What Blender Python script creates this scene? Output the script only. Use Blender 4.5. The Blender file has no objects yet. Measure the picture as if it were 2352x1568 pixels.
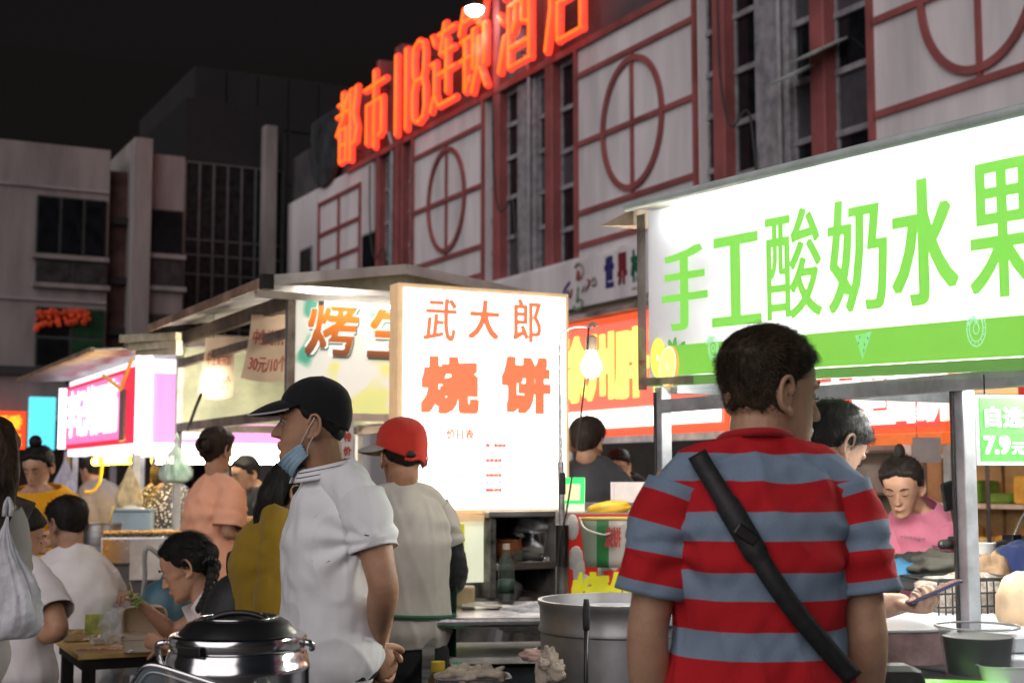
import bpy, math, random
import numpy as np
from mathutils import Vector, Matrix, noise as mnoise
R = math.radians
random.seed(7)
SC = bpy.context.scene
COL = SC.collection
# ------------------------------------------------------------------ camera
W0, H0, F0, CX, CY, HZ = 2352., 1568., 3200., 1176., 784., 1095.
PITCH = math.atan((HZ - CY) / F0)
CAMZ = 1.4
cam = bpy.data.cameras.new('camera'); camo = bpy.data.objects.new('camera', cam); COL.objects.link(camo)
cam.sensor_width = 36.0; cam.lens = 36.0 * F0 / W0
cam.clip_start = 0.05; cam.clip_end = 500
camo.location = (0, 0, CAMZ); camo.rotation_euler = (math.pi / 2 + PITCH, 0, 0)
cam.dof.use_dof = True; cam.dof.focus_distance = 3.7; cam.dof.aperture_fstop = 4.5
SC.camera = camo
# ------------------------------------------------------------------ night sky, faint town glow
TH = R(27.5)
UH = Vector((-math.sin(TH), math.cos(TH), 0)); VH = Vector((math.cos(TH), math.sin(TH), 0))
world = bpy.data.worlds.new('World'); SC.world = world; world.use_nodes = True
nt = world.node_tree; bg = nt.nodes['Background']
sky = nt.nodes.new('ShaderNodeTexSky'); sky.sky_type = 'NISHITA'; sky.sun_disc = False
sky.sun_elevation = R(-3.3); sky.sun_rotation = R(200)
nt.links.new(sky.outputs[0], bg.inputs[0]); bg.inputs[1].default_value = 0.12
sun = bpy.data.lights.new('town_glow', 'SUN'); suno = bpy.data.objects.new('town_glow', sun); COL.objects.link(suno)
sun.energy = 1.05; sun.angle = R(70); sun.color = (1.0, 0.93, 0.93)
sdir = (VH * 0.80 + UH * 0.52 + Vector((0, 0, -0.52))).normalized()
suno.rotation_euler = sdir.to_track_quat('-Z', 'Y').to_euler()
suno.location = (-8, -6, 9)
SC.view_settings.view_transform = 'Standard'; SC.view_settings.look = 'None'
SC.view_settings.exposure = 0.6; SC.view_settings.gamma = 1.0
SC.cycles.use_denoising = True; SC.cycles.max_bounces = 5; SC.cycles.diffuse_bounces = 3; SC.cycles.transparent_max_bounces = 12
SC.cycles.sample_clamp_indirect = 4.0; SC.cycles.caustics_reflective = False; SC.cycles.caustics_refractive = False

# ------------------------------------------------------------------ helpers: where things stand
CP, SP = math.cos(PITCH), math.sin(PITCH)
def at(px, py, d):                      # a point seen at (px,py) of the photograph, d metres ahead
    a = (px - CX) / F0; b = (CY - py) / F0
    y = CP - b * SP; z = SP + b * CP
    return Vector((a * d / y, d, CAMZ + z * d / y))
def ray(px, py):
    a = (px - CX) / F0; b = (CY - py) / F0
    return Vector((a, CP - b * SP, SP + b * CP))
def onv(px, py, V):                     # point on the upright plane v = V, in (v, u, z)
    r = ray(px, py); k = V / r.dot(VH); p = r * k
    return Vector((V, p.dot(UH), CAMZ + p.z))
def onu(px, py, U):
    r = ray(px, py); k = U / r.dot(UH); p = r * k
    return Vector((p.dot(VH), U, CAMZ + p.z))
def uv(v, u, z=0.0): return VH * v + UH * u + Vector((0, 0, z))
def touv(p): return Vector((p.dot(VH), p.dot(UH), p.z))

# ------------------------------------------------------------------ helpers: objects
def tag(o, label=None, cat=None, group=None, kind=None):
    if label: o['label'] = label
    if cat: o['category'] = cat
    if group: o['group'] = group
    if kind: o['kind'] = kind
    return o
def empty(name, loc=(0, 0, 0), rz=0.0, label=None, cat=None, group=None):
    o = bpy.data.objects.new(name, None); COL.objects.link(o)
    o.location = loc; o.rotation_euler = (0, 0, rz); o.empty_display_size = .1
    return tag(o, label, cat, group)
def link(name, me, mat=None, parent=None, smooth=False):
    o = bpy.data.objects.new(name, me); COL.objects.link(o)
    if mat is not None and not me.materials:
        for m_ in (mat if isinstance(mat, (list, tuple)) else [mat]): me.materials.append(m_)
    if parent is not None: o.parent = parent
    if smooth: me.shade_smooth()
    return o
def catmull(P, sub):
    P = np.asarray(P, float)
    if len(P) < 3 or sub <= 1:
        return P if sub <= 1 else np.array([P[0] + (P[-1] - P[0]) * t for t in np.linspace(0, 1, sub + 1)])
    Q = np.vstack([2 * P[0] - P[1], P, 2 * P[-1] - P[-2]]); out = []
    for i in range(1, len(Q) - 2):
        p0, p1, p2, p3 = Q[i - 1], Q[i], Q[i + 1], Q[i + 2]
        for k in range(sub):
            t = k / sub
            out.append(.5 * ((2 * p1) + (-p0 + p2) * t + (2 * p0 - 5 * p1 + 4 * p2 - p3) * t * t + (-p0 + 3 * p1 - 3 * p2 + p3) * t ** 3))
    out.append(P[-1]); return np.array(out)

class MB:
    def __init__(s): s.v = []; s.f = []; s.m = []; s.cm = 0
    def add(s, vs, fs):
        b = len(s.v); s.v += [tuple(map(float, q)) for q in vs]
        s.f += [tuple(b + i for i in q) for q in fs]; s.m += [s.cm] * len(fs); return s
    def box(s, x0, x1, y0, y1, z0, z1, M=None):
        vs = [Vector((x, y, z)) for z in (z0, z1) for y in (y0, y1) for x in (x0, x1)]
        if M is not None: vs = [M @ q for q in vs]
        return s.add(vs, [(0, 2, 3, 1), (4, 5, 7, 6), (0, 1, 5, 4), (2, 6, 7, 3), (0, 4, 6, 2), (1, 3, 7, 5)])
    def bar(s, p, q, w, h=None, up=(0, 0, 1)):          # square bar from p to q
        h = h or w; p = Vector(p); q = Vector(q); t = (q - p).normalized(); up = Vector(up)
        if abs(t.dot(up)) > .98: up = Vector((0, 1, 0)) if abs(t.y) < .9 else Vector((1, 0, 0))
        a = t.cross(up).normalized(); b = a.cross(t)
        vs = [c + a * (i * w / 2) + b * (j * h / 2) for c in (p, q) for (i, j) in ((-1, -1), (1, -1), (1, 1), (-1, 1))]
        return s.add(vs, [(3, 2, 1, 0), (4, 5, 6, 7), (0, 1, 5, 4), (1, 2, 6, 5), (2, 3, 7, 6), (3, 0, 4, 7)])
    def tube(s, pts, r, n=8, sub=1, closed=False):
        P = np.asarray([tuple(q) for q in pts], float); rr = r if hasattr(r, '__len__') else [r] * len(P)
        Q = catmull(np.column_stack([P, rr]), sub) if sub > 1 else np.column_stack([P, rr])
        pts = [Vector(q[:3]) for q in Q]; rad = Q[:, 3]; vs = []; prev = None; N = len(pts)
        for i, p in enumerate(pts):
            t = (pts[(i + 1) % N] - pts[i - 1]) if closed else (pts[min(i + 1, N - 1)] - pts[max(i - 1, 0)])
            t.normalize()
            if prev is None:
                h = Vector((0, 0, 1)) if abs(t.z) < .9 else Vector((1, 0, 0)); a = t.cross(h).normalized()
            else: a = (prev - t * prev.dot(t)).normalized()
            prev = a; b = t.cross(a)
            vs += [p + (a * math.cos(k * 2 * math.pi / n) + b * math.sin(k * 2 * math.pi / n)) * rad[i] for k in range(n)]
        fs = []
        for i in range(N if closed else N - 1):
            j = (i + 1) % N
            for k in range(n): fs.append((i * n + k, i * n + (k + 1) % n, j * n + (k + 1) % n, j * n + k))
        if not closed: fs += [tuple(range(n - 1, -1, -1)), tuple((N - 1) * n + k for k in range(n))]
        return s.add(vs, fs)
    def lathe(s, prof, n=24, c=(0, 0, 0), M=None, sx=1., sy=1.):
        vs = []; c = Vector(c)
        for (r, z) in prof:
            for k in range(n):
                q = Vector((r * sx * math.cos(2 * math.pi * k / n), r * sy * math.sin(2 * math.pi * k / n), z))
                vs.append((M @ q if M is not None else q) + c)
        fs = []
        for i in range(len(prof) - 1):
            for k in range(n): fs.append((i * n + k, i * n + (k + 1) % n, (i + 1) * n + (k + 1) % n, (i + 1) * n + k))
        if prof[0][0] > 1e-5: fs.append(tuple(range(n - 1, -1, -1)))
        if prof[-1][0] > 1e-5: fs.append(tuple((len(prof) - 1) * n + k for k in range(n)))
        return s.add(vs, fs)
    def prism(s, poly, axis, a0, a1):                  # poly of (p,q); axis 'x','y','z' is the extrusion
        n = len(poly)
        def mk(p, q, a): return {'x': (a, p, q), 'y': (p, a, q), 'z': (p, q, a)}[axis]
        return s.add([mk(p, q, a0) for p, q in poly] + [mk(p, q, a1) for p, q in poly],
                     [tuple(range(n - 1, -1, -1)), tuple(range(n, 2 * n))] + [(i, (i + 1) % n, n + (i + 1) % n, n + i) for i in range(n)])
    def ell(s, c, r, n=12, m=8, M=None):
        c = Vector(c); vs = []; fs = []
        for i in range(m + 1):
            ph = math.pi * i / m
            for k in range(n):
                q = Vector((r[0] * math.sin(ph) * math.cos(2 * math.pi * k / n), r[1] * math.sin(ph) * math.sin(2 * math.pi * k / n), -r[2] * math.cos(ph)))
                vs.append((M @ q if M is not None else q) + c)
        for i in range(m):
            for k in range(n): fs.append((i * n + k, i * n + (k + 1) % n, (i + 1) * n + (k + 1) % n, (i + 1) * n + k))
        return s.add(vs, fs)
    def grid(s, fn, nu, nv):
        vs = [fn(i / nu, j / nv) for j in range(nv + 1) for i in range(nu + 1)]
        fs = [(j * (nu + 1) + i, j * (nu + 1) + i + 1, (j + 1) * (nu + 1) + i + 1, (j + 1) * (nu + 1) + i) for j in range(nv) for i in range(nu)]
        return s.add(vs, fs)
    def mesh(s, name='m'):
        me = bpy.data.meshes.new(name); me.from_pydata(s.v, [], s.f); me.polygons.foreach_set('material_index', s.m); me.update(); return me
    def build(s, name, mat, parent=None, smooth=False, bevel=0, solid=0, weld=False):
        me = s.mesh(name)
        o = link(name, me, mat, parent, False)
        if weld or smooth:
            w = o.modifiers.new('w', 'WELD'); w.merge_threshold = 1e-5
        if solid:
            m_ = o.modifiers.new('s', 'SOLIDIFY'); m_.thickness = solid; m_.offset = 0
        if bevel:
            b = o.modifiers.new('b', 'BEVEL'); b.width = bevel; b.segments = 2; b.limit_method = 'ANGLE'; b.angle_limit = R(40)
        if smooth:
            me.shade_smooth()
            if smooth == 2 or bevel: me.set_sharp_from_angle(angle=R(42))
        return o
def B(name, mat, parent, *a, bevel=0, **k):
    return MB().box(*a, **k).build(name, mat, parent, bevel=bevel)

# ------------------------------------------------------------------ helpers: materials
MATS = {}
def mat(name, col, rough=.6, metal=0., var=.12, vs=6., bump=0., bs=60., emit=0., ecol=None, spec=.5, trans=0., alpha=1., stretch=None, sss=0., col2=None, sheen=0., transl=0.):
    if name in MATS: return MATS[name]
    m = bpy.data.materials.new(name); m.use_nodes = True; MATS[name] = m
    t = m.node_tree; L = t.links; p = t.nodes['Principled BSDF']
    tc = t.nodes.new('ShaderNodeTexCoord'); src = tc.outputs['Object']
    if stretch:
        mp = t.nodes.new('ShaderNodeMapping'); mp.inputs['Scale'].default_value = stretch; L.new(src, mp.inputs[0]); src = mp.outputs[0]
    nz = t.nodes.new('ShaderNodeTexNoise'); nz.inputs['Scale'].default_value = vs; nz.inputs['Detail'].default_value = 5; nz.inputs['Roughness'].default_value = .6
    L.new(src, nz.inputs[0])
    mx = t.nodes.new('ShaderNodeMix'); mx.data_type = 'RGBA'
    c2 = col2 or tuple(max(0, c * (1 - 2.2 * var)) for c in col[:3]); c1 = tuple(min(1, c * (1 + var)) for c in col[:3])
    mx.inputs[6].default_value = (*c2, 1); mx.inputs[7].default_value = (*c1, 1)
    rp = t.nodes.new('ShaderNodeMapRange'); rp.inputs[1].default_value = .3; rp.inputs[2].default_value = .62
    L.new(nz.outputs[0], rp.inputs[0]); L.new(rp.outputs[0], mx.inputs[0])
    L.new(mx.outputs[2], p.inputs['Base Color'])
    p.inputs['Roughness'].default_value = rough; p.inputs['Metallic'].default_value = metal
    p.inputs['Specular IOR Level'].default_value = spec
    if sss:
        p.inputs['Subsurface Weight'].default_value = sss; p.inputs['Subsurface Radius'].default_value = (.012, .005, .003); p.inputs['Subsurface Scale'].default_value = 1.0
    if sheen: p.inputs['Sheen Weight'].default_value = sheen
    if trans: p.inputs['Transmission Weight'].default_value = trans; p.inputs['IOR'].default_value = 1.1
    if alpha < 1: p.inputs['Alpha'].default_value = alpha
    if emit:
        p.inputs['Emission Strength'].default_value = emit; p.inputs['Emission Color'].default_value = (*(ecol or col)[:3], 1)
    if metal or rough < .5:
        r2 = t.nodes.new('ShaderNodeMapRange'); r2.inputs[3].default_value = max(.02, rough * .7); r2.inputs[4].default_value = min(1, rough * 1.4)
        L.new(nz.outputs[0], r2.inputs[0]); L.new(r2.outputs[0], p.inputs['Roughness'])
    if bump:
        n2 = t.nodes.new('ShaderNodeTexNoise'); n2.inputs['Scale'].default_value = bs; n2.inputs['Detail'].default_value = 3
        L.new(src, n2.inputs[0]); b = t.nodes.new('ShaderNodeBump'); b.inputs['Strength'].default_value = bump; b.inputs['Distance'].default_value = .01
        L.new(n2.outputs[0], b.inputs['Height']); L.new(b.outputs[0], p.inputs['Normal'])
    if transl:
        tr = t.nodes.new('ShaderNodeBsdfTranslucent'); L.new(mx.outputs[2], tr.inputs[0])
        ms = t.nodes.new('ShaderNodeMixShader'); ms.inputs[0].default_value = transl
        L.new(p.outputs[0], ms.inputs[1]); L.new(tr.outputs[0], ms.inputs[2]); L.new(ms.outputs[0], t.nodes['Material Output'].inputs[0])
    return m
QUIET = ('neon_core', 'list', 'letter', 'fruit', 'print', 'box_orange', 'box_faint', 'sign_yellow', 'sign_white_2', 'price_white', 'leaf', 'melon', 'brush', 'dull')
def glow(name, col, s):
    m = mat(name, tuple(c * .6 for c in col), .5, emit=s, ecol=col, var=.03)
    if name.startswith(QUIET): m.cycles.emission_sampling = 'NONE'
    return m

white_paint = mat('white_paint', (.70, .66, .68), .75, var=.11, vs=1.6, bump=.15, bs=30, stretch=(1, 1, .16))
wall_grey = mat('wall_grey', (.34, .32, .33), .85, var=.16, vs=.8, bump=.2, bs=25)
red_paint = mat('red_paint', (.30, .085, .085), .6, var=.15, vs=1.5, bump=.1, bs=30)
dark_parapet = mat('dark_parapet', (.075, .07, .078), .7, var=.25, vs=.7)
dark_glass = mat('dark_glass', (.008, .009, .012), .12, var=.3, spec=.5)
window_bar = mat('window_bar', (.27, .26, .28), .6, var=.2)
steel = mat('steel', (.62, .62, .63), .24, 1.0, var=.12, vs=9, bump=.04, bs=40)
brushed = mat('brushed', (.55, .55, .56), .34, 1.0, var=.2, vs=5, stretch=(1, 1, 8), bump=.05, bs=50)
galv = mat('galv', (.38, .38, .39), .42, .8, var=.13, vs=5, bump=.06, bs=30)
chrome = mat('chrome', (.74, .74, .76), .14, 1.0, var=.05)
black_plastic = mat('black_plastic', (.012, .012, .013), .32, var=.2)
black_rubber = mat('black_rubber', (.02, .02, .021), .7, var=.2)
alu = mat('alu', (.50, .51, .53), .42, .5, var=.2, vs=8)
post_alu = mat('post_alu', (.52, .54, .57), .4, .35, var=.2, vs=7)
dirty_steel = mat('dirty_steel', (.20, .19, .185), .55, .6, var=.45, vs=6, bump=.1, bs=40)
clear = mat('clear_plastic', (.85, .87, .88), .18, var=.05, alpha=.28)
film = mat('bag_film', (.72, .75, .77), .25, var=.10, vs=14, alpha=.55, bump=.4, bs=35)
bagwhite = mat('bag_white', (.74, .75, .80), .22, var=.15, vs=18, alpha=.72, bump=.6, bs=45)
cable = mat('cable', (.03, .028, .027), .6)
# ------------------------------------------------------------------ lettering
TCACHE = {}
def glyph_mesh(s):
    if s in TCACHE: return TCACHE[s]
    c = bpy.data.curves.new('t', 'FONT'); c.body = s; c.size = 1; c.resolution_u = 3; c.fill_mode = 'FRONT'
    o = bpy.data.objects.new('t', c); COL.objects.link(o)
    dg = bpy.context.evaluated_depsgraph_get()
    me = bpy.data.meshes.new_from_object(o.evaluated_get(dg)); bpy.data.objects.remove(o); bpy.data.curves.remove(c)
    v = np.array([q.co[:] for q in me.vertices]).reshape(-1, 3); f = [tuple(p.vertices) for p in me.polygons]
    bpy.data.meshes.remove(me); TCACHE[s] = (v, f); return v, f
def lettering(parent, s, m, o, right, up, w, h, bold=.0, boldy=None, name='lettering', shear=0., spacing=None, warp=None):
    right = Vector(right).normalized(); up = Vector(up).normalized(); n = right.cross(up); o = Vector(o)
    v, f = glyph_mesh(s); mn = v.min(0); mx = v.max(0); boldy = bold if boldy is None else boldy
    ex, ey = bold * h, boldy * h
    x = (v[:, 0] - mn[0]) / (mx[0] - mn[0]) * (w - 2 * ex) + ex; y = (v[:, 1] - mn[1]) / (mx[1] - mn[1]) * (h - 2 * ey) + ey
    x = x + shear * y
    if warp: x, y = warp(x, y)
    b = MB(); k = 0
    offs = [(0, 0)] if bold == 0 and boldy == 0 else [(ex * i, ey * j) for i in (-1, -.33, .33, 1) for j in ((-1, 0, 1) if ey > 0 else (0,))]
    for (dx, dy) in offs:
        b.add([o + right * (a + dx) + up * (c + dy) + n * (.0003 * k) for a, c in zip(x, y)], f); k += 1
    return b.build(name, m, parent)
STROKES = {
 '都': [[(1, 8.5), (5, 8.5)], [(3, 9.9), (3, 7)], [(.3, 7), (5.6, 7)], [(5.3, 9.3), (3.4, 6.6), (.3, 4.4)], [(1.9, 4.9), (4.7, 4.9), (4.7, .4), (1.9, .4), (1.9, 4.9)], [(1.9, 2.7), (4.7, 2.7)], [(6.6, 0), (6.6, 9.6), (9.3, 9.6), (8, 6.2), (9.4, 4), (8.8, 2.3), (7.6, 2.2)]],
 '市': [[(5, 10), (5, 8.2)], [(.5, 8.2), (9.5, 8.2)], [(1.8, .9), (1.8, 6), (8.2, 6), (8.2, 1.6), (7.1, 1.2)], [(5, 8.2), (5, 0)]],
 '1': [[(5, 10), (5, 0)]],
 '8': [[(2, 9.4), (5, 10), (8, 9.4), (8.6, 8), (8.2, 6), (7.4, 5.2), (8.6, 4), (8.8, 1.6), (8, .5), (5, 0), (2, .5), (1.2, 1.6), (1.4, 4), (2.6, 5.2), (1.8, 6), (1.4, 8), (2, 9.4)], [(2.6, 5.2), (7.4, 5.2)]],
 '连': [[(3.6, 9), (9.6, 9)], [(6, 10), (4.3, 6.6), (9.2, 6.6)], [(6.7, 7.9), (6.7, 1.8)], [(3.6, 4.3), (9.7, 4.3)], [(1, 9.3), (2, 8.1)], [(.4, 6), (2.1, 6), (2.1, 2.2), (.5, .4)], [(2.1, 2.2), (3.6, .6), (9.9, .6)]],
 '锁': [[(2, 10), (.3, 7.3)], [(1.4, 8.5), (4, 8.5)], [(.8, 6.4), (4, 6.4)], [(.4, 4.2), (4, 4.2)], [(2.3, 6.4), (2.3, .5), (4, 1.9)], [(7, 10), (7, 7.4)], [(5.1, 9.6), (5.8, 8)], [(9.1, 9.6), (8.4, 8)], [(5.2, 2.6), (5.2, 7), (9.1, 7), (9.1, 2.6)], [(7.1, 5.8), (7, 3), (4.8, 0)], [(7.6, 2.3), (9.6, 0)]],
 '酒': [[(.5, 9.5), (1.8, 8.2)], [(.1, 6.7), (1.4, 5.6)], [(.2, .5), (1.9, 4)], [(2.8, 9.3), (9.9, 9.3)], [(3.2, 7), (9.5, 7), (9.5, .4), (3.2, .4), (3.2, 7)], [(5.3, 9.3), (5.3, 5), (4.3, 4)], [(7.3, 9.3), (7.3, 4.7), (9.2, 4.2)], [(3.2, 2.4), (9.5, 2.4)]],
 '店': [[(5, 10), (5, 8.9)], [(9.6, 8.8), (1.4, 8.8), (1.4, 4), (.1, 0)], [(5.5, 7.9), (5.5, 4.2)], [(5.5, 6.2), (8.9, 6.2)], [(3.2, 4.2), (8.9, 4.2), (8.9, .4), (3.2, .4), (3.2, 4.2)]],
}
# ------------------------------------------------------------------ ground
gm = bpy.data.materials.new('paving'); gm.use_nodes = True; t = gm.node_tree; p = t.nodes['Principled BSDF']
tc = t.nodes.new('ShaderNodeTexCoord'); nz = t.nodes.new('ShaderNodeTexNoise'); nz.inputs['Scale'].default_value = 1.3; nz.inputs['Detail'].default_value = 8
cr = t.nodes.new('ShaderNodeValToRGB'); cr.color_ramp.elements[0].position = .3; cr.color_ramp.elements[0].color = (.025, .024, .023, 1)
cr.color_ramp.elements[1].position = .7; cr.color_ramp.elements[1].color = (.085, .08, .075, 1)
t.links.new(tc.outputs['Object'], nz.inputs[0]); t.links.new(nz.outputs[0], cr.inputs[0]); t.links.new(cr.outputs[0], p.inputs[0]); p.inputs['Roughness'].default_value = .55
g = MB().box(-150, 150, -40, 260, -.4, -.02).build('ground', gm); tag(g, kind='structure')
# paving stones near the stalls, each laid with an open joint
stone_mats = [mat('stone_%s' % k, c, .6, var=.3, vs=5, bump=.2, bs=30) for k, c in (('grey', (.13, .125, .12)), ('dark', (.09, .088, .085)), ('brown', (.15, .125, .105)))]
me_s = [MB().box(-.292, .292, -.292, .292, -.04, .0).mesh('paving_stone') for _ in range(3)]
for me_, m_ in zip(me_s, stone_mats): me_.materials.append(m_)
for i in range(-5, 7):
    for j in range(5, 19):
        v_, u_ = i * .6, j * .6
        pt = uv(v_, u_)
        if pt.y < 2.2 or abs(pt.x) > pt.y * .42 + .5 or pt.y > 11: continue
        o = bpy.data.objects.new('paving_stone', random.choice(me_s)); COL.objects.link(o); o.parent = g
        o.location = (pt.x, pt.y, random.uniform(-.004, .004)); o.rotation_euler = (random.uniform(-.004, .004), random.uniform(-.004, .004), TH)

# ------------------------------------------------------------------ hotel
D = 11.5
fu = lambda px: onv(px, HZ - 200, D).y
hotel = empty('hotel_building', (0, 0, 0), TH, 'grey-white hotel block with red pillars, red trim circles and narrow dark windows', 'building')
P1 = (fu(1115), fu(945)); P2 = (fu(1615), fu(1325)); P3 = (fu(2015) - 3.55, fu(2015))
P0 = (fu(905) + 1.3, 34.9)
core = B('core_wall', wall_grey, hotel, 12.3, 22, 3.0, 34.85, 0, 10.3)
B('parapet', dark_parapet, hotel, 11.62, 12.3, 3.0, 33.3, 8.62, 10.35)
B('parapet', dark_parapet, hotel, 11.62, 12.3, 33.3, 34.9, 8.62, 9.8)
B('coping', red_paint, hotel, 11.44, 12.3, 3.0, 30.4, 8.50, 8.62)
B('white_wall', white_paint, hotel, 11.5, 12.3, P0[0] + .02, 34.88, 0, 8.55)
ZL = (8.05, 6.89, 5.73, 5.18)
for (a, b_) in (P1, P2, P3):
    pn = B('panel_wall', white_paint, hotel, 11.5, 12.3, a, b_, 4.3, 8.5)
    for u_ in (a + .06, b_ - .06): B('trim', red_paint, pn, 11.44, 11.498, u_ - .04, u_ + .04, 4.95, 8.5)
    for z in ZL: B('trim', red_paint, pn, 11.452, 11.498, a + .12, b_ - .12, z - .042, z + .042)
    uc = (a + b_) / 2
    B('trim', red_paint, pn, 11.457, 11.498, uc - .035, uc + .035, ZL[2] + .05, ZL[0] - .05)
    ring = MB()
    ring.grid(lambda s, q: (11.462 if q in (0., 1.) or True else 0, uc + (.85 - .0 + (q - .5) * .095) * math.cos(2 * math.pi * s), ZL[1] + (1.02 + (q - .5) * .095) * math.sin(2 * math.pi * s)), 56, 1)
    r_ = ring.build('ring', red_paint, pn); sm = r_.modifiers.new('s', 'SOLIDIFY'); sm.thickness = .04; sm.offset = 0
def window_strip(u0, u1, opens=()):
    w = B('window', window_bar, hotel, 11.70, 11.74, u0, u1, 4.9, 8.48)
    zs = [4.95]
    while zs[-1] < 8.2: zs.append(zs[-1] + random.choice((.62, .74, .80)))
    zs[-1] = 8.45
    for z0, z1 in zip(zs[:-1], zs[1:]):
        gl = dark_glass if random.random() < .8 else mat('blind_glass', (.06, .06, .07), .3)
        B('pane', gl, w, 11.665, 11.698, u0 + .035, u1 - .035, z0 + .05, z1 - .03)
        B('transom', window_bar, w, 11.61, 11.664, u0 + .004, u1 - .004, z1 - .03, z1 + .05)
    for u_ in (u0 + .02, u1 - .02): B('jamb', window_bar, w, 11.63, 11.663, u_ - .018, u_ + .018, 4.92, 8.44)
    return w
def bay(u0, u1):                       # u0 near, u1 far
    segs = [('w', .30), ('P', .22), ('w', .45), ('C', .56), ('w', .42), ('P', .22), ('w', .60)]
    tot = sum(s_ for _, s_ in segs); k = (u1 - u0) / tot; u_ = u1
    B('bay_wall', wall_grey, hotel, 12.07, 12.3, u0, u1, 4.3, 8.5)
    B('lintel', wall_grey, hotel, 11.62, 12.07, u0, u1, 8.485, 8.62 - .002)
    for kind, s_ in segs:
        a, b_ = u_ - s_ * k, u_
        if kind == 'w': window_strip(a + .01, b_ - .01)
        if kind == 'P': B('pillar', red_paint, hotel, 11.45, 12.06, a, b_, 4.85, 10.72, bevel=.02)
        if kind == 'C':
            B('column', window_bar, hotel, 11.54, 12.06, a, b_, 4.6, 8.48, bevel=.02)
            MB().tube([(11.49, a + .12, 4.6), (11.49, a + .12, 8.6), (11.40, a + .12, 8.9)], .035, 8).build('drain_pipe', mat('pipe_grey', (.42, .42, .44), .5), hotel, smooth=True)
            MB().tube([(11.50, b_ - .1, 4.7), (11.48, b_ - .05, 5.8), (11.5, b_ + .12, 6.4), (11.35, b_ + .3, 6.2), (11.3, b_ + .45, 6.9), (11.30, b_ + .5, 8.3)], .018, 6, sub=5).build('wire', cable, hotel, smooth=True)
        u_ = a
bay(P2[1], P1[0]); bay(P3[1], P2[0]); bay(P1[1], P0[0])
# top-hung casements left open in the near bay
pale = mat('casement_glass', (.62, .74, .66), .25, var=.1)
for px, py in ((1885, 190), (1935, 140)):
    c = onv(px, py, 11.75)
    f = MB()
    MM = Matrix.Translation((11.62, c.y, c.z + .22)) @ Matrix.Rotation(R(-62), 4, 'Y').inverted()
    cas = MB().box(-.012, .012, -.25, .25, -.62, 0, M=MM).build('casement', mat('casement_frame', (.30, .33, .31), .5), hotel)
    MB().box(-.015, .015, -.21, .21, -.58, -.04, M=MM).build('pane', pale, cas)
# left end of the hotel: red line grid, small windows
gA, gB = fu(825), fu(730)
for z in (8.10, 7.32, 6.62, 5.90): B('trim', red_paint, hotel, 11.45, 11.498, gA, gB, z - .04, z + .04)
for u_ in (gA, (gA + gB) / 2, gB): B('trim', red_paint, hotel, 11.44, 11.497, u_ - .03, u_ + .03, 5.2, 8.14)
for (x0, x1, y0, y1) in ((835, 868, 540, 620), (692, 718, 575, 635)):
    a = onv(x1, y1, D); b_ = onv(x0, y0, D)
    w = B('window', window_bar, hotel, 11.46, 11.498, a.y, b_.y, a.z, b_.z); B('pane', dark_glass, w, 11.44, 11.459, a.y + .06, b_.y - .06, a.z + .06, b_.z - .06)
B('pillar', red_paint, hotel, 11.45, 12.06, fu(922), fu(906), 4.85, 10.72)
# fascia over the shops with the village sign, beige soffit under it
fas = B('fascia', white_paint, hotel, 11.25, 11.5, 3.0, 34.8, 4.12, 4.88)
B('ledge', white_paint, hotel, 11.3, 12.3, 3.0, 34.8, 4.885, 4.945)
beige = mat('beige_soffit', (.40, .33, .24), .8, var=.12, vs=1.2)
B('soffit', beige, hotel, 11.4, 12.3, 3.0, 34.8, 3.2, 4.11)
B('shop_wall', mat('shop_dark', (.05, .045, .04), .7), hotel, 11.9, 12.29, 3.0, 34.8, 0, 3.19)
uw = onv(1388, 600, 11.25).y
for k, (ch, c) in enumerate(zip('世界村', ((.035, .03, .16), (.20, .02, .03), (.01, .12, .075)))):
    lettering(hotel, ch, mat('letter_%d' % k, c, .5), (11.245, uw - k * .385, 4.32), (0, -1, 0), (0, 0, 1), .30, .50, bold=.05, name='lettering')
lettering(hotel, '一周', mat('letter_1', (.2, .02, .03)), (11.245, uw - .80, 4.16), (0, -1, 0), (0, 0, 1), .30, .12, bold=.03)
lettering(hotel, '风味', mat('letter_1', (.2, .02, .03)), (11.245, uw - 1.35, 4.16), (0, -1, 0), (0, 0, 1), .42, .14, bold=.03)
ul = onv(1330, 620, 11.25).y
lg = [(mat('logo_green', (.14, .22, .15), .6), [[(-.05, .02), (-.02, .18), (.0, .32)], [(-.02, .1), (.12, .02), (.05, -.12), (-.12, -.1), (-.15, -.02)]]),
      (mat('logo_blue', (.08, .08, .25), .6), [[(-.5, .1), (-.44, .32), (-.28, .45)], [(-.35, .14), (-.33, .3)]]),
      (mat('logo_red', (.30, .05, .05), .6), [[(-.04, .47), (.0, .62), (.04, .47), (-.04, .47)], [(.28, .24), (.36, .36), (.30, .40)], [(-.26, .14), (-.2, .3)]]),
      (mat('logo_pale', (.3, .26, .25), .6), [[(.1, .46), (.16, .60), (.1, .72), (-.02, .76), (-.1, .7)], [(.44, .28), (.56, .3), (.5, .42), (.44, .36)], [(.12, .2), (.2, .3), (.24, .2)]])]
for m_, ss in lg:
    b = MB()
    for s_ in ss: b.tube([(11.236, ul - x, 4.18 + z * .85) for x, z in s_], .022, 6, sub=4)
    b.build('logo', m_, hotel, smooth=True)

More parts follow.
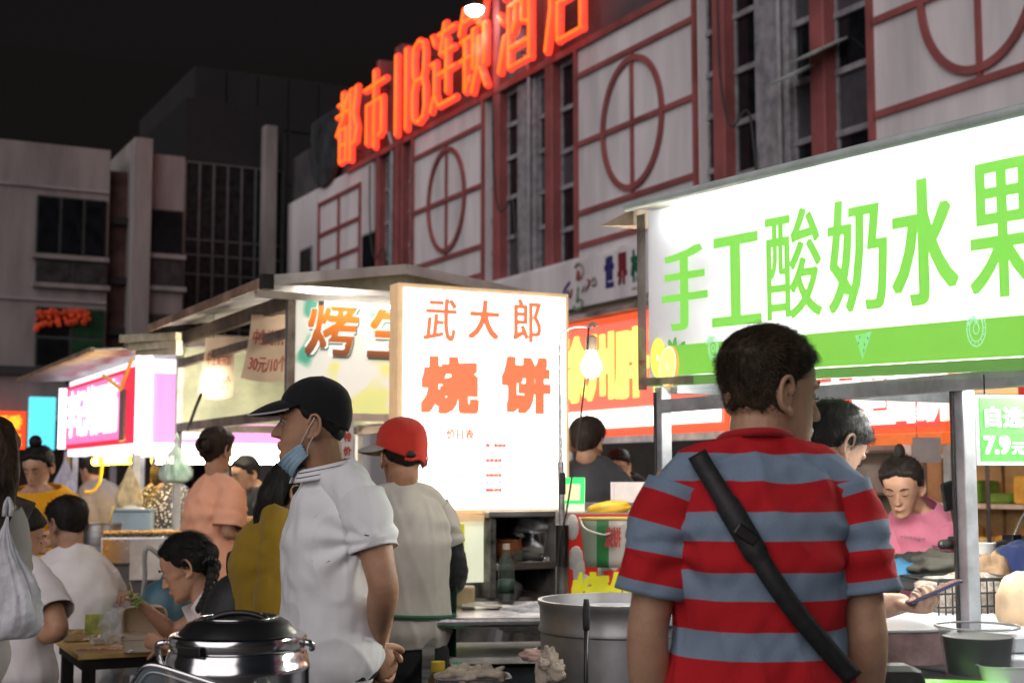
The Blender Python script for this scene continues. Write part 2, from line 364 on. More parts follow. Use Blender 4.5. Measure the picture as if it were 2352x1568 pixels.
# hotel roof sign, letter by letter
neon = glow('neon_red', (1.0, .045, .022), 1.25); neon_core = glow('neon_core', (1.0, .12, .010), 1.5)
sign = empty('hotel_roof_sign', (0, 0, 0), TH, 'glowing red neon characters along the roof edge of the hotel', 'sign')
for ch, x0, x1 in (('都', 783, 842), ('市', 846, 908), ('1', 915, 941), ('1', 940, 963), ('8', 960, 1003), ('连', 1003, 1072), ('锁', 1072, 1148), ('酒', 1166, 1254), ('店', 1276, 1385)):
    ua, ub = fu(x0), fu(x1); zb, h = 8.66, 1.72
    b1 = MB(); b2 = MB()
    for st in STROKES[ch]:
        pts = [(11.32, ua + (ub - ua) * (.06 + .088 * x), zb + h * y / 10) for x, y in st]
        b1.tube(pts, .074, 8); b2.tube([(11.258, q[1], q[2]) for q in pts], .034, 6)
        for q in pts: b1.ell(q, (.074, .074, .074), 8, 6); b2.ell((11.258, q[1], q[2]), (.034, .034, .034), 6, 4)
    L_ = b1.build('letter', neon, sign, smooth=True); b2.build('tube', neon_core, L_, smooth=True)
    MB().bar((11.4, (ua + ub) / 2, zb + .3), (11.64, (ua + ub) / 2, zb + .3), .04).bar((11.4, (ua + ub) / 2, zb + 1.4), (11.64, (ua + ub) / 2, zb + 1.4), .04).build('bracket', dark_parapet, sign)
# flood lamp standing out from the roof
fl = empty('flood_lamp', uv(*onv(1090, 12, 10.95)), TH, 'blazing white floodlight on a bracket above the red roof characters', 'lamp')
MB().box(-.12, .12, -.17, .17, -.06, .10).build('housing', black_plastic, fl, bevel=.02)
MB().lathe([(.0, -.20), (.10, -.185), (.17, -.13), (.19, -.065), (.0, -.062)], 20, sx=.85).build('lens', glow('flood_white', (1, .98, .92), 30), fl, smooth=True)
MB().bar((0, 0, .10), (0, 0, .35), .04).bar((0, 0, .35), (.75, 0, .35), .04).bar((.75, 0, .35), (.75, 0, -.05), .04).build('bracket', dark_parapet, fl)
# dead sign board with a round foot hung on the hotel corner
a = onv(782, 225, 11.2); b_ = onv(716, 425, 11.2)
hw = abs(a.y - b_.y) / 2; uc = (a.y + b_.y) / 2
uc = fu(783) + .14 + hw; board = [(uc - hw, a.z), (uc + hw, a.z)] + [(uc + hw * math.cos(q), b_.z + .7 + .75 * -math.sin(q)) for q in np.linspace(0, math.pi, 17)]
sb = empty('corner_board', (0, 0, 0), TH, 'dark unlit rounded sign board on the roof corner left of the red characters', 'sign')
MB().prism(board, 'x', 11.40, 11.52).build('face', mat('board_dark', (.045, .05, .055), .5, var=.3, vs=2), sb)
MB().tube([(11.46, q[0], q[1]) for q in board], .035, 6, closed=True).build('rim', mat('board_rim', (.12, .03, .03), .5), sb)
MB().bar((11.52, uc, 9.1), (11.64, uc, 9.1), .06).build('bracket', dark_parapet, sb)

# ------------------------------------------------------------------ white block closing the yard on the left
LU = 30.0
block = empty('white_block', (0, 0, 0), TH, 'dim off-white block at the far left with dark wide windows', 'building')
wl = lambda px, py: onu(px, py, LU)
lw = mat('old_white_wall', (.28, .255, .25), .85, var=.16, vs=1.6, bump=.2, bs=20, stretch=(1, 1, .2))
vL = -14.0; vA = wl(250, 500).x; zt = wl(125, 332).z
B('wall', lw, block, vL, vA, LU, LU + 9, 0, zt)
for z in (wl(125, 432).z, wl(125, 690).z): B('ledge', wall_grey, block, vL, vA - .01, LU - .05, LU - .002, z - .02, z + .03)
def block_window(x0, x1, y0, y1, nx, ny, mats, reveal=True):
    a = wl(x0, y1); b_ = wl(x1, y0)
    w = B('window', mat('window_frame_dark', (.055, .06, .06), .5), block, a.x, b_.x, LU - .045, LU - .003, a.z, b_.z)
    for i in range(nx):
        for j in range(ny):
            dx = (b_.x - a.x) / nx; dz = (b_.z - a.z) / ny
            B('pane', mats[(i + j * nx) % len(mats)], w, a.x + i * dx + .035, a.x + (i + 1) * dx - .035, LU - .075, LU - .046, a.z + j * dz + .035, a.z + (j + 1) * dz - .035)
    B('sill', lw, w, a.x - .06, b_.x + .06, LU - .14, LU - .004, a.z - .10, a.z - .003)
green_pane = mat('green_pane', (.012, .055, .022), .2, var=.3, vs=3); grey_pane = mat('grey_pane', (.035, .035, .037), .4, var=.3)
block_window(80, 245, 462, 582, 3, 1, [dark_glass]); block_window(80, 245, 588, 648, 2, 1, [grey_pane])
block_window(78, 240, 712, 842, 2, 2, [dark_glass, green_pane, dark_glass, green_pane])
flow = MB()                               # red paper flowers hanging behind the green window
rn = random.Random(3)
for _ in range(90):
    px = rn.uniform(80, 205); py = 716 + rn.random() ** 2 * (46 - .18 * (px - 80)); q = wl(px, py)
    flow.ell((q.x, LU - .11 - rn.random() * .05, q.z), (rn.uniform(.03, .07),) * 3, 6, 4)
fo = flow.build('paper_flowers', mat('flower_red', (.55, .06, .02), .6, emit=.05, ecol=(1, .1, .02), var=.4, vs=9), None)
fo.rotation_euler = (0, 0, TH); tag(fo, 'orange-red garland across the green window of the white block', 'garland')
# recessed service shaft with brick-red tint, thin white pier, second white bay
v1, v2, v3 = wl(300, 500).x, wl(341, 500).x, wl(422, 500).x
shaft = B('service_shaft', mat('shaft_red', (.11, .055, .045), .8, var=.35, vs=1.5), block, vA, v1, LU + .35, LU + 8, 0, 8.0)
for z in (6.9, 5.6, 4.5, 3.4): B('ledge', mat('shaft_ledge', (.03, .025, .025), .8), shaft, vA + .01, v1 - .01, LU + .2, LU + .348, z - .08, z + .08)
B('pier', lw, block, v1, v2, LU - .25, LU + 6, 0, wl(320, 322).z)
B('wall', lw, block, v2, v3, LU, LU + 6, 0, wl(380, 356).z)
block_window(343, 420, 486, 582, 1, 1, [dark_glass]); block_window(343, 420, 588, 656, 1, 1, [grey_pane]); block_window(343, 420, 724, 800, 1, 1, [grey_pane])
# dark glazed stair hall between the block and the hotel
hall = empty('glazed_hall', (0, 0, 0), TH, 'dark glass curtain wall between the white block and the hotel', 'building')
hu = 35.3; hv0, hv1 = onu(424, 500, hu).x, D - .02
zt2 = onu(520, 380, hu).z
B('wall', mat('hall_dark', (.012, .012, .014), .7), hall, hv0, hv1, hu + .08, hu + 6, 0, zt2 + 1.7)
n = 7; dv = (hv1 - hv0) / n
zz = [0, 3.1, 4.0, 4.4, 4.8, 5.2, 6.6, 7.1, 7.5, zt2]
hg = mat('hall_glass', (.016, .018, .021), .5, var=.4, spec=.15)
for i in range(n):
    for z0, z1 in zip(zz[:-1], zz[1:]): B('pane', hg, hall, hv0 + i * dv + .03, hv0 + (i + 1) * dv - .03, hu + .03, hu + .07, z0 + .03, z1 - .03)
hb = mat('hall_bar', (.10, .10, .105), .5)
for i in range(n + 1): B('mullion', hb, hall, hv0 + i * dv - .028, hv0 + i * dv + .028, hu - .02, hu + .029, 0, zt2)
for z in zz[1:]: B('transom', hb, hall, hv0 + .03, hv1 - .03, hu + .0, hu + .028, z - .022, z + .022)
q = onu(619, 292, hu - .5)
B('column', lw, hall, q.x - .17, q.x + .17, hu - .7, hu - .36, 0, q.z, bevel=.02)
# unlit towers in the dark behind
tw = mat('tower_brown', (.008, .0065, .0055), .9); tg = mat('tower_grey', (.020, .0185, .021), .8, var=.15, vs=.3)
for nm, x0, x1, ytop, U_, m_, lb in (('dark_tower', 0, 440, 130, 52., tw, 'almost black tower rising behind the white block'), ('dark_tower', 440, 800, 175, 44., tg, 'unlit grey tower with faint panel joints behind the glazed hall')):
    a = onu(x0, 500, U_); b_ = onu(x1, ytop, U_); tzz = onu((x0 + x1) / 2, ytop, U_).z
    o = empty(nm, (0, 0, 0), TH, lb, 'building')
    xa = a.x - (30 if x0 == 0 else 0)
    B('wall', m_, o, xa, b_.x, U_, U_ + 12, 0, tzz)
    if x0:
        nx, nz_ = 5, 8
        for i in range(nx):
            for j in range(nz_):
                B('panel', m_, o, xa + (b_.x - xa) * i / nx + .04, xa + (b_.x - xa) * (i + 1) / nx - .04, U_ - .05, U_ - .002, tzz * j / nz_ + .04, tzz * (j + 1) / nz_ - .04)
# low white canopy at the far left edge with its two signs
can = empty('canopy_building', (0, 0, 0), TH, 'low off-white shop canopy behind the diners on the far left', 'building')
cu = 19.0; a = onu(0, 945, cu); b_ = onu(152, 866, cu)
B('fascia', lw, can, a.x - 4, b_.x, cu, cu + 3, a.z, b_.z)
B('roof_edge', mat('canopy_dark', (.03, .03, .032), .7), can, a.x - 4, b_.x + .3, cu - .1, cu + 3, b_.z + .005, b_.z + .12)
B('shop_wall', mat('shop_brown', (.07, .055, .045), .8), can, a.x - 4, b_.x + 2, cu + 2.5, cu + 2.9, 0, a.z)
for v_ in (a.x - 1, a.x + 1.5): B('post', alu, can, v_ - .04, v_ + .04, cu + .2, cu + .28, 0, a.z)
a = onu(-60, 1030, cu - .3); b_ = onu(61, 945, cu - .3)
os_ = empty('orange_sign', (0, 0, 0), TH, 'orange-red lit sign with yellow characters at the far left edge', 'sign')
B('face', glow('orange_red', (.95, .055, .012), 1.0), os_, a.x, b_.x, cu - .3, cu - .22, a.z, b_.z)
B('hanger', alu, os_, a.x + .4, a.x + .45, cu - .22, cu + .2, b_.z - .1, b_.z - .05)
yl = glow('yellow_letter', (1, .42, .02), 1.1); hh = b_.z - a.z
lettering(os_, '铁板香', yl, (a.x + .05, cu - .304, a.z + hh * .52), (1, 0, 0), (0, 0, 1), b_.x - a.x - .1, hh * .38, bold=.05)
lettering(os_, '豆干王', yl, (a.x + .05, cu - .304, a.z + hh * .08), (1, 0, 0), (0, 0, 1), b_.x - a.x - .1, hh * .32, bold=.05)
a = onu(66, 1032, cu - 1.5); b_ = onu(129, 912, cu - 1.5)
cs = empty('cyan_sign', (0, 0, 0), TH, 'plain glowing cyan light box left of the pink stall', 'sign')
B('face', glow('cyan', (.10, .62, .80), .95), cs, a.x, b_.x, cu - 1.5, cu - 1.38, a.z, b_.z)
MB().bar((a.x + .2, cu - 1.44, 0), (a.x + .2, cu - 1.44, a.z), .06).bar((b_.x - .2, cu - 1.44, 0), (b_.x - .2, cu - 1.44, a.z), .06).build('post', alu, cs)
# ------------------------------------------------------------------ stall kit
def stall(name, v0, u0, label, cat='stall', rz=TH, group=None):
    o = empty(name, uv(v0, u0), rz, label, cat, group); o['_o'] = (v0, u0); return o
def LL(o, v, u, z): return (v - o['_o'][0], u - o['_o'][1], z)
def BX(name, m, o, v0, v1, u0, u1, z0, z1, parent=None, bevel=0):
    a = LL(o, v0, u0, z0); b_ = LL(o, v1, u1, z1)
    return MB().box(a[0], b_[0], a[1], b_[1], z0, z1).build(name, m, parent or o, bevel=bevel)
def tube_lamp(p, q, label, r=.014, s=40., col=(1, .97, .90), group='tube lamps under the stall roofs'):
    p = Vector(p); q = Vector(q); o = empty('tube_lamp', p, 0, label, 'lamp', group); d = q - p; t = d.normalized()
    MB().tube([t * .03, d - t * .03], r, 10).build('tube', glow('tube_%g_%g_%g_%g' % (s, *col), col, s), o, smooth=2)
    for a in (t * .015, d - t * .015): MB().tube([a - t * .015, a + t * .014], r * 1.15, 10).build('cap', alu, o)
    return o
def bulb(p, label, r=.035, s=60., col=(1, .93, .75), up=.0, power=0, group=None):
    o = empty('light_bulb', p, 0, label, 'lamp', group)
    MB().lathe([(.0, -r * 1.1), (r * .6, -r * .9), (r, -r * .2), (r * .95, r * .3), (r * .5, r * 1.2), (r * .42, r * 1.5)], 16).build('glass', glow('bulb_%g_%g_%g_%g' % (s, *col), col, s), o, smooth=2)
    MB().lathe([(r * .45, r * 1.5), (r * .55, r * 1.55), (r * .55, r * 2.8), (r * .3, r * 3.0), (0, r * 3.0)], 12).build('socket', mat('socket_tan', (.45, .33, .24), .5), o, smooth=2)
    if up: MB().tube([(0, 0, r * 3), (.004, 0, r * 3 + up * .5), (0, 0, r * 3 + up)], .004, 6).build('cord', cable, o)
    return o

# ------------------------------------------------------------------ green yoghurt stall on the right
GV = 2.7
gs = stall('yoghurt_stall', GV, 3.0, 'handmade yoghurt stall with a long green and white lit banner')
gu0, gu1 = 1.5, onv(1490, 700, GV).y
zt = lambda u: 2.262 + (u - onv(2352, 285, GV).y) * (onv(1490, 487, GV).z - onv(2352, 285, GV).z) / (gu1 - onv(2352, 285, GV).y) + (onv(2352, 285, GV).z - 2.262)
zb_ = lambda u: onv(2352, 850, GV).z + (u - onv(2352, 285, GV).y) * (onv(1490, 888, GV).z - onv(2352, 850, GV).z) / (gu1 - onv(2352, 285, GV).y)
def gq(u, f, dx=0.):                      # a point on the banner: u along, f 0..1 up
    z0, z1 = zb_(u), zt(u); return LL(gs, GV + dx, u, z0 + (z1 - z0) * f)
def gquad(name, m, ua, ub, f0, f1, dx, th=.002, parent=None, n=12, sag=0.):
    b = MB(); b.grid(lambda s, t_: gq(ua + (ub - ua) * s, f0 + (f1 - f0) * t_, dx + sag * math.sin(s * 37) * math.sin(t_ * 3.1) * .5), n, 4)
    o = b.build(name, m, parent or gs, solid=th); return o
panel_white = mat('banner_white', (.80, .80, .84), .5, var=.04, emit=.30, ecol=(.80, .80, .90), transl=.6); panel_green = glow('banner_green', (.20, .60, .035), .68)
letter_green = glow('letter_green', (.20, .66, .05), .74)
bf = gquad('banner', panel_white, gu0, gu1, .0, 1., 0., 0, n=30)
gquad('banner_band', panel_green, gu0, gu1 - .10, .055, .22, -.011, n=30, parent=bf)
gquad('banner_band', glow('banner_green_low', (.10, .33, .02), .5), gu0, gu1 - .0, .0, .05, -.011, n=30, parent=bf)
# characters follow the banner
def banner_text(s, px0, px1, f0, f1, bold, boldy):
    ua, ub = onv(px0, 700, GV).y, onv(px1, 700, GV).y
    v, f = glyph_mesh(s); mn, mx = v.min(0), v.max(0); b = MB(); k = 0
    for dx in (-1, -.33, .33, 1):
        for dy in (-1, 1):
            pts = []
            for q in v:
                s_ = (q[0] - mn[0]) / (mx[0] - mn[0]); t_ = (q[1] - mn[1]) / (mx[1] - mn[1])
                u = ua + (ub - ua) * (s_ * (1 - 2 * bold) + bold + dx * bold); pts.append(gq(u, f0 + (f1 - f0) * (t_ * (1 - 2 * boldy) + boldy + dy * boldy), -.0085 - .0003 * k))
            b.add(pts, f); k += 1
    b.build('lettering', letter_green, bf)
for ch, a, b_, f0, f1, bw in (('手', 1525, 1632, .30, .76, .055), ('工', 1640, 1755, .295, .77, .065), ('酸', 1765, 1896, .30, .84, .020), ('奶', 1908, 2048, .30, .835, .034), ('水', 2055, 2212, .30, .86, .045), ('果', 2235, 2400, .30, .87, .036), ('捞', 2425, 2600, .30, .87, .036)):
    banner_text(ch, a, b_, f0, f1, bw, .004)
# printed fruit on the banner
def disc(px, py, rx, rz, m, dx, n=24, rot=0.):
    c = onv(px, py, GV); b = MB()
    pts = [LL(gs, GV + dx, c.y - (rx * math.cos(q) * math.cos(rot) - rz * math.sin(q) * math.sin(rot)), c.z + rx * math.cos(q) * math.sin(rot) + rz * math.sin(q) * math.cos(rot)) for q in np.linspace(0, 2 * math.pi, n, endpoint=False)]
    b.add(pts, [tuple(range(n))]); return b.build('print', m, bf)
og = glow('fruit_yellow', (.95, .78, .08), .85); oo = glow('fruit_rind', (.95, .42, .05), .7); ow = glow('fruit_pale', (.95, .93, .55), .9); og2 = glow('fruit_flesh', (.93, .86, .22), .85); fg = glow('leaf_green', (.08, .42, .06), .6)
disc(1518, 822, .048, .07, og, -.013); disc(1518, 822, .010, .012, ow, -.0135)
disc(1545, 843, .058, .075, oo, -.014, rot=-.3); disc(1541, 841, .052, .070, ow, -.0145, rot=-.3); disc(1541, 841, .045, .062, og2, -.015, rot=-.3); disc(1541, 842, .009, .012, ow, -.0155)
for (x, y, r_) in ((1556, 797, .5), (1570, 800, -.3), (1548, 800, 1.1)): disc(x, y, .035, .014, fg, -.012, 12, r_ + .9)
lg_ = glow('print_line', (.35, .75, .45), .7)
for (px, py, s_) in ((1645, 800, .034), (2250, 755, .04)):
    c = onv(px, py, GV); b = MB()
    for k, rr in enumerate((1., .72, .3)):
        b.tube([LL(gs, GV - .012, c.y - s_ * rr * .8 * math.cos(q), c.z + s_ * rr * 1.15 * math.sin(q)) for q in np.linspace(0, 2 * math.pi, 20, endpoint=False)], .0015, 4, closed=True)
    for q in np.linspace(0, 2 * math.pi, 14, endpoint=False): b.tube([LL(gs, GV - .012, c.y - s_ * r1 * .8 * math.cos(q), c.z + s_ * r1 * 1.15 * math.sin(q)) for r1 in (.74, .95)], .001, 4)
    b.build('print', lg_, bf)
    disc(px - 12, py - 18, .018, .007, lg_, -.012, 8, .8); disc(px - 4, py - 22, .018, .007, lg_, -.012, 8, -.6)
c = onv(1990, 793, GV); b = MB(); b.add([LL(gs, GV - .012, c.y + .032, c.z + .03), LL(gs, GV - .012, c.y + .004, c.z - .042), LL(gs, GV - .012, c.y - .036, c.z + .036)], [(0, 1, 2)]); b.build('print', glow('melon', (.30, .72, .45), .65), bf)
for (dx, dz) in ((.012, .018), (-.008, .02), (.004, .002), (-.012, .005), (.002, -.014)):
    disc(1990 + dx * 900, 793 - dz * 900, .003, .005, fg, -.0125, 8)
# clear film stretched over it, taped at the end
fm = mat('film_cover', (.9, .9, .9), .08, var=.03, alpha=.10, bump=.35, bs=4)
cov = gquad('film_cover', fm, gu0, gu1 + .015, -.03, .985, -.03, .0005, n=60, sag=.02)
tape = mat('tape_brown', (.30, .25, .20), .3, alpha=.75, var=.3, bump=.5, bs=60)
gquad('tape', tape, gu1 - .035, gu1 + .02, -.02, .98, -.034, .001, n=3)
gquad('tape', tape, gu1 - .32, gu1 + .01, .005, .045, -.036, .001, n=6)
# roof sheet with a rolled lip, frame, posts
rl = MB(); rl.tube([gq(u, 1.03, -.06) for u in np.linspace(gu0, gu1 + .05, 12)], .016, 10); rl.build('roof_lip', mat('roof_pale', (.60, .68, .66), .4, var=.1), gs, smooth=2)
rf = MB(); rf.grid(lambda s, t_: LL(gs, GV - .06 + 2.05 * s, gu0 + (gu1 + .06 - gu0) * t_, zt(gu0 + (gu1 - gu0) * t_) + .03 + .08 * s), 2, 6); rf.build('roof', mat('roof_pale', (.60, .68, .66)), gs, solid=.012)
tri = MB().prism([(LL(gs, 0, gu1 + .05, 0)[1], 2.30), (LL(gs, 0, gu1 + .28, 0)[1], 2.335), (LL(gs, 0, gu1 + .05, 0)[1], 2.36)], 'x', -.03, .12).build('gutter_tip', mat('tip_tan', (.55, .42, .30), .5), gs)
for (v, u) in ((GV + .03, gu1 - .04), (GV + .05, onv(2213, 1000, GV + .05).y), (GV + 1.9, gu1 - .04), (GV + 1.9, 2.0)):
    z1 = zb_(u) + (.0 if v < GV + .5 else .62)
    o = BX('post', post_alu, gs, v - .022, v + .022, u - .022, u + .022, 0, z1, bevel=.004)
    if v < GV + .5: MB().tube([LL(gs, v - .026, u + .012, .9), LL(gs, v - .026, u + .012, z1 - .02)], .006, 6).build('cord', cable, gs)
BX('rail', post_alu, gs, GV + .0, GV + .045, gu0, gu1 - .07, 1.625, 1.668)
BX('rail', post_alu, gs, GV + 1.88, GV + 1.92, 2.03, gu1 - .07, 1.66, 1.70)
for u in (gu1 - .08, 1.7): BX('rail', post_alu, gs, GV + .05, GV + 1.87, u - .02, u + .02, 1.69, 1.73)
# counter
counter_white = mat('counter_white', (.74, .76, .80), .3, var=.06, emit=.0)
ct = BX('counter', counter_white, gs, 2.38, 3.35, 1.4, 4.0, .10, .955, bevel=.012)
BX('counter_top', mat('counter_glass', (.70, .76, .82), .15, var=.05), gs, 2.36, 3.37, 1.38, 4.02, .958, .985, bevel=.006)
BX('counter_foot', black_plastic, gs, 2.45, 3.3, 1.45, 3.95, 0, .098)
for (v, u, ru) in ((2.9, 2.0, .5), (2.9, 3.2, .6)):
    pass
tube_lamp(uv(GV + .07, gu1 - .06, zt(gu1) - .05), uv(GV + .07, gu1 - 1.25, zt(gu1 - 1.25) - .05), 'white tube lamp along the banner top, far half of the yoghurt stall', s=11, r=.014, col=(.95, 1, .97), group=None)
tube_lamp(uv(GV + .07, gu1 - 1.28, zt(gu1 - 1.28) - .05), uv(GV + .07, gu1 - 2.5, zt(gu1 - 2.5) - .05), 'white tube lamp along the banner top, near half of the yoghurt stall', s=11, r=.014, col=(.95, 1, .97), group=None)
tube_lamp(uv(2.95, 1.9, 1.66), uv(2.95, 3.7, 1.66), 'tube lamp hung over the yoghurt counter behind the banner', s=130, group=None)
# price board hanging at the right edge
pb = empty('price_board', at(2240, 905, 3.45), R(20), 'green hanging price board reading 7.9 yuan at the right edge', 'sign')
MB().box(0, .34, 0, .006, -.175, 0).build('backing', mat('white_board', (.8, .82, .8), .4, emit=.3, ecol=(.85, 1, .9)), pb)
MB().box(.010, .33, -.003, -.0005, -.165, -.008).build('face', glow('price_green', (.13, .62, .10), .42), pb)
wl_ = glow('price_white', (.92, 1, .92), .9)
lettering(pb, '自选水果', wl_, (.022, -.006, -.082), (1, 0, 0), (0, 0, 1), .235, .052, bold=.035)
lettering(pb, '7.9', wl_, (.016, -.006, -.148), (1, 0, 0), (0, 0, 1), .078, .046, bold=.05)
lettering(pb, '元/斤', wl_, (.100, -.006, -.148), (1, 0, 0), (0, 0, 1), .085, .032, bold=.04)
for x in (.03, .30): MB().tube([(x, .003, 0), (x, .003, .05)], .002, 5).build('string', cable, pb)

# ------------------------------------------------------------------ flatbread stall: light box, cabinet, steel table
LU0 = 5.92
fs = stall('flatbread_stall', 2.9, LU0, 'steel flatbread stall cabinet with open shelves under the white light box')
a = onu(910, 1182, LU0); b_ = onu(1306, 655, LU0)
lb = stall('light_box_sign', a.x, LU0, 'tall blazing white light box with orange flatbread characters and a price list', 'sign')
tan = mat('box_edge_tan', (.70, .52, .32), .5, emit=.25, ecol=(1, .6, .3))
wbox = b_.x - a.x; zb0, zt0 = a.z, onu(910, 648, LU0).z
BX('case', tan, lb, a.x, b_.x, LU0, LU0 + .10, zb0, zt0, bevel=.004)
MB().box(.028, wbox - .022, -.006, -.001, zb0 + .022, zt0 - .022).build('face', glow('box_white', (1.0, .96, .91), 1.9), lb)
ro = glow('box_orange', (1.0, .18, .08), .72)
def lbx(px, py): q = onu(px, py, LU0); return q.x - a.x, q.z
def lb_text(s, x0, y0, x1, y1, bold, m=ro, by=None, shear=0):
    p0 = lbx(x0, y1); p1 = lbx(x1, y0)
    lettering(lb, s, m, (p0[0], -.012, p0[1]), (1, 0, 0), (0, 0, 1), p1[0] - p0[0], p1[1] - p0[1], bold=bold, boldy=by, shear=shear)
lb_text('武', 968, 688, 1042, 782, .022, by=.010, shear=.10); lb_text('大', 1072, 692, 1142, 778, .035, by=.02, shear=.06); lb_text('郎', 1175, 690, 1240, 785, .022, by=.010)
lb_text('烧', 962, 822, 1098, 950, .055); lb_text('饼', 1148, 822, 1262, 950, .055)
faint = glow('box_faint', (1.0, .55, .42), 1.1)
lb_text('价目表', 1022, 985, 1086, 1008, .03, ro)
rn = random.Random(5)
for k, (l, r_) in enumerate((('鲜肉烧饼', '梅干菜烧饼'), ('五元一个', '六元一个'), ('豆沙烧饼', '香葱烧饼'), ('四元一个', '三元一个'), ('芝麻烧饼', '麻辣烧饼'), ('三元一个', '五元一个'), ('白糖烧饼', '糖酥烧饼'))):
    y = 1018 + k * 17; m_ = glow('list_red', (.9, .20, .14), .5) if k % 2 == 0 else glow('list_blue', (.25, .25, .65), .45)
    lb_text(r_, 1112, y, 1112 + len(r_) * 9.6, y + 9.5, .05, m_)
    if k < 6: lb_text(l, 1035, y, 1035 + 36, y + 9, .03, glow('list_pale', (.9, .50, .45), .75))
for y, m_ in ((973, ro), (1164, ro)):
    p0 = lbx(1010, y); p1 = lbx(1245, y); MB().box(p0[0], p1[0], -.011, -.008, p0[1] - .002, p0[1] + .002).build('rule', m_, lb)
# cabinet below the box
a = onu(1128, 1386, LU0 - .05); b_ = onu(1290, 1172, LU0 - .05); v0, v1 = a.x, b_.x; zc = b_.z
dk = mat('cabinet_dark', (.05, .047, .045), .5, .3, var=.3)
for (x0, x1) in ((v0, v0 + .03), (v1 - .03, v1)): BX('side', dirty_steel, fs, x0, x1, LU0 - .04, LU0 + .48, .84, zc - .03)
BX('back', dk, fs, v0, v1, LU0 + .485, LU0 + .50, .84, zc - .03)
zs = onu(1200, 1298, LU0 - .05).z
BX('shelf', brushed, fs, v0 + .032, v1 - .032, LU0 - .045, LU0 + .483, zs - .02, zs + .012, bevel=.003)
BX('top', brushed, fs, v0 - .02, v1 + .02, LU0 - .06, LU0 + .5, zc - .028, zc, bevel=.004)
BX('base', dirty_steel, fs, 2.2, v1 + .6, LU0 - .02, LU0 + .9, .18, .835, bevel=.01)
for (v, u) in ((2.25, LU0 + .05), (2.25, LU0 + .85), (v1 + .5, LU0 + .05), (v1 + .5, LU0 + .85)): BX('leg', black_plastic, fs, v - .03, v + .03, u - .03, u + .03, 0, .178)
a1 = onu(915, 1190, LU0 - .01); BX('sign_rail', tan, fs, a1.x, v0 - .022, LU0 - .02, LU0 + .16, zb0 - .035, zb0 - .004)
a1 = onu(1036, 1340, LU0); b1 = onu(1122, 1195, LU0)
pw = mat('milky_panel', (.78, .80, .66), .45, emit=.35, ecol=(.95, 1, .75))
BX('panel', pw, fs, 2.3, b1.x, LU0 + .03, LU0 + .05, a1.z, b1.z)
yb = onu(1036, 1328, LU0 - .05); yb1 = onu(1066, 1202, LU0 - .05)
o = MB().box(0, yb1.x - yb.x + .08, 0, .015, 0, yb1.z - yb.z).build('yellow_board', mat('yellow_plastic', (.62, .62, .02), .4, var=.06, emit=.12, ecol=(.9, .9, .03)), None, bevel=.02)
o.location = uv(yb.x - .08, LU0 - .06, yb.z); o.rotation_euler = (0, 0, TH); tag(o, 'flat yellow-green plastic board behind the red-capped vendor', 'board')
# steel work table in front
tz = .90
tbl = empty('steel_table', at(1100, 1425, 5.15) * 1, TH * .25, 'stainless steel work table beside the galvanised drum', 'table'); tbl.location.z = 0
MB().box(-.24, .62, -.12, .55, tz - .035, tz).build('top', steel, tbl, bevel=.012)
for (x, y) in ((-.19, -.09), (-.19, .5), (.57, -.09), (.57, .5)): MB().box(x - .022, x + .022, y - .022, y + .022, 0, tz - .036).build('leg', brushed, tbl)
MB().box(-.24, .60, .02, .5, .72, .745).build('shelf', mat('shelf_white', (.6, .58, .55), .5, var=.2), tbl, bevel=.006)
MB().box(-.20, .58, .08, .55, .16, .70).build('drawer_box', mat('navy_box', (.02, .028, .035), .5, var=.3), tbl)
# ------------------------------------------------------------------ pole with hooked wire and bulb
pl = empty('lamp_pole', (0, 0, 0), 0, 'grey steel pole with clamps in front of the light box edge', 'pole')
p0 = at(1290, 1390, 5.3); p1 = at(1288, 1060, 5.3); p2 = at(1286, 790, 5.3); pl.location = (p0.x, p0.y, 0)
rel = lambda q: (q.x - p0.x, q.y - p0.y, q.z)
MB().tube([(0, 0, 0), rel(at(1291, 1210, 5.3))], .020, 12).build('pole_tube', dirty_steel, pl, smooth=2)
MB().tube([rel(at(1291, 1210, 5.3)), rel(p1)], .012, 10).tube([rel(p1), rel(p2)], .007, 8).build('pole_tube', brushed, pl, smooth=2)
for y0, y1, r_ in ((1085, 1135, .014), (1205, 1300, .026)):
    MB().tube([rel(at(1291, y1, 5.3)), rel(at(1291, y0, 5.3))], r_, 10).build('clamp', black_plastic, pl, smooth=2)
bp = at(1360, 790, 5.3)
MB().tube([rel(p2), rel(at(1292, 765, 5.3)), rel(at(1315, 752, 5.3)), rel(at(1345, 750, 5.3)), rel(at(1362, 755, 5.3))], .005, 6, sub=4).build('arm', mat('arm_white', (.6, .58, .52), .4), pl, smooth=True)
MB().tube([rel(at(1352, 752, 5.28)), rel(at(1346, 850, 5.28)), rel(at(1328, 1000, 5.28)), rel(at(1300, 1180, 5.27)), rel(at(1284, 1250, 5.27)), rel(at(1280, 1380, 5.27))], .004, 6, sub=4).build('cord', cable, pl, smooth=True)
MB().tube([rel(at(1352, 748, 5.3)), rel(at(1362, 742, 5.3)), rel(at(1372, 750, 5.3))], .010, 6).build('knot', mat('cloth_knot', (.35, .2, .15), .8), pl)
bulb(at(1358, 800, 5.3) + Vector((0, 0, -.07)), 'bare bulb hanging from the pole right of the light box', r=.04, s=170)
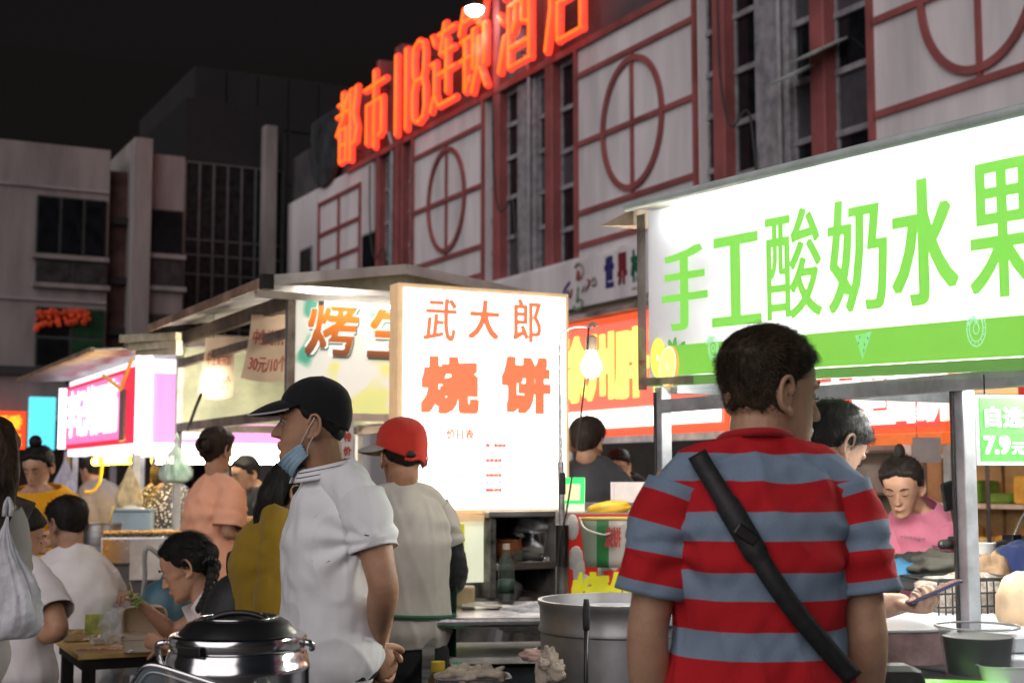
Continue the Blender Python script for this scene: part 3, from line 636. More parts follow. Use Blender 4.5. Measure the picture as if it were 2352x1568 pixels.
# red banner stand
rb = empty('banner_stand', at(1380, 1380, 5.45), R(4), 'red stand with yellow flatbread characters and white lion dancers behind the drum', 'stand'); rb.location.z = 0
zt1 = at(1380, 1178, 5.3).z; xa, xb = at(1300, 1300, 5.3).x - rb.location.x, at(1560, 1300, 5.3).x - rb.location.x
MB().box(xa, xb, -.1, .35, .4, zt1).build('body', mat('stand_body', (.3, .29, .28), .6), rb)
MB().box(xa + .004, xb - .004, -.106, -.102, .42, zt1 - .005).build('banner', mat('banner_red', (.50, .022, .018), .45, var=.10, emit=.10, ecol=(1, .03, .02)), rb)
for (x, y) in ((xa + .04, -.05), (xb - .04, -.05), (xa + .04, .3), (xb - .04, .3)): MB().box(x - .02, x + .02, y - .02, y + .02, 0, .398).build('leg', alu, rb)
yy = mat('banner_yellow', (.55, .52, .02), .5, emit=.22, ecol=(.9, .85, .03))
q0 = at(1302, 1386, 5.34); lettering(rb, '烧饼', yy, (xa + .01, -.110, q0.z - .03), (1, 0, 0), (0, 0, 1), .30, .15, bold=.05)
lettering(rb, '味', yy, (xa + .19, -.110, q0.z + .13), (1, 0, 0), (0, 0, 1), .09, .085, bold=.05)
wp = mat('print_white', (.7, .68, .66), .6)
b = MB()
for (px, py, rx, rz) in ((1318, 1280, .028, .045), (1325, 1310, .024, .06), (1335, 1335, .03, .03), (1310, 1290, .016, .03), (1310, 1210, .025, .05), (1385, 1300, .03, .018), (1405, 1295, .022, .026), (1375, 1312, .012, .03), (1425, 1290, .02, .012)):
    q = at(px, py, 5.34); b.ell((q.x - rb.location.x, -.108, q.z), (rx, .004, rz), 10, 6)
b.build('print', wp, rb)

# ------------------------------------------------------------------ oyster stall
ov, ou = 2.33, 7.0
os2 = stall('oyster_stall', ov, ou, 'grilled oyster stall with a shallow gable roof and painted end panel')
post_m = mat('post_grey', (.35, .32, .30), .5, .5, var=.3); beam_m = mat('beam_brown', (.24, .185, .16), .55, .3, var=.25)
of = onv(415, 770, ov).y
for (v, u) in ((ov, ou), (ov, of), (3.62, ou), (3.62, of)): BX('post', post_m if u == ou else mat('post_white', (.62, .62, .62), .5, var=.2), os2, v - .022, v + .022, u - .022, u + .022, 0, 2.36, bevel=.003)
ev = 2.08; pv = 2.85; er = 3.7; u0, u1 = ou - .32, of - .15
roof_m = mat('roof_tin', (.30, .27, .27), .5, .4, var=.3, vs=3)
rfm = MB(); prof = [(ev, 2.375), (pv, 2.485), (er, 2.375)]
for (q, w_) in zip(prof[:-1], prof[1:]):
    rfm.add([LL(os2, q[0], u0, q[1]), LL(os2, w_[0], u0, w_[1]), LL(os2, w_[0], u1, w_[1]), LL(os2, q[0], u1, q[1])], [(0, 1, 2, 3)])
rfm.build('roof', roof_m, os2, solid=.008)
lip = mat('roof_lip', (.66, .64, .66), .35, .4, var=.12)
MB().bar(LL(os2, ev, u0, 2.368), LL(os2, ev, u1, 2.368), .012, .05).build('eave', mat('eave_copper', (.42, .27, .20), .4, .4, var=.3, vs=4), os2)
MB().bar(LL(os2, ev, u0 - .012, 2.372), LL(os2, pv, u0 - .012, 2.484), .012, .052).build('eave', lip, os2)
MB().bar(LL(os2, pv, u0 - .012, 2.484), LL(os2, er, u0 - .012, 2.374), .012, .052).build('eave', lip, os2)
B('eave_corner', black_plastic, os2, *[x for pr in zip(LL(os2, ev - .012, u0 - .03, 2.33), LL(os2, ev + .045, u0 + .03, 2.405)) for x in pr])
MB().prism([(LL(os2, ev + .06, 0, 0)[0], 2.365), (LL(os2, pv, 0, 0)[0], 2.462), (LL(os2, er - .06, 0, 0)[0], 2.365)], 'y', -.30, -.285).build('gable', mat('gable_green', (.30, .32, .26), .6, var=.2), os2)
BX('beam', lip, os2, ev + .05, 3.6, ou - .045, ou - .024, 2.325, 2.362)
for z0, z1 in ((2.28, 2.36), (2.13, 2.18)): BX('beam', beam_m, os2, ov - .02, ov + .02, ou + .024, of - .024, z0, z1)
BX('beam', beam_m, os2, ov - .02, ov + .02, ou + .024, of - .024, 1.70, 1.755)
for z0, z1 in ((2.28, 2.36), (1.70, 1.75)): BX('beam', beam_m, os2, 3.6, 3.64, ou + .024, of - .024, z0, z1); BX('beam', beam_m, os2, ov + .024, 3.596, of - .02, of + .02, z0, z1)
cream = mat('cream_panel', (.60, .60, .43), .6, var=.12, vs=5)
BX('cream_panel', cream, os2, 3.55, 3.575, ou + .03, of - .03, 1.76, 2.14)
for k in range(5): BX('slat', mat('slat_green', (.36, .40, .36), .5, var=.1), os2, 3.54, 3.58, ou + .03, of - .03, 2.15 + k * .04, 2.182 + k * .04)
BX('cream_panel', cream, os2, ov + .03, 3.54, of + .022, of + .04, 1.76, 2.27)
# painted end panel
pm = bpy.data.materials.new('painted_panel'); pm.use_nodes = True; t = pm.node_tree; p = t.nodes['Principled BSDF']
tc = t.nodes.new('ShaderNodeTexCoord'); n1 = t.nodes.new('ShaderNodeTexNoise'); n1.inputs['Scale'].default_value = 3.2; n1.inputs['Detail'].default_value = 2
r1 = t.nodes.new('ShaderNodeValToRGB'); e = r1.color_ramp.elements
e[0].position = .30; e[0].color = (.10, .42, .30, 1); e[1].position = .36; e[1].color = (.80, .80, .72, 1)
for po, c_ in ((.52, (.82, .80, .74, 1)), (.58, (.80, .78, .30, 1)), (.66, (.72, .76, .30, 1)), (.70, (.85, .84, .78, 1))): x = e.new(po); x.color = c_
t.links.new(tc.outputs['Object'], n1.inputs[0]); t.links.new(n1.outputs[0], r1.inputs[0]); t.links.new(r1.outputs[0], p.inputs['Base Color'])
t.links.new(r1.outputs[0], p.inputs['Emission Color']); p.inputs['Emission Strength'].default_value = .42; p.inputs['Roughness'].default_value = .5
pz0, pz1 = onu(660, 945, ou).z, onu(660, 672, ou).z
pnl = BX('painted_panel', pm, os2, ov + .026, 3.59, ou - .02, ou + .0, pz0, pz1)
BX('beam', lip, os2, ov + .026, 3.59, ou - .024, ou + .02, pz0 - .04, pz0 - .003)
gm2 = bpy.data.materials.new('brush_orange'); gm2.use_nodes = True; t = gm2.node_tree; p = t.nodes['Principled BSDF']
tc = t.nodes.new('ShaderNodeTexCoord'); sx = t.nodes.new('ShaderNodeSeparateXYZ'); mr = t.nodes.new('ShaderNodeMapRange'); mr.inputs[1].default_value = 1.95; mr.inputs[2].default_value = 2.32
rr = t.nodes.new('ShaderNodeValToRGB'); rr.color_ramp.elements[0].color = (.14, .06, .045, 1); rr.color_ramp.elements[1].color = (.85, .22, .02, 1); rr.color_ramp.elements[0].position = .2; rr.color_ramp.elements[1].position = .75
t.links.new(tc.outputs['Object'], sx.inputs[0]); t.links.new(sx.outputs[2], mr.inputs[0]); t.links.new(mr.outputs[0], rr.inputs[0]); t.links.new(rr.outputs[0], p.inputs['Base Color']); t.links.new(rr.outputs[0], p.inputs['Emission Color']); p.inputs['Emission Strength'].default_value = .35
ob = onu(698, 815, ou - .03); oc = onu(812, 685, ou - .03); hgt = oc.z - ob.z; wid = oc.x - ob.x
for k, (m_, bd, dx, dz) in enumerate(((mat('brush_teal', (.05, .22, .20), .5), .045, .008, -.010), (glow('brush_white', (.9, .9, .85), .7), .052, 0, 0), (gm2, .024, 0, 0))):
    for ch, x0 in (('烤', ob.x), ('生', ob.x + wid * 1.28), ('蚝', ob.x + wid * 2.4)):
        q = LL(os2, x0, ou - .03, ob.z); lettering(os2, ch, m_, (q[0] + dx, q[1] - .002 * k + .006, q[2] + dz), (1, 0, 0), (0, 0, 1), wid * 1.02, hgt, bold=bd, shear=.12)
bulb(at(487, 888, 8.62), 'bright bulb hanging behind the small paper notice', r=.05, s=170, col=(1, .94, .72), up=.30)
tube_lamp(uv(2.75, ou + .2, 2.34), uv(2.75, ou + 1.0, 2.34), 'tube lamp under the oyster stall roof', s=120, col=(1, .96, .85), group=None)
tube_lamp(uv(ov + .1, ou - .16, 2.30), uv(3.5, ou - .16, 2.30), 'tube lamp over the painted oyster panel', s=12, r=.01, col=(1, .95, .78), group=None)
# paper notices on the beam
paper = mat('notice_paper', (.56, .41, .30), .7, var=.06, transl=.15); pr = mat('notice_red', (.42, .05, .035), .6)
for (x0, x1, y0, y1, d_, sc_, lb_) in ((460, 517, 775, 905, 8.55, 1.0, 'small sagging paper notice backlit by the bulb'), (560, 650, 722, 862, 7.62, 1.0, 'larger tan paper notice hanging nearest the painted panel')):
    p0 = at(x0, y0, d_); p1 = at(x1, y1, d_ - .25)
    n_ = empty('paper_notice', (p0.x, p0.y, p0.z), 0, lb_, 'notice', 'paper price notices on the oyster stall')
    ww = p1.x - p0.x; hh = p0.z - p1.z
    def pf(s, t_, ww=ww, hh=hh): fl_ = .18 * t_ ** 2; return (ww * (.16 * (1 - t_ ** 1.5) + s * (.84 + .16 * t_ ** 1.5)), .03 * math.sin(s * 2.4) - fl_ * .35 + .06 * s * (t_ - .5), -hh * t_ - .02 * math.sin(s * 3.1) * t_)
    MB().grid(pf, 10, 12).build('sheet', paper, n_, smooth=True)
    for s_, t0, t1 in (('中生蚝特价', .22, .46), ('30元/10个', .62, .86)):
        v, f = glyph_mesh(s_); mn, mx = v.min(0), v.max(0); b = MB()
        for k, dx in enumerate((-.006, .006)):
            b.add([Vector(pf(.10 + .8 * (q[0] - mn[0]) / (mx[0] - mn[0]) + dx, t1 + (t0 - t1) * (q[1] - mn[1]) / (mx[1] - mn[1]))) + Vector((0, -.003 - .0004 * k, 0)) for q in v], f)
        b.build('lettering', pr, n_)
# counter and grill of the oyster stall
BX('counter', mat('stall_steel', (.4, .4, .4), .4, .7, var=.3), os2, ov + .03, 3.5, ou + .1, of - .1, .15, .92)

# ------------------------------------------------------------------ pink stall further left
Cc = at(315, 1035, 9.7); Aa = at(150, 1035, 12.2); dv_ = Aa - Cc; rz = math.atan2(-dv_.x, dv_.y)
ps = empty('pink_stall', (Cc.x, Cc.y, 0), rz, 'pink and red lit stall with white characters and yellow tube lamps', 'stall')
Lp = math.hypot(dv_.x, dv_.y); z0, z1 = at(315, 1036, 9.7).z, at(315, 822, 9.7).z
B('sign_core', mat('sign_white', (.8, .75, .78), .5, emit=1.0, ecol=(1, .93, 1)), ps, .02, 1.45, .02, Lp, z0, z1)
B('sign_face', glow('face_red', (.75, .03, .07), .75), ps, -.005, .018, .03, Lp - .02, z0 + .06, z1 - .05)
B('sign_face', glow('face_pink', (.95, .20, .46), .8), ps, -.012, -.006, .50, Lp - .12, z0 + .10, z1 - .08)
B('sign_face', glow('face_magenta', (.95, .36, .84), .72), ps, .10, 1.4, -.004, .018, z0 + .06, z1 - .10)
B('corner', glow('corner_white', (1, .95, 1), 1.5), ps, -.02, .09, -.02, .015, z0 - .02, z1 + .02)
wt = glow('letter_white', (1, .97, 1), 1.2)
lettering(ps, '李记烤面筋', wt, (-.018, Lp - .15, z0 + .15), (0, -1, 0), (0, 0, 1), Lp - .75, (z1 - z0) * .62, bold=.05)
lettering(ps, '烤', wt, (.30, -.01, z0 + .37), (1, 0, 0), (0, 0, 1), .24, .24, bold=.05); lettering(ps, '肠', wt, (.30, -.01, z0 + .09), (1, 0, 0), (0, 0, 1), .24, .24, bold=.05)
B('strip_sign', mat('strip_grey', (.4, .3, .3), .5), ps, -.035, -.02, .30, .46, z0 + .08, z1 - .2)
MB().bar((-.03, .1, z1), (-.04, .38, z1 - .18), .02).bar((-.03, 1.1, z1 - .05), (-.04, .38, z1 - .2), .02).build('ribbon', mat('ribbon_orange', (.8, .35, .05), .5, emit=.3, ecol=(1, .5, .1)), ps)
rf = MB(); rf.grid(lambda s, t_: (-.38 + 2.1 * s, -.30 + (Lp + .6) * t_, z1 + .02 + .16 * s + .015 * math.sin(t_ * 30)), 4, 40); rf.build('roof', mat('roof_old', (.26, .25, .25), .45, .5, var=.35), ps, solid=.01)
MB().bar((-.38, -.30, z1 + .02), (-.38, Lp + .25, z1 + .02), .03).build('eave', mat('eave_rust', (.25, .17, .12), .6, var=.3), ps)
for (x, y, m_) in ((.0, .03, mat('post_white', (.62, .62, .62))), (.0, Lp - .1, mat('post_wood', (.45, .30, .12), .6)), (1.4, .05, alu), (1.4, Lp - .1, alu)): B('post', m_, ps, x - .025, x + .025, y - .025, y + .025, 0, z0)
B('counter', mat('stall_steel', (.4, .4, .4)), ps, .1, 1.2, .15, Lp - .2, .1, .86)
Mp = ps.matrix_basis if False else Matrix.Translation((Cc.x, Cc.y, 0)) @ Matrix.Rotation(rz, 4, 'Z')
wp_ = lambda x, y, z: Mp @ Vector((x, y, z))
tube_lamp(wp_(.02, .12, z0 - .055), wp_(.02, 1.6, z0 - .055), 'yellow tube lamp under the front sign of the pink stall', s=26, r=.030, col=(1, .56, .025), group=None)
tube_lamp(wp_(.1, .0, z0 - .06), wp_(1.2, .0, z0 - .06), 'warm tube lamp under the magenta side sign', s=45, r=.026, col=(1, .88, .6), group=None)
# narrow white-framed sign behind, pink sign seen through the oyster stall
p0 = at(132, 1030, 13.0); ns = empty('frame_sign', (p0.x, p0.y, 0), R(15), 'narrow white-framed lit sign between the cyan box and the pink stall', 'sign')
zA, zB = at(132, 1030, 13).z, at(132, 892, 13).z
B('frame', glow('frame_white', (1, .93, 1), 1.6), ns, 0, .32, 0, .08, zA, zB); B('face', glow('frame_mauve', (.55, .42, .58), .75), ns, .07, .22, -.01, -.002, zA + .1, zB - .1)
MB().bar((.16, .04, 0), (.16, .04, zA), .05).build('post', alu, ns)
p0 = at(300, 1045, 13.2); bs_ = empty('pink_sign', (p0.x, p0.y, 0), R(6), 'pink lit sign with a white lamp row seen under the oyster stall', 'sign')
zA, zB = at(300, 1048, 13.2).z, at(300, 985, 13.2).z; wd = at(720, 1000, 13.2).x - p0.x
B('face', glow('far_pink', (1, .52, .82), 1.2), bs_, 0, wd, 0, .1, zA + .12, zB + .3)
for k in range(14): B('lamp', glow('far_lamp', (1, .93, .82), 3.2), bs_, wd * k / 14 + .03, wd * (k + 1) / 14 - .03, -.03, .06, zA, zA + .115)
for x in (.1, wd - .1): MB().bar((x, .05, 0), (x, .05, zA), .05).build('post', alu, bs_)

# ------------------------------------------------------------------ red stalls in the second row
RV = 5.2
def red_sign(px0, px1, pytop, pybot, name, label):
    ua, ub = onv(px1, 900, RV).y, onv(px0, 900, RV).y
    zt_, zb2 = onv((px0 + px1) / 2, pytop, RV).z, onv((px0 + px1) / 2, pybot, RV).z
    o = stall(name, RV, ua, label); return o, ub - ua, zb2, zt_
r1s, Lr, z0, z1 = red_sign(1285, 1672, 712, 998, 'red_stall', 'red lit food stall with big yellow characters behind the light box')
red_face = glow('red_face', (1.0, .13, .08), .85); ylw = glow('sign_yellow', (1.0, .86, .14), 1.15); wht = glow('sign_white_hot', (1, .93, .84), 1.8)
B('sign', mat('sign_red_edge', (.5, .03, .02), .5, emit=.6, ecol=(1, .12, .03)), r1s, .0, .16, 0, Lr, z0, z1)
B('face', red_face, r1s, -.008, -.001, .03, Lr - .03, z0 + .05, z1 - .05)
h_ = z1 - z0
lettering(r1s, '徐州胖子', ylw, (-.016, Lr - .02, z0 + h_ * .30), (0, -1, 0), (0, 0, 1), 1.62, h_ * .58, bold=.05)
lettering(r1s, '烤面筋', ylw, (-.016, Lr - 1.75, z0 + h_ * .42), (0, -1, 0), (0, 0, 1), .85, h_ * .3, bold=.05)
for k in range(8): B('lamp_cover', wht, r1s, -.03, -.012, .06 + k * (Lr - .1) / 8, .06 + (k + 1) * (Lr - .1) / 8 - .03, z0 + .06, z0 + h_ * .22)
B('rail', alu, r1s, -.02, .05, 0, Lr, z0 - .05, z0 - .004)
for u in (.03, Lr - .03):
    for v in (.06, 1.5): B('post', alu, r1s, v - .025, v + .025, u - .025, u + .025, 0, z0 if v > 1 else z0 - .052)
B('roof', roof_m, r1s, -.1, 1.6, -.05, Lr + .05, z1 + .005, z1 + .04)
B('counter', dirty_steel, r1s, .1, .8, .05, Lr - .05, .1, .95)
B('stall_wall', mat('back_grey', (.30, .29, .27), .6, var=.3, vs=3), r1s, 1.52, 1.56, .06, Lr - .06, .0, z0)
for k in range(3): B('shelf', alu, r1s, 1.2, 1.515, .08, Lr - .08, 1.0 + k * .28, 1.02 + k * .28)
r2s, Lr2, z0, z1 = red_sign(1690, 2168, 800, 1000, 'red_stall', 'red stall with white thousand-mile flatbread characters behind the striped man')
B('sign', mat('sign_red_edge', (.5, .03, .02)), r2s, .0, .16, 0, Lr2, z0, z1); B('face', glow('red_face2', (.9, .06, .045), .8), r2s, -.008, -.001, .03, Lr2 - .03, z0 + .03, z1 - .03)
w2 = glow('sign_white_2', (1, .93, .88), 1.0)
for k, ch in enumerate('千里香饼'):
    ua = onv(1885 + k * 72, 950, RV).y - r2s['_o'][1]
    lettering(r2s, ch, w2, (-.016, ua, z0 + .05), (0, -1, 0), (0, 0, 1), .30, .40, bold=.055)
B('rail', mat('rail_orange', (.55, .12, .03), .5, emit=.35, ecol=(1, .2, .04)), r2s, -.02, .05, 0, Lr2, z0 - .06, z0 - .004)
for u in (.03, Lr2 - .03):
    for v in (.06, 1.4): B('post', alu, r2s, v - .025, v + .025, u - .025, u + .025, 0, z0 if v > 1 else z0 - .062)
B('roof', roof_m, r2s, -.1, 1.5, -.05, Lr2 + .05, z1 + .005, z1 + .04); B('counter', dirty_steel, r2s, .1, .7, .05, Lr2 - .05, .1, .92)
B('stall_wall', mat('back_tan', (.42, .32, .17), .6, var=.25, vs=3), r2s, 1.42, 1.46, .06, Lr2 - .06, .0, z0)
for u in np.linspace(.2, Lr2 - .3, 6): B('door_panel', mat('door_wood', (.38, .25, .11), .5, var=.2), r2s, 1.39, 1.418, u, u + .22, .1, z0 - .1)
tube_lamp(uv(RV + .5, r1s['_o'][1] + .2, 1.72), uv(RV + .5, r1s['_o'][1] + Lr - .2, 1.72), 'tube lamp inside the red stall with yellow characters', s=18, group=None)
tube_lamp(uv(RV + .5, r2s['_o'][1] + .2, 1.60), uv(RV + .5, r2s['_o'][1] + Lr2 - .2, 1.60), 'tube lamp inside the red stall with white characters', s=18, col=(1, .85, .55), group=None)
# third red stall edge at the far right, then the lit display racks
r3s, Lr3, z0, z1 = red_sign(2185, 2700, 800, 1010, 'red_stall', 'dark red stall front at the right edge behind the price board')
B('sign', mat('sign_red_dull', (.35, .02, .018), .5, emit=.18, ecol=(1, .05, .03)), r3s, 0, .16, 0, Lr3, z0, z1)
lettering(r3s, '烤冷面', glow('dull_yellow', (.8, .5, .2), .6), (-.006, Lr3 - .1, z0 + .06), (0, -1, 0), (0, 0, 1), 1.0, .3, bold=.05)
for u in (.03, Lr3 - .03):
    for v in (.06, 1.5): B('post', alu, r3s, v - .02, v + .02, u - .02, u + .02, 0, z0)
B('roof', roof_m, r3s, -.05, 1.6, -.03, Lr3 + .03, z1 + .005, z1 + .04)
rk = stall('display_rack', 6.3, onv(2600, 1000, 6.3).y, 'glass display rack with lit shelves of snacks at the right edge', 'shelf')
Lk = onv(2120, 1000, 6.3).y - rk['_o'][1]
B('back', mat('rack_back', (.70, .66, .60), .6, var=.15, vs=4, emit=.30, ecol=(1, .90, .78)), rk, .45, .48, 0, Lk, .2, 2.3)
for k, z in enumerate((.55, .90, 1.22, 1.52)):
    B('shelf', mat('rack_shelf', (.75, .72, .68), .4), rk, .02, .448, .02, Lk - .02, z, z + .02)
    B('shelf_lamp', glow('shelf_white', (1, .97, .9), 5.0 if k == 2 else 3.0), rk, .0, .018, .05, Lk - .05, z - .005, z + .022)
for y in (.01, Lk * .33, Lk * .66, Lk - .01): B('upright', mat('upright_dark', (.05, .05, .06), .4), rk, -.005, .02 - .021, y - .016, y + .016, 0, 2.3)
B('base', mat('rack_base', (.3, .28, .26), .6), rk, .03, .44, .02, Lk - .02, 0, .5)
rn = random.Random(11)
cols = [mat('snack_%d' % k, c, .6, var=.2) for k, c in enumerate(((.7, .45, .08), (.6, .25, .05), (.75, .62, .3), (.15, .35, .06), (.65, .5, .35), (.5, .2, .08)))]
for z in (.572, .922, 1.242, 1.542):
    y = .1
    while y < Lk - .2:
        w_ = rn.uniform(.08, .2); h2 = rn.uniform(.06, .2); m_ = rn.choice(cols)
        o = MB().box(-.09, .09, -w_ / 2, w_ / 2, 0, h2).build('snack_tray', m_, None, bevel=.02)
        o.location = uv(6.3 + .2, rk['_o'][1] + y + w_ / 2, z); o.rotation_euler = (0, 0, TH)
        tag(o, 'small tray of snacks on the lit display rack', 'food', 'snack trays on the display rack')
        y += w_ + rn.uniform(.02, .08)
tube_lamp(uv(6.25, rk['_o'][1] + .3, 2.2), uv(6.25, rk['_o'][1] + Lk - .3, 2.2), 'tube lamp on top of the display rack', s=16, col=(1, .9, .7), group=None)
# ------------------------------------------------------------------ people kit
def V3(*a): return np.array(a[0] if len(a) == 1 else a, float)
def nrm(v): v = np.asarray(v, float); return v / (np.linalg.norm(v) + 1e-9)
def chain(mb, P, rx, ry, fwd=(0, 1, 0), n=14, sub=4, cap=True):
    P = np.asarray(P, float); K = len(P)
    rx = np.full(K, rx) if np.isscalar(rx) else np.asarray(rx, float); ry = rx if ry is None else (np.full(K, ry) if np.isscalar(ry) else np.asarray(ry, float))
    Q = catmull(np.column_stack([P, rx, ry]), sub) if K > 2 else np.array([np.append(P[0], [rx[0], ry[0]]) * (1 - t) + np.append(P[-1], [rx[-1], ry[-1]]) * t for t in np.linspace(0, 1, sub + 1)])
    C = Q[:, :3]; T = np.gradient(C, axis=0); T /= np.linalg.norm(T, axis=1)[:, None] + 1e-9
    rings = []
    def ring(c, t, a, b_):
        f = np.asarray(fwd, float); bb = f - t * f.dot(t)
        if np.linalg.norm(bb) < .15: f = V3(.2, .3, 1); bb = f - t * f.dot(t)
        bb = nrm(bb); aa = np.cross(bb, t); th = np.arange(n) * 2 * np.pi / n
        return c + np.outer(np.cos(th) * a, aa) + np.outer(np.sin(th) * b_, bb)
    N = len(C)
    if cap:
        r = min(Q[0, 3], Q[0, 4])
        for s_, o_ in ((.35, .93), (.75, .62)): rings.append(ring(C[0] - T[0] * r * o_, T[0], Q[0, 3] * s_, Q[0, 4] * s_))
    for i in range(N): rings.append(ring(C[i], T[i], Q[i, 3], Q[i, 4]))
    if cap:
        r = min(Q[-1, 3], Q[-1, 4])
        for s_, o_ in ((.75, .62), (.35, .93)): rings.append(ring(C[-1] + T[-1] * r * o_, T[-1], Q[-1, 3] * s_, Q[-1, 4] * s_))
    m = len(rings); vs = np.vstack(rings)
    fs = [(i * n + k, i * n + (k + 1) % n, (i + 1) * n + (k + 1) % n, (i + 1) * n + k) for i in range(m - 1) for k in range(n)]
    fs += [tuple(range(n - 1, -1, -1)), tuple((m - 1) * n + k for k in range(n))]
    mb.add(vs, fs)
def remesh(mb, vox, it=4):
    me = mb.mesh(); o = bpy.data.objects.new('tmp', me); COL.objects.link(o)
    r = o.modifiers.new('r', 'REMESH'); r.mode = 'VOXEL'; r.voxel_size = vox; r.adaptivity = 0
    if it: s_ = o.modifiers.new('s', 'SMOOTH'); s_.factor = .5; s_.iterations = it
    dg = bpy.context.evaluated_depsgraph_get(); e = bpy.data.meshes.new_from_object(o.evaluated_get(dg))
    v = np.empty(len(e.vertices) * 3); e.vertices.foreach_get('co', v); v = v.reshape(-1, 3)
    li = np.empty(len(e.loops), int); e.loops.foreach_get('vertex_index', li)
    f = li.reshape(-1, 4)
    bpy.data.objects.remove(o); bpy.data.meshes.remove(me); bpy.data.meshes.remove(e)
    return v, f
def vnormals(v, f):
    n = np.zeros_like(v); a = np.cross(v[f[:, 2]] - v[f[:, 0]], v[f[:, 3]] - v[f[:, 1]])
    for k in range(4): np.add.at(n, f[:, k], a)
    return n / (np.linalg.norm(n, axis=1)[:, None] + 1e-12)
def quads(name, v, f, m, parent, smooth=True, attr=None, solid=0):
    me = bpy.data.meshes.new(name); me.from_pydata(v.tolist(), [], f.tolist() if hasattr(f, 'tolist') else f); me.update()
    if attr is not None:
        a = me.attributes.new('stripe', 'FLOAT', 'POINT'); a.data.foreach_set('value', np.asarray(attr, float))
    o = link(name, me, m, parent, smooth)
    if solid: s_ = o.modifiers.new('s', 'SOLIDIFY'); s_.thickness = solid; s_.offset = 0
    return o
# --- head
_hz = V3(-.118, -.112, -.100, -.080, -.055, -.025, .0, .02, .045, .07, .09, .105, .113, .117)
_hF = V3(.076, .086, .089, .0845, .088, .087, .084, .090, .089, .078, .058, .033, .014, -.01)
_hB = V3(.040, .012, -.015, -.045, -.072, -.090, -.098, -.102, -.102, -.095, -.079, -.056, -.036, -.02)
_hW = V3(.016, .029, .042, .051, .059, .066, .0705, .074, .0765, .073, .062, .044, .026, .008)
EXP = 2.25
def head_in(p):
    z = p[:, 2]; F = np.interp(z, _hz, _hF); Bk = np.interp(z, _hz, _hB); Wd = np.interp(z, _hz, _hW)
    c, h = (F + Bk) / 2, (F - Bk) / 2
    return (np.abs(p[:, 0] / Wd) ** EXP + np.abs((p[:, 1] - c) / h) ** EXP < 1) & (z > -.118) & (z < .117)
HO = V3(0, -.008, .012)
def head_R(d):
    lo = np.zeros(len(d)); hi = np.full(len(d), .2)
    for _ in range(22):
        mid = (lo + hi) / 2; ins = head_in(HO + d * mid[:, None]); lo = np.where(ins, mid, lo); hi = np.where(ins, hi, mid)
    return lo
def sgrid(nt, npz):
    ph = np.linspace(.0, 1, npz + 1) * np.pi; th = np.arange(nt) * 2 * np.pi / nt
    P, T = np.meshgrid(ph, th, indexing='ij')
    d = np.stack([np.sin(P) * np.sin(T), np.sin(P) * np.cos(T), np.cos(P)], -1).reshape(-1, 3)
    f = np.array([(i * nt + k, i * nt + (k + 1) % nt, (i + 1) * nt + (k + 1) % nt, (i + 1) * nt + k) for i in range(npz) for k in range(nt)])
    return d, f, T.reshape(-1)
GD, GF, GT = sgrid(72, 54); GR = head_R(GD)
def head_parts(mb, X, fem=False):
    b = MB(); n = 28; zs = np.interp(np.linspace(0, 1, 34), np.linspace(0, 1, len(_hz)), _hz)
    rings = []
    for z in zs:
        F, Bk, Wd = (np.interp(z, _hz, q) for q in (_hF, _hB, _hW)); c, h = (F + Bk) / 2, (F - Bk) / 2
        if fem and z < -.03: Wd = Wd * .93
        th = np.arange(n) * 2 * np.pi / n; cs, sn = np.cos(th), np.sin(th)
        rings.append(np.stack([Wd * np.sign(cs) * np.abs(cs) ** (2 / EXP), c + h * np.sign(sn) * np.abs(sn) ** (2 / EXP), np.full(n, z)], 1))
    m = len(rings)
    b.add(np.vstack(rings), [(i * n + k, i * n + (k + 1) % n, (i + 1) * n + (k + 1) % n, (i + 1) * n + k) for i in range(m - 1) for k in range(n)] + [tuple(range(n - 1, -1, -1)), tuple((m - 1) * n + k for k in range(n))])
    ns = .88 if fem else 1.
    chain(b, [(0, .082, .012), (0, .096, -.010), (0, .108 * (1 if not fem else .97), -.030), (0, .112 * (1 if not fem else .97), -.039)], [.007, .0082 * ns, .0092 * ns, .0088 * ns], None, n=10)
    chain(b, [(0, .088, -.045), (0, .105, -.042)], .008, .006, n=8, sub=2); b.ell((0, .088, -.020), (.0105, .015, .027), 12, 8); b.ell((0, .092, -.034), (.012, .013, .012), 12, 8)
    for s_ in (-1, 1):
        b.ell((s_ * .0115 * ns, .0965, -.0385), (.0075, .010, .0072), 10, 8)
        if not fem: chain(b, [(s_ * .012, .090, .017), (s_ * .032, .0865, .022), (s_ * .052, .070, .016)], [.006, .007, .006], None, n=8)
        b.ell((s_ * .031, .0715, -.001), (.0150, .0105, .0095), 12, 8)
        # ear: a dished shell with a rolled rim
        ex = s_ * .0735
        b.ell((ex, -.020, -.010), (.007, .018, .028), 10, 8)
        q = [(ex + s_ * (.004 + .012 * math.sin(a * .5)), -.020 + .021 * math.cos(a) * (1 if math.cos(a) < 0 else .75), -.006 + .033 * math.sin(a)) for a in np.linspace(.2, 4.6, 10)]
        chain(b, q, .0052, None, n=8, sub=2); b.ell((ex + s_ * .005, -.010, -.040), (.006, .009, .010), 8, 6)
    chain(b, [(-.021, .0845, -.0665), (-.008, .0915, -.0635), (0, .0920, -.0645), (.008, .0915, -.0635), (.021, .0845, -.0665)], [.004, .006, .0055, .006, .004], None, n=8)
    chain(b, [(-.018, .0845, -.074), (0, .0905, -.0755), (.018, .0845, -.074)], [.004, .0072, .004], None, n=8)
    b.ell((0, .078, -.102), (.020, .014, .014), 12, 8)
    v = (np.array(b.v) @ X[:3, :3].T) + X[:3, 3]; mb.add(v, b.f)
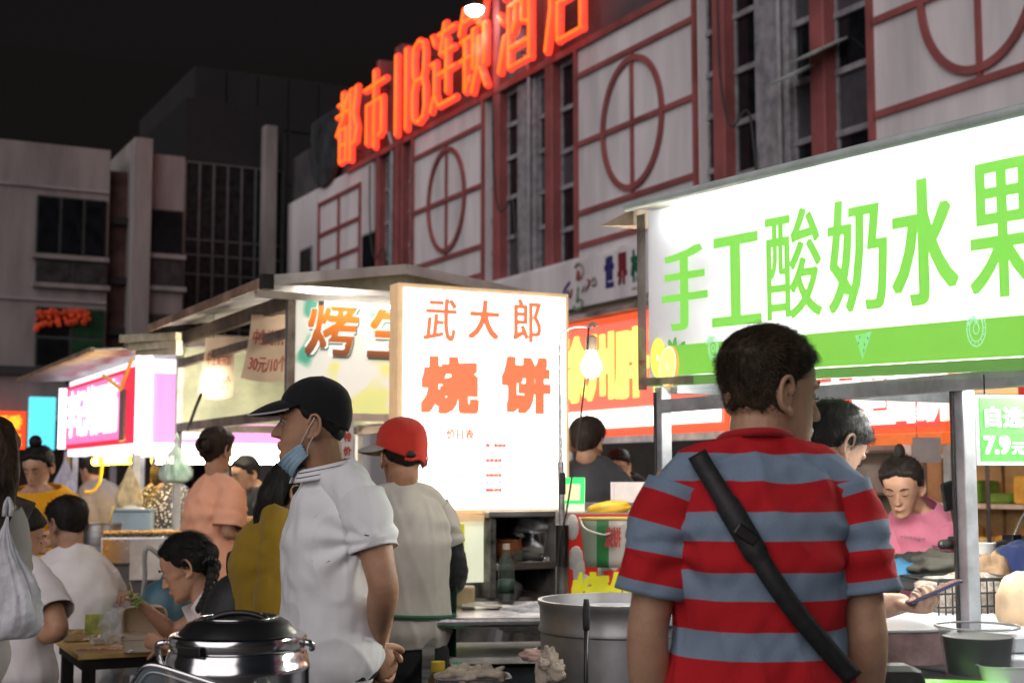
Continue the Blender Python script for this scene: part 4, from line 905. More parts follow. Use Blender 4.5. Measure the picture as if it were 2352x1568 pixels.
def hand_parts(mb, wrist, f, nn, side, curl=22., scale=1., curls=None, thumb=(.75, .55, .15), spread=.0, tb=20.):
    f = nrm(f); nn = np.asarray(nn, float); nn = nrm(nn - f * nn.dot(f)); t = np.cross(nn, f) * side   # t points to the thumb
    w = np.asarray(wrist, float); s = scale
    chain(mb, [w - f * .01 * s, w + f * .02 * s, w + f * .055 * s, w + f * .088 * s], np.array([.023, .030, .037, .036]) * s, np.array([.018, .0165, .0145, .011]) * s, fwd=nn, n=12, sub=3)
    L_ = (.074, .082, .076, .060)
    for k, (o, ln) in enumerate(zip((.027, .0095, -.0085, -.026), L_)):
        c = (curls[k] if curls else curl + k * 3); c = math.radians(c)
        p = w + f * (.085 - .004 * abs(k - 1)) * s + t * o * s; d = nrm(f + t * spread * (1.5 - k)); pts = [p - d * .012 * s]; a = 0; pts.append(p)
        for j, fr in enumerate((.46, .30, .24)):
            a += c * (1.0, 1.15, .8)[j]; dd = d * math.cos(a) + nn * math.sin(a); p = p + dd * ln * fr * s; pts.append(p)
        chain(mb, pts, np.array([.0088, .0088, .0080, .0074, .0064]) * s * (1 if k < 3 else .88), None, fwd=t, n=8, sub=3)
    p = w + f * .022 * s + t * .024 * s; d = nrm(t * thumb[0] + f * thumb[1] + nn * thumb[2]); pts = [p - d * .012 * s, p]
    for j, fr in enumerate((.034, .030, .024)):
        a = math.radians(tb) * j; dd = nrm(d * math.cos(a) + (nn * .6 + f * .6) * math.sin(a)); p = p + dd * fr * s; pts.append(p)
    chain(mb, pts, np.array([.013, .0125, .0105, .0095, .0078]) * s, None, fwd=nn, n=8, sub=3)

skin_mats = {}
def skin(c):
    c = (c[0] * 1.06, c[1] * .98, c[2] * .95)
    k = tuple(c)
    if k not in skin_mats:
        m = mat('skin_%d' % len(skin_mats), c, .52, var=.10, vs=14, bump=.12, bs=120, spec=.4); skin_mats[k] = m
    return skin_mats[k]
def hairmat(name, c): return mat(name, c, .6, spec=.25, var=.35, vs=40, bump=.5, bs=120, stretch=(1, 1, .35))
lash = mat('lash', (.012, .009, .008), .6); eyewhite = mat('eye_white', (.55, .52, .48), .25, var=.05); brow_m = mat('brow', (.02, .014, .011), .7)
def smooth01(x, a, b_): t_ = np.clip((x - a) / (b_ - a), 0, 1); return t_ * t_ * (3 - 2 * t_)
def star(th):                                     # hair or cap shell: head radius + thickness th
    return HO + GD * (GR + th)[:, None]
def hairline(phi, front=.066, temple=.050, side=-.004, back=-.055):
    a = np.abs(((phi + np.pi) % (2 * np.pi)) - np.pi)
    return np.interp(a, [0, .75, 1.15, 1.5, 1.75, 2.1, np.pi], [front, temple, temple * .6, side, side + .002, side - .02, back])
def hair_shell(style, rng):
    p0 = HO + GD * GR[:, None]; z = p0[:, 2]; y = p0[:, 1]
    if style == 'short':
        zl = hairline(GT); T = np.interp(z, [-.06, 0, .05, .10], [.003, .006, .013, .022])
    elif style == 'crew':
        zl = hairline(GT, .062, .045, -.01, -.055); T = np.interp(z, [-.06, 0, .05, .10], [.004, .009, .014, .017])
    elif style == 'undercap':
        zl = hairline(GT, .09, .05, .006, -.06); T = np.interp(z, [-.06, 0, .05, .10], [.006, .007, .004, .002])
    elif style == 'fade':
        zl = hairline(GT, .066, .050, .002, -.045); zl = np.where(np.abs(((GT + np.pi) % (2 * np.pi)) - np.pi) > 1.62, np.minimum(zl, -.042), zl); T = np.interp(z, [-.05, -.01, .03, .06, .085, .11], [.0006, .0012, .004, .009, .014, .018])
    else:
        zl = hairline(GT, .082, .060, -.012, -.085); T = np.interp(z, [-.09, 0, .05, .10], [.010, .013, .015, .017])
    wob = np.array([mnoise.noise(Vector(q * 38)) for q in p0]); wob2 = np.array([mnoise.noise(Vector((q[0] * 140, q[1] * 60, q[2] * 30))) for q in p0])
    m = smooth01(z + wob * (.014 if style == 'long' else .006), zl - .008, zl + .014)
    th = -.006 + m * (T + .006) + m * (wob * .0035 + wob2 * .0018)
    return th, m
def blades(mb, th, m, X, rng, n, ln, comb, wid=.0009, lift=.12, jit=.14):
    P = star(th); idx = np.where((m > .55) & (GD[:, 2] > -.7))[0]
    w = np.sin(np.arccos(np.clip(GD[idx, 2], -1, 1))) + .05; w /= w.sum()
    ch = rng.choice(idx, n, p=w); vs = []; fs = []
    for k, i in enumerate(ch):
        nn = GD[i]; c = np.asarray(comb(GD[i]), float) + rng.normal(0, jit, 3); c = c - nn * c.dot(nn); c = nrm(c)
        p = P[i] + rng.normal(0, .003, 3); d = nrm(c + nn * lift); s = nrm(np.cross(d, nn)) * wid; l = ln * rng.uniform(.6, 1.25) * (.12 + .88 * min(1, max(0, th[i]) / .014))
        q = p + d * l * .55 + nn * .001; e = p + d * l - nn * l * .18
        b = len(vs); vs += [p - s - nn * .003, p + s - nn * .003, q + s * .8, q - s * .8, e]; fs += [(b, b + 1, b + 2, b + 3), (b + 3, b + 2, b + 4)]
    mb.add((np.array(vs) @ X[:3, :3].T) + X[:3, 3], fs)
def rot(ax, deg):
    return np.array(Matrix.Rotation(R(deg), 3, ax))
PEOPLE = 0
BASE = dict(pelvis=(0, 0, .93), neck=(0, -.015, 1.445), head=(0, .015, 1.60), l_sh=(-.185, -.015, 1.385), r_sh=(.185, -.015, 1.385), l_el=(-.235, -.04, 1.10), r_el=(.235, -.04, 1.10), l_wr=(-.235, .04, .86), r_wr=(.235, .04, .86),
            l_hip=(-.09, 0, .90), r_hip=(.09, 0, .90), l_kn=(-.10, .02, .49), r_kn=(.10, .02, .49), l_an=(-.105, -.02, .085), r_an=(.105, -.02, .085))
def person(label, pos, yaw, H=1.70, J=None, head=(0, 0, 0), skin_c=(.42, .25, .165), hair='short', hair_c=(.012, .010, .009), shirt=None, pants=None, build=1.0, fem=False, seat=None, lean=0., hands=None, vox=.0055, hs=None, detail=1, group=None, eyes=True, blade=0, comb=None, extra=None, trunk_vox=.014, shoes=True, blade_len=.03, brow=True):
    global PEOPLE; PEOPLE += 1; rng = np.random.default_rng(PEOPLE)
    k = H / 1.72; root = empty('person', (pos[0], pos[1], 0), R(yaw), label, 'person', group)
    Ri = rot('Z', -yaw); P0 = V3(pos[0], pos[1], 0)
    j = {a: V3(b_) * k for a, b_ in BASE.items()}
    if fem:
        for a in ('l_sh', 'r_sh'): j[a][0] *= .90
    for a in ('l_sh', 'r_sh', 'l_el', 'r_el', 'l_wr', 'r_wr', 'l_hip', 'r_hip'): j[a][0] *= build
    if seat is not None:
        dz = seat + .10 - j['pelvis'][2]
        for a in ('pelvis', 'neck', 'head', 'l_sh', 'r_sh', 'l_el', 'r_el', 'l_wr', 'r_wr', 'l_hip', 'r_hip'): j[a] = j[a] + V3(0, 0, dz)
        for s_, a in ((-1, 'l_'), (1, 'r_')): j[a + 'kn'] = V3(s_ * .13, .40, seat + .07); j[a + 'an'] = V3(s_ * .13, .36, .085)
    if lean:
        M_ = rot('X', -lean); pv = j['pelvis'].copy()
        for a in ('neck', 'head', 'l_sh', 'r_sh', 'l_el', 'r_el', 'l_wr', 'r_wr'): j[a] = pv + M_ @ (j[a] - pv)
    for a, q in (J or {}).items(): j[a] = Ri @ (V3(q) - P0) if isinstance(q, Vector) else V3(q)
    sk = skin(skin_c); S = k * build
    P, N = j['pelvis'], j['neck']; up = nrm(N - P); rgt = nrm(j['r_sh'] - j['l_sh']); fwd = nrm(np.cross(up, rgt))
    L = np.linalg.norm(N - P)
    def spine(f_): return P + (N - P) * f_ + fwd * (.018 * math.sin(max(0, min(1, f_)) * math.pi) * -1)
    FR = (-.22, 0, .28, .62, .86, .97); HWt = V3(.150, .165, .145, .165, .135, .066); HDp = V3(.100, .118, .105, .118, .085, .058)
    if fem: HWt = V3(.155, .168, .128, .148, .118, .058); HDp = V3(.10, .112, .095, .115, .078, .05)
    # ----- trunk and legs
    tk = .90 if shirt else 1.; b = MB(); chain(b, [spine(f_) for f_ in FR], HWt * S * tk, HDp * S * tk, fwd=fwd, n=20)
    for s_ in ('l_', 'r_'):
        hp = j[s_ + 'hip'] * .8 + j[s_ + 'kn'] * .2; chain(b, [hp, (hp + j[s_ + 'kn']) / 2, j[s_ + 'kn'], j[s_ + 'kn'] * .6 + j[s_ + 'an'] * .4, j[s_ + 'an']], V3(.078, .072, .055, .054, .037) * S, None, fwd=fwd, n=12)
        fa = j[s_ + 'an']; chain(b, [fa + V3(0, -.03, -.04), fa + V3(0, .06, -.05), fa + V3(0, .14, -.06)], [.035, .038, .03], [.035, .03, .02], fwd=(0, 0, 1), n=10)
    tv, tf = remesh(b, trunk_vox, 3); VV = [tv]; FF = [tf]; off = len(tv)
    # ----- head and neck
    Hc = j['head']; hs_ = hs or (k ** .5 * (.95 if fem else 1.0)); X = np.eye(4)
    X[:3, :3] = (rot('Z', head[0]) @ rot('X', head[1]) @ rot('Y', head[2])) * hs_; X[:3, 3] = Hc
    b = MB(); head_parts(b, X, fem); nr = (.047 if fem else .056) * S ** .5
    hb = X[:3, :3] @ V3(0, -.025, -.055) + Hc
    chain(b, [N - up * .07, N + up * .0, (N + hb) / 2, hb, hb + (Hc - hb) * .5], [nr * 1.0, nr * 1.02, nr, nr, nr * .8], [nr * .9, nr * .98, nr, nr * 1.05, nr * .8], fwd=fwd, n=16)
    for s_ in ('l_sh', 'r_sh'): chain(b, [N + up * .015, N * .55 + j[s_] * .45 - up * .002, j[s_] - up * .03], [nr * .8, .045 * S, .04 * S], None, fwd=fwd, n=12)
    hv, hf = remesh(b, vox * .62, 5 if fem else 3); VV.append(hv); FF.append(hf + off); off += len(hv)
    # ----- arms and hands
    hands = hands or {}
    for s_, sd in (('l_', -1), ('r_', 1)):
        sh, el, wr = j[s_ + 'sh'], j[s_ + 'el'], j[s_ + 'wr']; b = MB(); u_ = nrm(el - sh); w_ = nrm(wr - el)
        ar = .88 if fem else 1.
        chain(b, [sh, sh * .6 + el * .4, el - u_ * .03, el + w_ * .015, el * .7 + wr * .3, el * .3 + wr * .7, wr + w_ * .01], V3(.048, .046, .040, .040, .041, .033, .026) * S * ar, V3(.048, .048, .041, .040, .040, .029, .021) * S * ar, fwd=fwd + V3(.3, 0, .2), n=24)
        hd = dict(hands.get(s_[0], {})); fd = hd.pop('f', w_); fd = Ri @ V3(fd) if isinstance(fd, Vector) else fd; nn = hd.pop('n', -rgt * sd if sd else rgt); nn = Ri @ V3(nn) if isinstance(nn, Vector) else nn
        hand_parts(b, wr, fd, nn, sd, scale=k * (.92 if fem else 1.), **hd)
        av, af = remesh(b, vox * .62 if detail else vox, 4); VV.append(av); FF.append(af + off); off += len(av)
    quads('body', np.vstack(VV), np.vstack(FF), sk, root)
    # ----- face details
    tr = lambda q: X[:3, :3] @ V3(q) + X[:3, 3]
    for s_ in (-1, 1):
        if eyes == 'open':
            b = MB(); b.ell(tr((s_ * .031, .0795, -.0005)), (.0088 * hs_,) * 3, 12, 8); e_ = b.build('eye', eyewhite, root, smooth=True)
            b = MB(); b.ell(tr((s_ * .030, .0855, -.001)), (.0042 * hs_,) * 3, 10, 6); b.build('iris', lash, e_, smooth=True)
        if eyes:
            MB().tube([tr(q) for q in ((s_ * .017, .0855, -.0025), (s_ * .026, .0885, .0022 if eyes == 'open' else -.005), (s_ * .037, .0860, .0022 if eyes == 'open' else -.006), (s_ * .046, .079, -.002))], [.0008, .0018, .0018, .0008], 6, sub=3).build('lash', lash, root, smooth=True)
            if brow: MB().tube([tr(q) for q in ((s_ * .014, .0955, .021), (s_ * .030, .0935, .0275), (s_ * .050, .077, .022))], [.0022, .0034, .0014], 6, sub=3).build('eyebrow', brow_m, root, smooth=True)
    if eyes: MB().tube([tr(q) for q in ((-.020, .0865, -.0697), (-.008, .0945, -.0695), (0, .0955, -.0700), (.008, .0945, -.0695), (.020, .0865, -.0697))], [.001, .0028, .003, .0028, .001], 6, sub=3).build('lips', mat('lip', (.30, .10, .085), .5), root, smooth=True)
    # ----- hair
    if hair:
        th, m = hair_shell(hair, rng); hv = (star(th) @ X[:3, :3].T) + X[:3, 3]
        b = MB(); b.add(hv, GF.tolist())
        if blade: blades(b, th, m, X, rng, blade, blade_len, comb or (lambda d: (d[0] * .3, -.4 - d[1] * .2, -1)))
        b.build('hair', hairmat('hair_%02d' % int(hair_c[0] * 1000), hair_c), root, smooth=True)
    # ----- shirt
    if shirt:
        lo = shirt.get('loose', .016); hem = shirt.get('hem', -.16); sf = shirt.get('sleeve', .62); sv = shirt.get('vox', vox * 1.3); flare = shirt.get('flare', .010); slo = shirt.get('sl', lo)
        b = MB(); fr = [hem - .06, hem, hem * .5 + .07, .28, .62, .86, .97]
        hw = np.interp(fr, FR, HWt * S) + V3(flare, flare, lo + flare * .5, lo * (1.3 if not fem else 1.6), lo, max(lo, .020) * .9, max(lo, .024) * .6); hd_ = np.interp(fr, FR, HDp * S) + V3(flare, flare, lo + flare * .5, lo * 1.3, lo, max(lo, .022), max(lo, .026) * .6)
        belly = shirt.get('belly', 0.); pts = [spine(q) + fwd * belly * math.exp(-((q - .1) / .3) ** 2) for q in fr]
        chain(b, pts, hw, hd_, fwd=fwd, n=24)
        for s_ in ('l_sh', 'r_sh'): chain(b, [N + up * .015, N * .6 + j[s_] * .4 + up * .016, N * .22 + j[s_] * .78 + up * .006, j[s_] - up * .02], [nr * .85 + lo * .5, .048 * S + lo * .5, .05 * S + lo * .5, .05 * S + lo * .5], None, fwd=fwd, n=14)
        cuts = [(spine(hem), -up, .5), (N + up * shirt.get('neck', .018) + fwd * shirt.get('nf', .03), nrm(up + fwd * .45), .15)]
        sl = {}; tubes = []
        for s_ in ('l_', 'r_'):
            sh, el = j[s_ + 'sh'], j[s_ + 'el']; out = rgt if s_ == 'r_' else -rgt; u0 = nrm(el - sh)
            chain(b, [sh - out * .02, sh + u0 * .05 * S], [.057 * S + slo * .35, .052 * S + slo * .35], None, fwd=fwd, n=16)
            if sf <= 1: pth = [sh - out * .012 - u0 * .012, sh * (1 - sf * .33) + el * sf * .33, sh * (1 - sf * .66) + el * sf * .66, sh * (1 - sf) + el * sf]
            else: w_ = j[s_ + 'wr']; pth = [sh - out * .012 - u0 * .012, sh * .5 + el * .5, el - u0 * .02, el * (2 - sf) + w_ * (sf - 1)]
            rr = V3(.0575 * S + slo * .3, .054 * S + slo * .75, .049 * S + slo * 1.1, .047 * S + slo * 1.35)
            if sf > 1: rr = V3(.0575 * S + slo * .3, .052 * S + slo * .8, .045 * S + slo, .034 * S + slo * .7)
            Q = catmull(np.column_stack([pth, rr]), 8 if sf <= 1 else 14); C = Q[:, :3]; T = np.gradient(C, axis=0); T /= np.linalg.norm(T, axis=1)[:, None]; nn_ = 40
            dist = np.concatenate([[0], np.cumsum(np.linalg.norm(np.diff(C, axis=0), axis=1))]); ring = []; prev = None
            for i in range(len(C)):
                b0 = fwd if prev is None else prev; b0 = nrm(b0 - T[i] * b0.dot(T[i])); prev = b0; a0 = np.cross(b0, T[i]); th = np.arange(nn_) * 2 * np.pi / nn_
                ring.append(C[i] + Q[i, 3] * (np.outer(np.cos(th), a0) + np.outer(np.sin(th), b0)))
            tubes.append((np.vstack(ring), np.array([(i * nn_ + q, i * nn_ + (q + 1) % nn_, (i + 1) * nn_ + (q + 1) % nn_, (i + 1) * nn_ + q) for i in range(len(C) - 1) for q in range(nn_)]), np.repeat(dist, nn_), sh)); sl[s_] = (sh, u0)
        v, f = remesh(b, sv, 3); nt_ = len(v); att = [v[:, 2].copy()]
        for (tv_, tf_, td_, sh) in tubes: f = np.vstack([f, tf_ + len(v)]); v = np.vstack([v, tv_]); att.append(sh[2] + .045 - td_)
        attr = np.concatenate(att); n_ = vnormals(v, f)
        A = shirt.get('fold', .006); sd = PEOPLE * 7.3
        dirs = np.array([mnoise.noise(Vector((q[0] * 9 + sd + q[2] * 3.5, q[1] * 9, q[2] * 3.2))) for q in v]); d2 = np.array([mnoise.noise(Vector((q[0] * 22 - q[2] * 16, q[1] * 20 + sd, q[2] * 9))) for q in v])
        prox = np.zeros(len(v)); disp = np.zeros(len(v))
        for s_, (sh, u_) in sl.items():
            pit = sh - up * .10 * S - rgt * (.04 if s_ == 'r_' else -.04); dd = np.linalg.norm(v - pit, axis=1); prox += np.exp(-(dd / .15) ** 2)
            disp += np.sin(np.arctan2((v - pit) @ up, (v - pit) @ fwd) * 9 + sd) * np.exp(-(dd / .14) ** 2) * np.clip(dd / .04, 0, 1) * A * .7
        shm = 1 - .85 * np.maximum(np.exp(-(np.linalg.norm(v - j['l_sh'], axis=1) / .085) ** 2), np.exp(-(np.linalg.norm(v - j['r_sh'], axis=1) / .085) ** 2))
        ridge = (1 - np.abs(dirs) * 2.2); v = v + n_ * (disp * shm + shm * A * (.9 * dirs + .55 * np.clip(ridge, 0, 1) ** 3 + (.35 + .5 * prox) * d2))[:, None]
        c = v[f].mean(1); keep = np.ones(len(f), bool)
        for (o_, n2, r_) in cuts:
            g_ = ((c - o_) @ n2 > 0) & (np.linalg.norm(c - o_, axis=1) < r_) & (f[:, 0] < nt_); keep &= ~g_
            bv = np.intersect1d(np.unique(f[g_]), np.unique(f[~g_]))
            if len(bv): nb = bv[np.abs((v[bv] - o_) @ n2) < sv * 2.5]; v[nb] = v[nb] - np.outer((v[nb] - o_) @ n2, n2)
        f = f[keep]
        used = np.unique(f); mp_ = np.full(len(v), -1); mp_[used] = np.arange(len(used))
        so = quads('shirt', v[used], mp_[f], shirt['m'], root, attr=attr[used] if shirt.get('stripe') else None, solid=.003)
    # ----- trousers, shoes
    if pants:
        b = MB(); lo = pants.get('loose', .014); en = pants.get('len', .95); pv_ = pants.get('vox', .010)
        chain(b, [spine(-.20), spine(-.05), spine(.12)], np.interp((-.2, -.05, .12), FR, HWt * S) + lo * .4, np.interp((-.2, -.05, .12), FR, HDp * S) + lo * .4, fwd=fwd, n=20)
        for s_ in ('l_', 'r_'):
            kn, an = j[s_ + 'kn'], j[s_ + 'an']; e_ = kn * (1 - en) + an * en
            hp = j[s_ + 'hip'] * .82 + kn * .18; chain(b, [hp, (hp + kn) / 2, kn, (kn + e_) / 2, e_], V3(.084, .080, .064, .060, .056) * S + lo * V3(.6, .9, 1, 1.2, 1.2), None, fwd=fwd, n=14)
        v, f = remesh(b, pv_, 3); n_ = vnormals(v, f); d2 = np.array([mnoise.noise(Vector((q[0] * 12, q[1] * 12, q[2] * 20 + PEOPLE))) for q in v]); v = v + n_ * (.005 * d2)[:, None]
        quads('trousers', v, f, pants['m'], root)
    if shoes:
        for s_ in ('l_', 'r_'):
            a = j[s_ + 'an']; b = MB(); chain(b, [a + V3(0, -.045, -.035), a + V3(0, .05, -.045), a + V3(0, .155, -.055)], [.043, .047, .036], [.045, .038, .025], fwd=(0, 0, 1), n=12)
            v, f = remesh(b, .010, 2); v[:, 2] = np.maximum(v[:, 2], .001); quads('shoe', v, f, mat('shoe_dark', (.03, .03, .032), .5), root)
    root_info = (root, j, X, Ri, P0, dict(N=N, up=up, rgt=rgt, fwd=fwd, nr=nr, S=S, P=P, spine=spine, k=k)); return root_info
def to_world(root_info, q): r, j, X, Ri, P0 = root_info[:5]; return Ri.T @ V3(q) + P0
def cap_on(info, m, brim_m, line_front=.062, line_back=.0, line_side=.050, th=.013, name='cap', bl=.085, brim_yaw=0., trim=None, droop=.030, side=.014):
    root, j, X, Ri, P0 = info[:5]; hs_ = np.linalg.norm(X[:3, 0]); bt = math.radians(brim_yaw)
    GR2 = GR.reshape(55, 72); ZS = (HO[2] + GD[:, 2] * GR).reshape(55, 72)
    def zline(an): an = abs(((an + np.pi) % (2 * np.pi)) - np.pi); return np.interp(an, [0, 1.2, 1.9, np.pi], [line_front, line_side, (line_side + line_back) / 2, line_back])
    def crown(s_, t_):
        ph = s_ * 2 * np.pi; kx = ph / (2 * np.pi) * 72; i0 = int(kx) % 72; i1 = (i0 + 1) % 72; fr_ = kx - int(kx)
        zc = ZS[:, i0] * (1 - fr_) + ZS[:, i1] * fr_; rc_ = GR2[:, i0] * (1 - fr_) + GR2[:, i1] * fr_
        pol = np.linspace(0, np.pi, 55); zl = zline(ph - bt); pl_ = np.interp(-zl, -zc, pol); q = pl_ * (1 - t_) + 1e-4
        r_ = np.interp(q, pol, rc_); d_ = V3(math.sin(q) * math.sin(ph), math.sin(q) * math.cos(ph), math.cos(q)); z_ = HO[2] + d_[2] * r_
        tt = th + .012 * float(smooth01(z_, .05, .11)) - .0012 * abs(math.cos(ph * 3)) ** 60
        return X[:3, :3] @ (HO + d_ * (r_ + tt)) + X[:3, 3]
    c = MB().grid(crown, 90, 26).build(name, m, root, smooth=True, solid=.004)
    def bp(s, q):
        an = (s - .5) * 2 * 1.18; d = V3(math.sin(an + bt), math.cos(an + bt), 0)
        dd = d[None] + 0; zz = zline(an) + .005
        # radius of the shell at that height
        lo_, hi_ = 0., .2
        for _ in range(18):
            mid = (lo_ + hi_) / 2; ins = head_in(np.array([[d[0] * mid, d[1] * mid - .008, zz]]))[0]; lo_, hi_ = (mid, hi_) if ins else (lo_, mid)
        ext = bl * math.cos(an / 1.18 * math.pi / 2) ** .55 if abs(an) < 1.179 else 0
        ct = V3(math.sin(bt), math.cos(bt), 0); base = V3(d[0] * (lo_ + th - .003), d[1] * (lo_ + th - .003) - .008, zz)
        pt = base + (ct * .8 + d * .2) * ext * q; pt[2] -= (droop * q * q * .6 + droop * q * .5) * ext / bl + side * (an / 1.18) ** 2 * q * ext / bl
        return X[:3, :3] @ pt + X[:3, 3]
    MB().grid(bp, 28, 8).build('brim', brim_m, c, smooth=True, solid=.004)
    if trim: MB().tube([bp(s, 1.0) for s in np.linspace(.03, .97, 26)], .0028, 6).build('trim', trim, c, smooth=True)
    root['_c'] = 0; del root['_c']; cap_on.crown = crown
    b = MB(); b.ell(X[:3, :3] @ (V3(0, -.018, .117 + th + .010)) + X[:3, 3], (.008, .008, .005), 10, 6); b.build('button', m, c, smooth=True)
    return c, bp
cloth = lambda name, c, **k: mat(name, c, k.pop('rough', .85), var=k.pop('var', .07), vs=k.pop('vs', 4), bump=k.pop('bump', .10), bs=k.pop('bs', 420), spec=.2, sheen=.15, **k)
denim = cloth('dark_trousers', (.022, .023, .028)); jeans = cloth('blue_jeans', (.06, .085, .14)); black_cloth = cloth('black_cloth', (.014, .014, .016))
VV_ = Vector

def collar(info, m, stripe=None, h=(.052, .020), fold=.034):
    e = info[5]; N, up, rgt, fwd, nr = e['N'], e['up'], e['rgt'], e['fwd'], e['nr']
    def fn(s, t_):
        a = (s - .5) * 2 * 2.9; bk = .5 + .5 * math.cos(a); hh = h[1] + (h[0] - h[1]) * bk; c, sn = math.cos(a), math.sin(a)
        if t_ < .45: r = nr * 1.10 + .005 + .002 * t_; z = hh * (t_ / .45)
        else: q = (t_ - .45) / .55; r = nr * 1.10 + .009 + .024 * q ** .8; z = hh + .004 * math.sin(q * 3.1) - fold * q ** 1.2
        return N + up * (z - .004) - fwd * (c * r * 1.0) + rgt * (sn * r * 1.06) + fwd * .006
    o = MB().grid(fn, 44, 14).build('collar', m, info[0], smooth=True, solid=.003)
    if stripe:
        for t_ in (.74, .90): MB().tube([fn(s, t_) + up * .0025 - fwd * .002 * math.cos((s - .5) * 5.8) for s in np.linspace(.02, .98, 40)], .0013, 6).build('stripe', stripe, o, smooth=True)
    return o
def part(info, nm):
    for c in info[0].children:
        if c.name.split('.')[0] == nm: return c
def surf(info, nm, px, py):               # point of a child's surface that lies on a line of sight
    o = part(info, nm); v = np.empty(len(o.data.vertices) * 3); o.data.vertices.foreach_get('co', v); v = v.reshape(-1, 3) @ info[3] + info[4]
    r = nrm(V3(ray(px, py))); w = v - V3(0, 0, CAMZ); t_ = w @ r; dd = np.linalg.norm(w - np.outer(t_, r), axis=1); c = np.where(dd < .012)[0]
    if len(c) == 0: c = [int(dd.argmin())]
    i = c[int(np.argmin(t_[c]))]; return info[3] @ (v[i] - info[4]), v[i]
# ------------------------------------------------------------------ people
def on_head(info, q): return info[2][:3, :3] @ V3(q) + info[2][:3, 3]
def loc(info, p): return info[3] @ (V3(p) - info[4])
# man in the white polo shirt, chin mask and black cap, hands clasped behind him
d = 3.7
hc = at(717, 974, d); nk = at(752, 1093, d + .02)
polo = cloth('polo_white', (.80, .80, .82), var=.04)
pos = (at(770, 1300, d).x, d)
hb_l, hb_r = at(866, 1480, d - .02), at(872, 1490, d + .10)
POLO = info = person('young man in black cap and white polo shirt, blue mask under his chin', pos, 78, 1.66, J=dict(head=hc, neck=nk, l_sh=at(836, 1150, d - .15), r_sh=at(745, 1150, d + .20), l_el=at(882, 1345, d - .19), l_wr=hb_l, r_el=at(880, 1345, d + .27), r_wr=hb_r, pelvis=at(754, 1500, d + .02)),
              head=(10, 4, 0), hair='undercap', skin_c=(.40, .235, .15), shirt=dict(m=polo, loose=.018, hem=-.15, sleeve=.58, fold=.0125, vox=.0055, neck=.012, belly=.0, sl=.008, flare=.012), pants=dict(m=denim, loose=.006), vox=.005, eyes='open', hs=.90,
              hands=dict(l=dict(f=VV_((.30, .30, -.75)), n=VV_((-.5, .5, 0)), curl=40), r=dict(f=VV_((.25, -.40, -.72)), n=VV_((-.4, -.5, .1)), curl=36)), blade=500, blade_len=.016)
blk = cloth('cap_black', (.010, .010, .012)); cc, bp = cap_on(info, blk, blk, line_front=.060, line_side=.046, line_back=-.012, th=.012, bl=.100, trim=mat('cap_trim', (.45, .42, .43), .6), droop=.046, side=.004)
MB().ell(cap_on.crown(0., .32), (.006, .006, .004), 8, 6).build('badge', mat('badge', (.35, .30, .30), .5), cc)
mk = mat('mask_blue', (.30, .46, .58), .8, var=.10, vs=30, bump=.2, bs=60)
def maskf(s, t_):                       # worn under the chin
    a = (s - .5) * 2; x = .061 * math.sin(a * 1.5)
    y = .090 - .074 * abs(a) ** 1.7 - .050 * t_ * (1 - .55 * abs(a)) + .0015 * math.sin(t_ * 25)
    z = -.122 + .064 * abs(a) ** 1.5 - .040 * t_ * (1 - .1 * abs(a)) - .001 * math.sin(t_ * 25)
    return on_head(POLO, (x * (1.05 - .12 * t_ * (1 - abs(a))), y, z))
mo = MB().grid(maskf, 26, 16).build('face_mask', mk, POLO[0], smooth=True, solid=.003)
for t_ in (.02, .98):
    for e_ in (0., 1.):
        sx = -1 if e_ == 0 else 1; p_ = maskf(e_, t_)
        MB().tube([p_, p_ * .5 + on_head(POLO, (sx * .080, -.004, -.02 if t_ < .5 else -.055)) * .5 + V3(0, 0, .002), on_head(POLO, (sx * .090, -.022, .018 if t_ < .5 else -.038))], .0015, 6, sub=3).build('loop', mat('loop_white', (.75, .75, .75), .7), mo, smooth=True)
navy = mat('navy_line', (.015, .017, .03), .8)
collar(POLO, polo, navy)
for (px, py) in ((712, 1190), (740, 1288), (718, 1372), (830, 1232), (700, 1290), (812, 1400), (690, 1440)):
    p_ = surf(POLO, 'shirt', px, py)[0]; q_ = surf(POLO, 'shirt', px + 9, py - 4)[0]; MB().tube([p_, q_], .0016, 6).build('print', navy, POLO[0])
bt_ = POLO[5]; MB().tube([bt_['P'] + bt_['up'] * (-.045) + bt_['rgt'] * .158 * math.cos(a) + bt_['fwd'] * .112 * math.sin(a) for a in np.linspace(0, 2 * math.pi, 30, endpoint=False)], .016, 8, closed=True).build('belt', black_plastic, POLO[0], smooth=True)
tissue = mat('tissue', (.75, .72, .70), .9, bump=.4, bs=50)
o = MB(); rn = random.Random(2)
for k in range(9): o.ell(at(885 + rn.uniform(-8, 14), 1508 + rn.uniform(-8, 8), d + .02) , (.010, .010, .007), 6, 5)
o = o.build('tissue_wad', tissue, None, smooth=True); tag(o, 'crumpled white tissue in the hands of the man in the polo shirt', 'tissue')

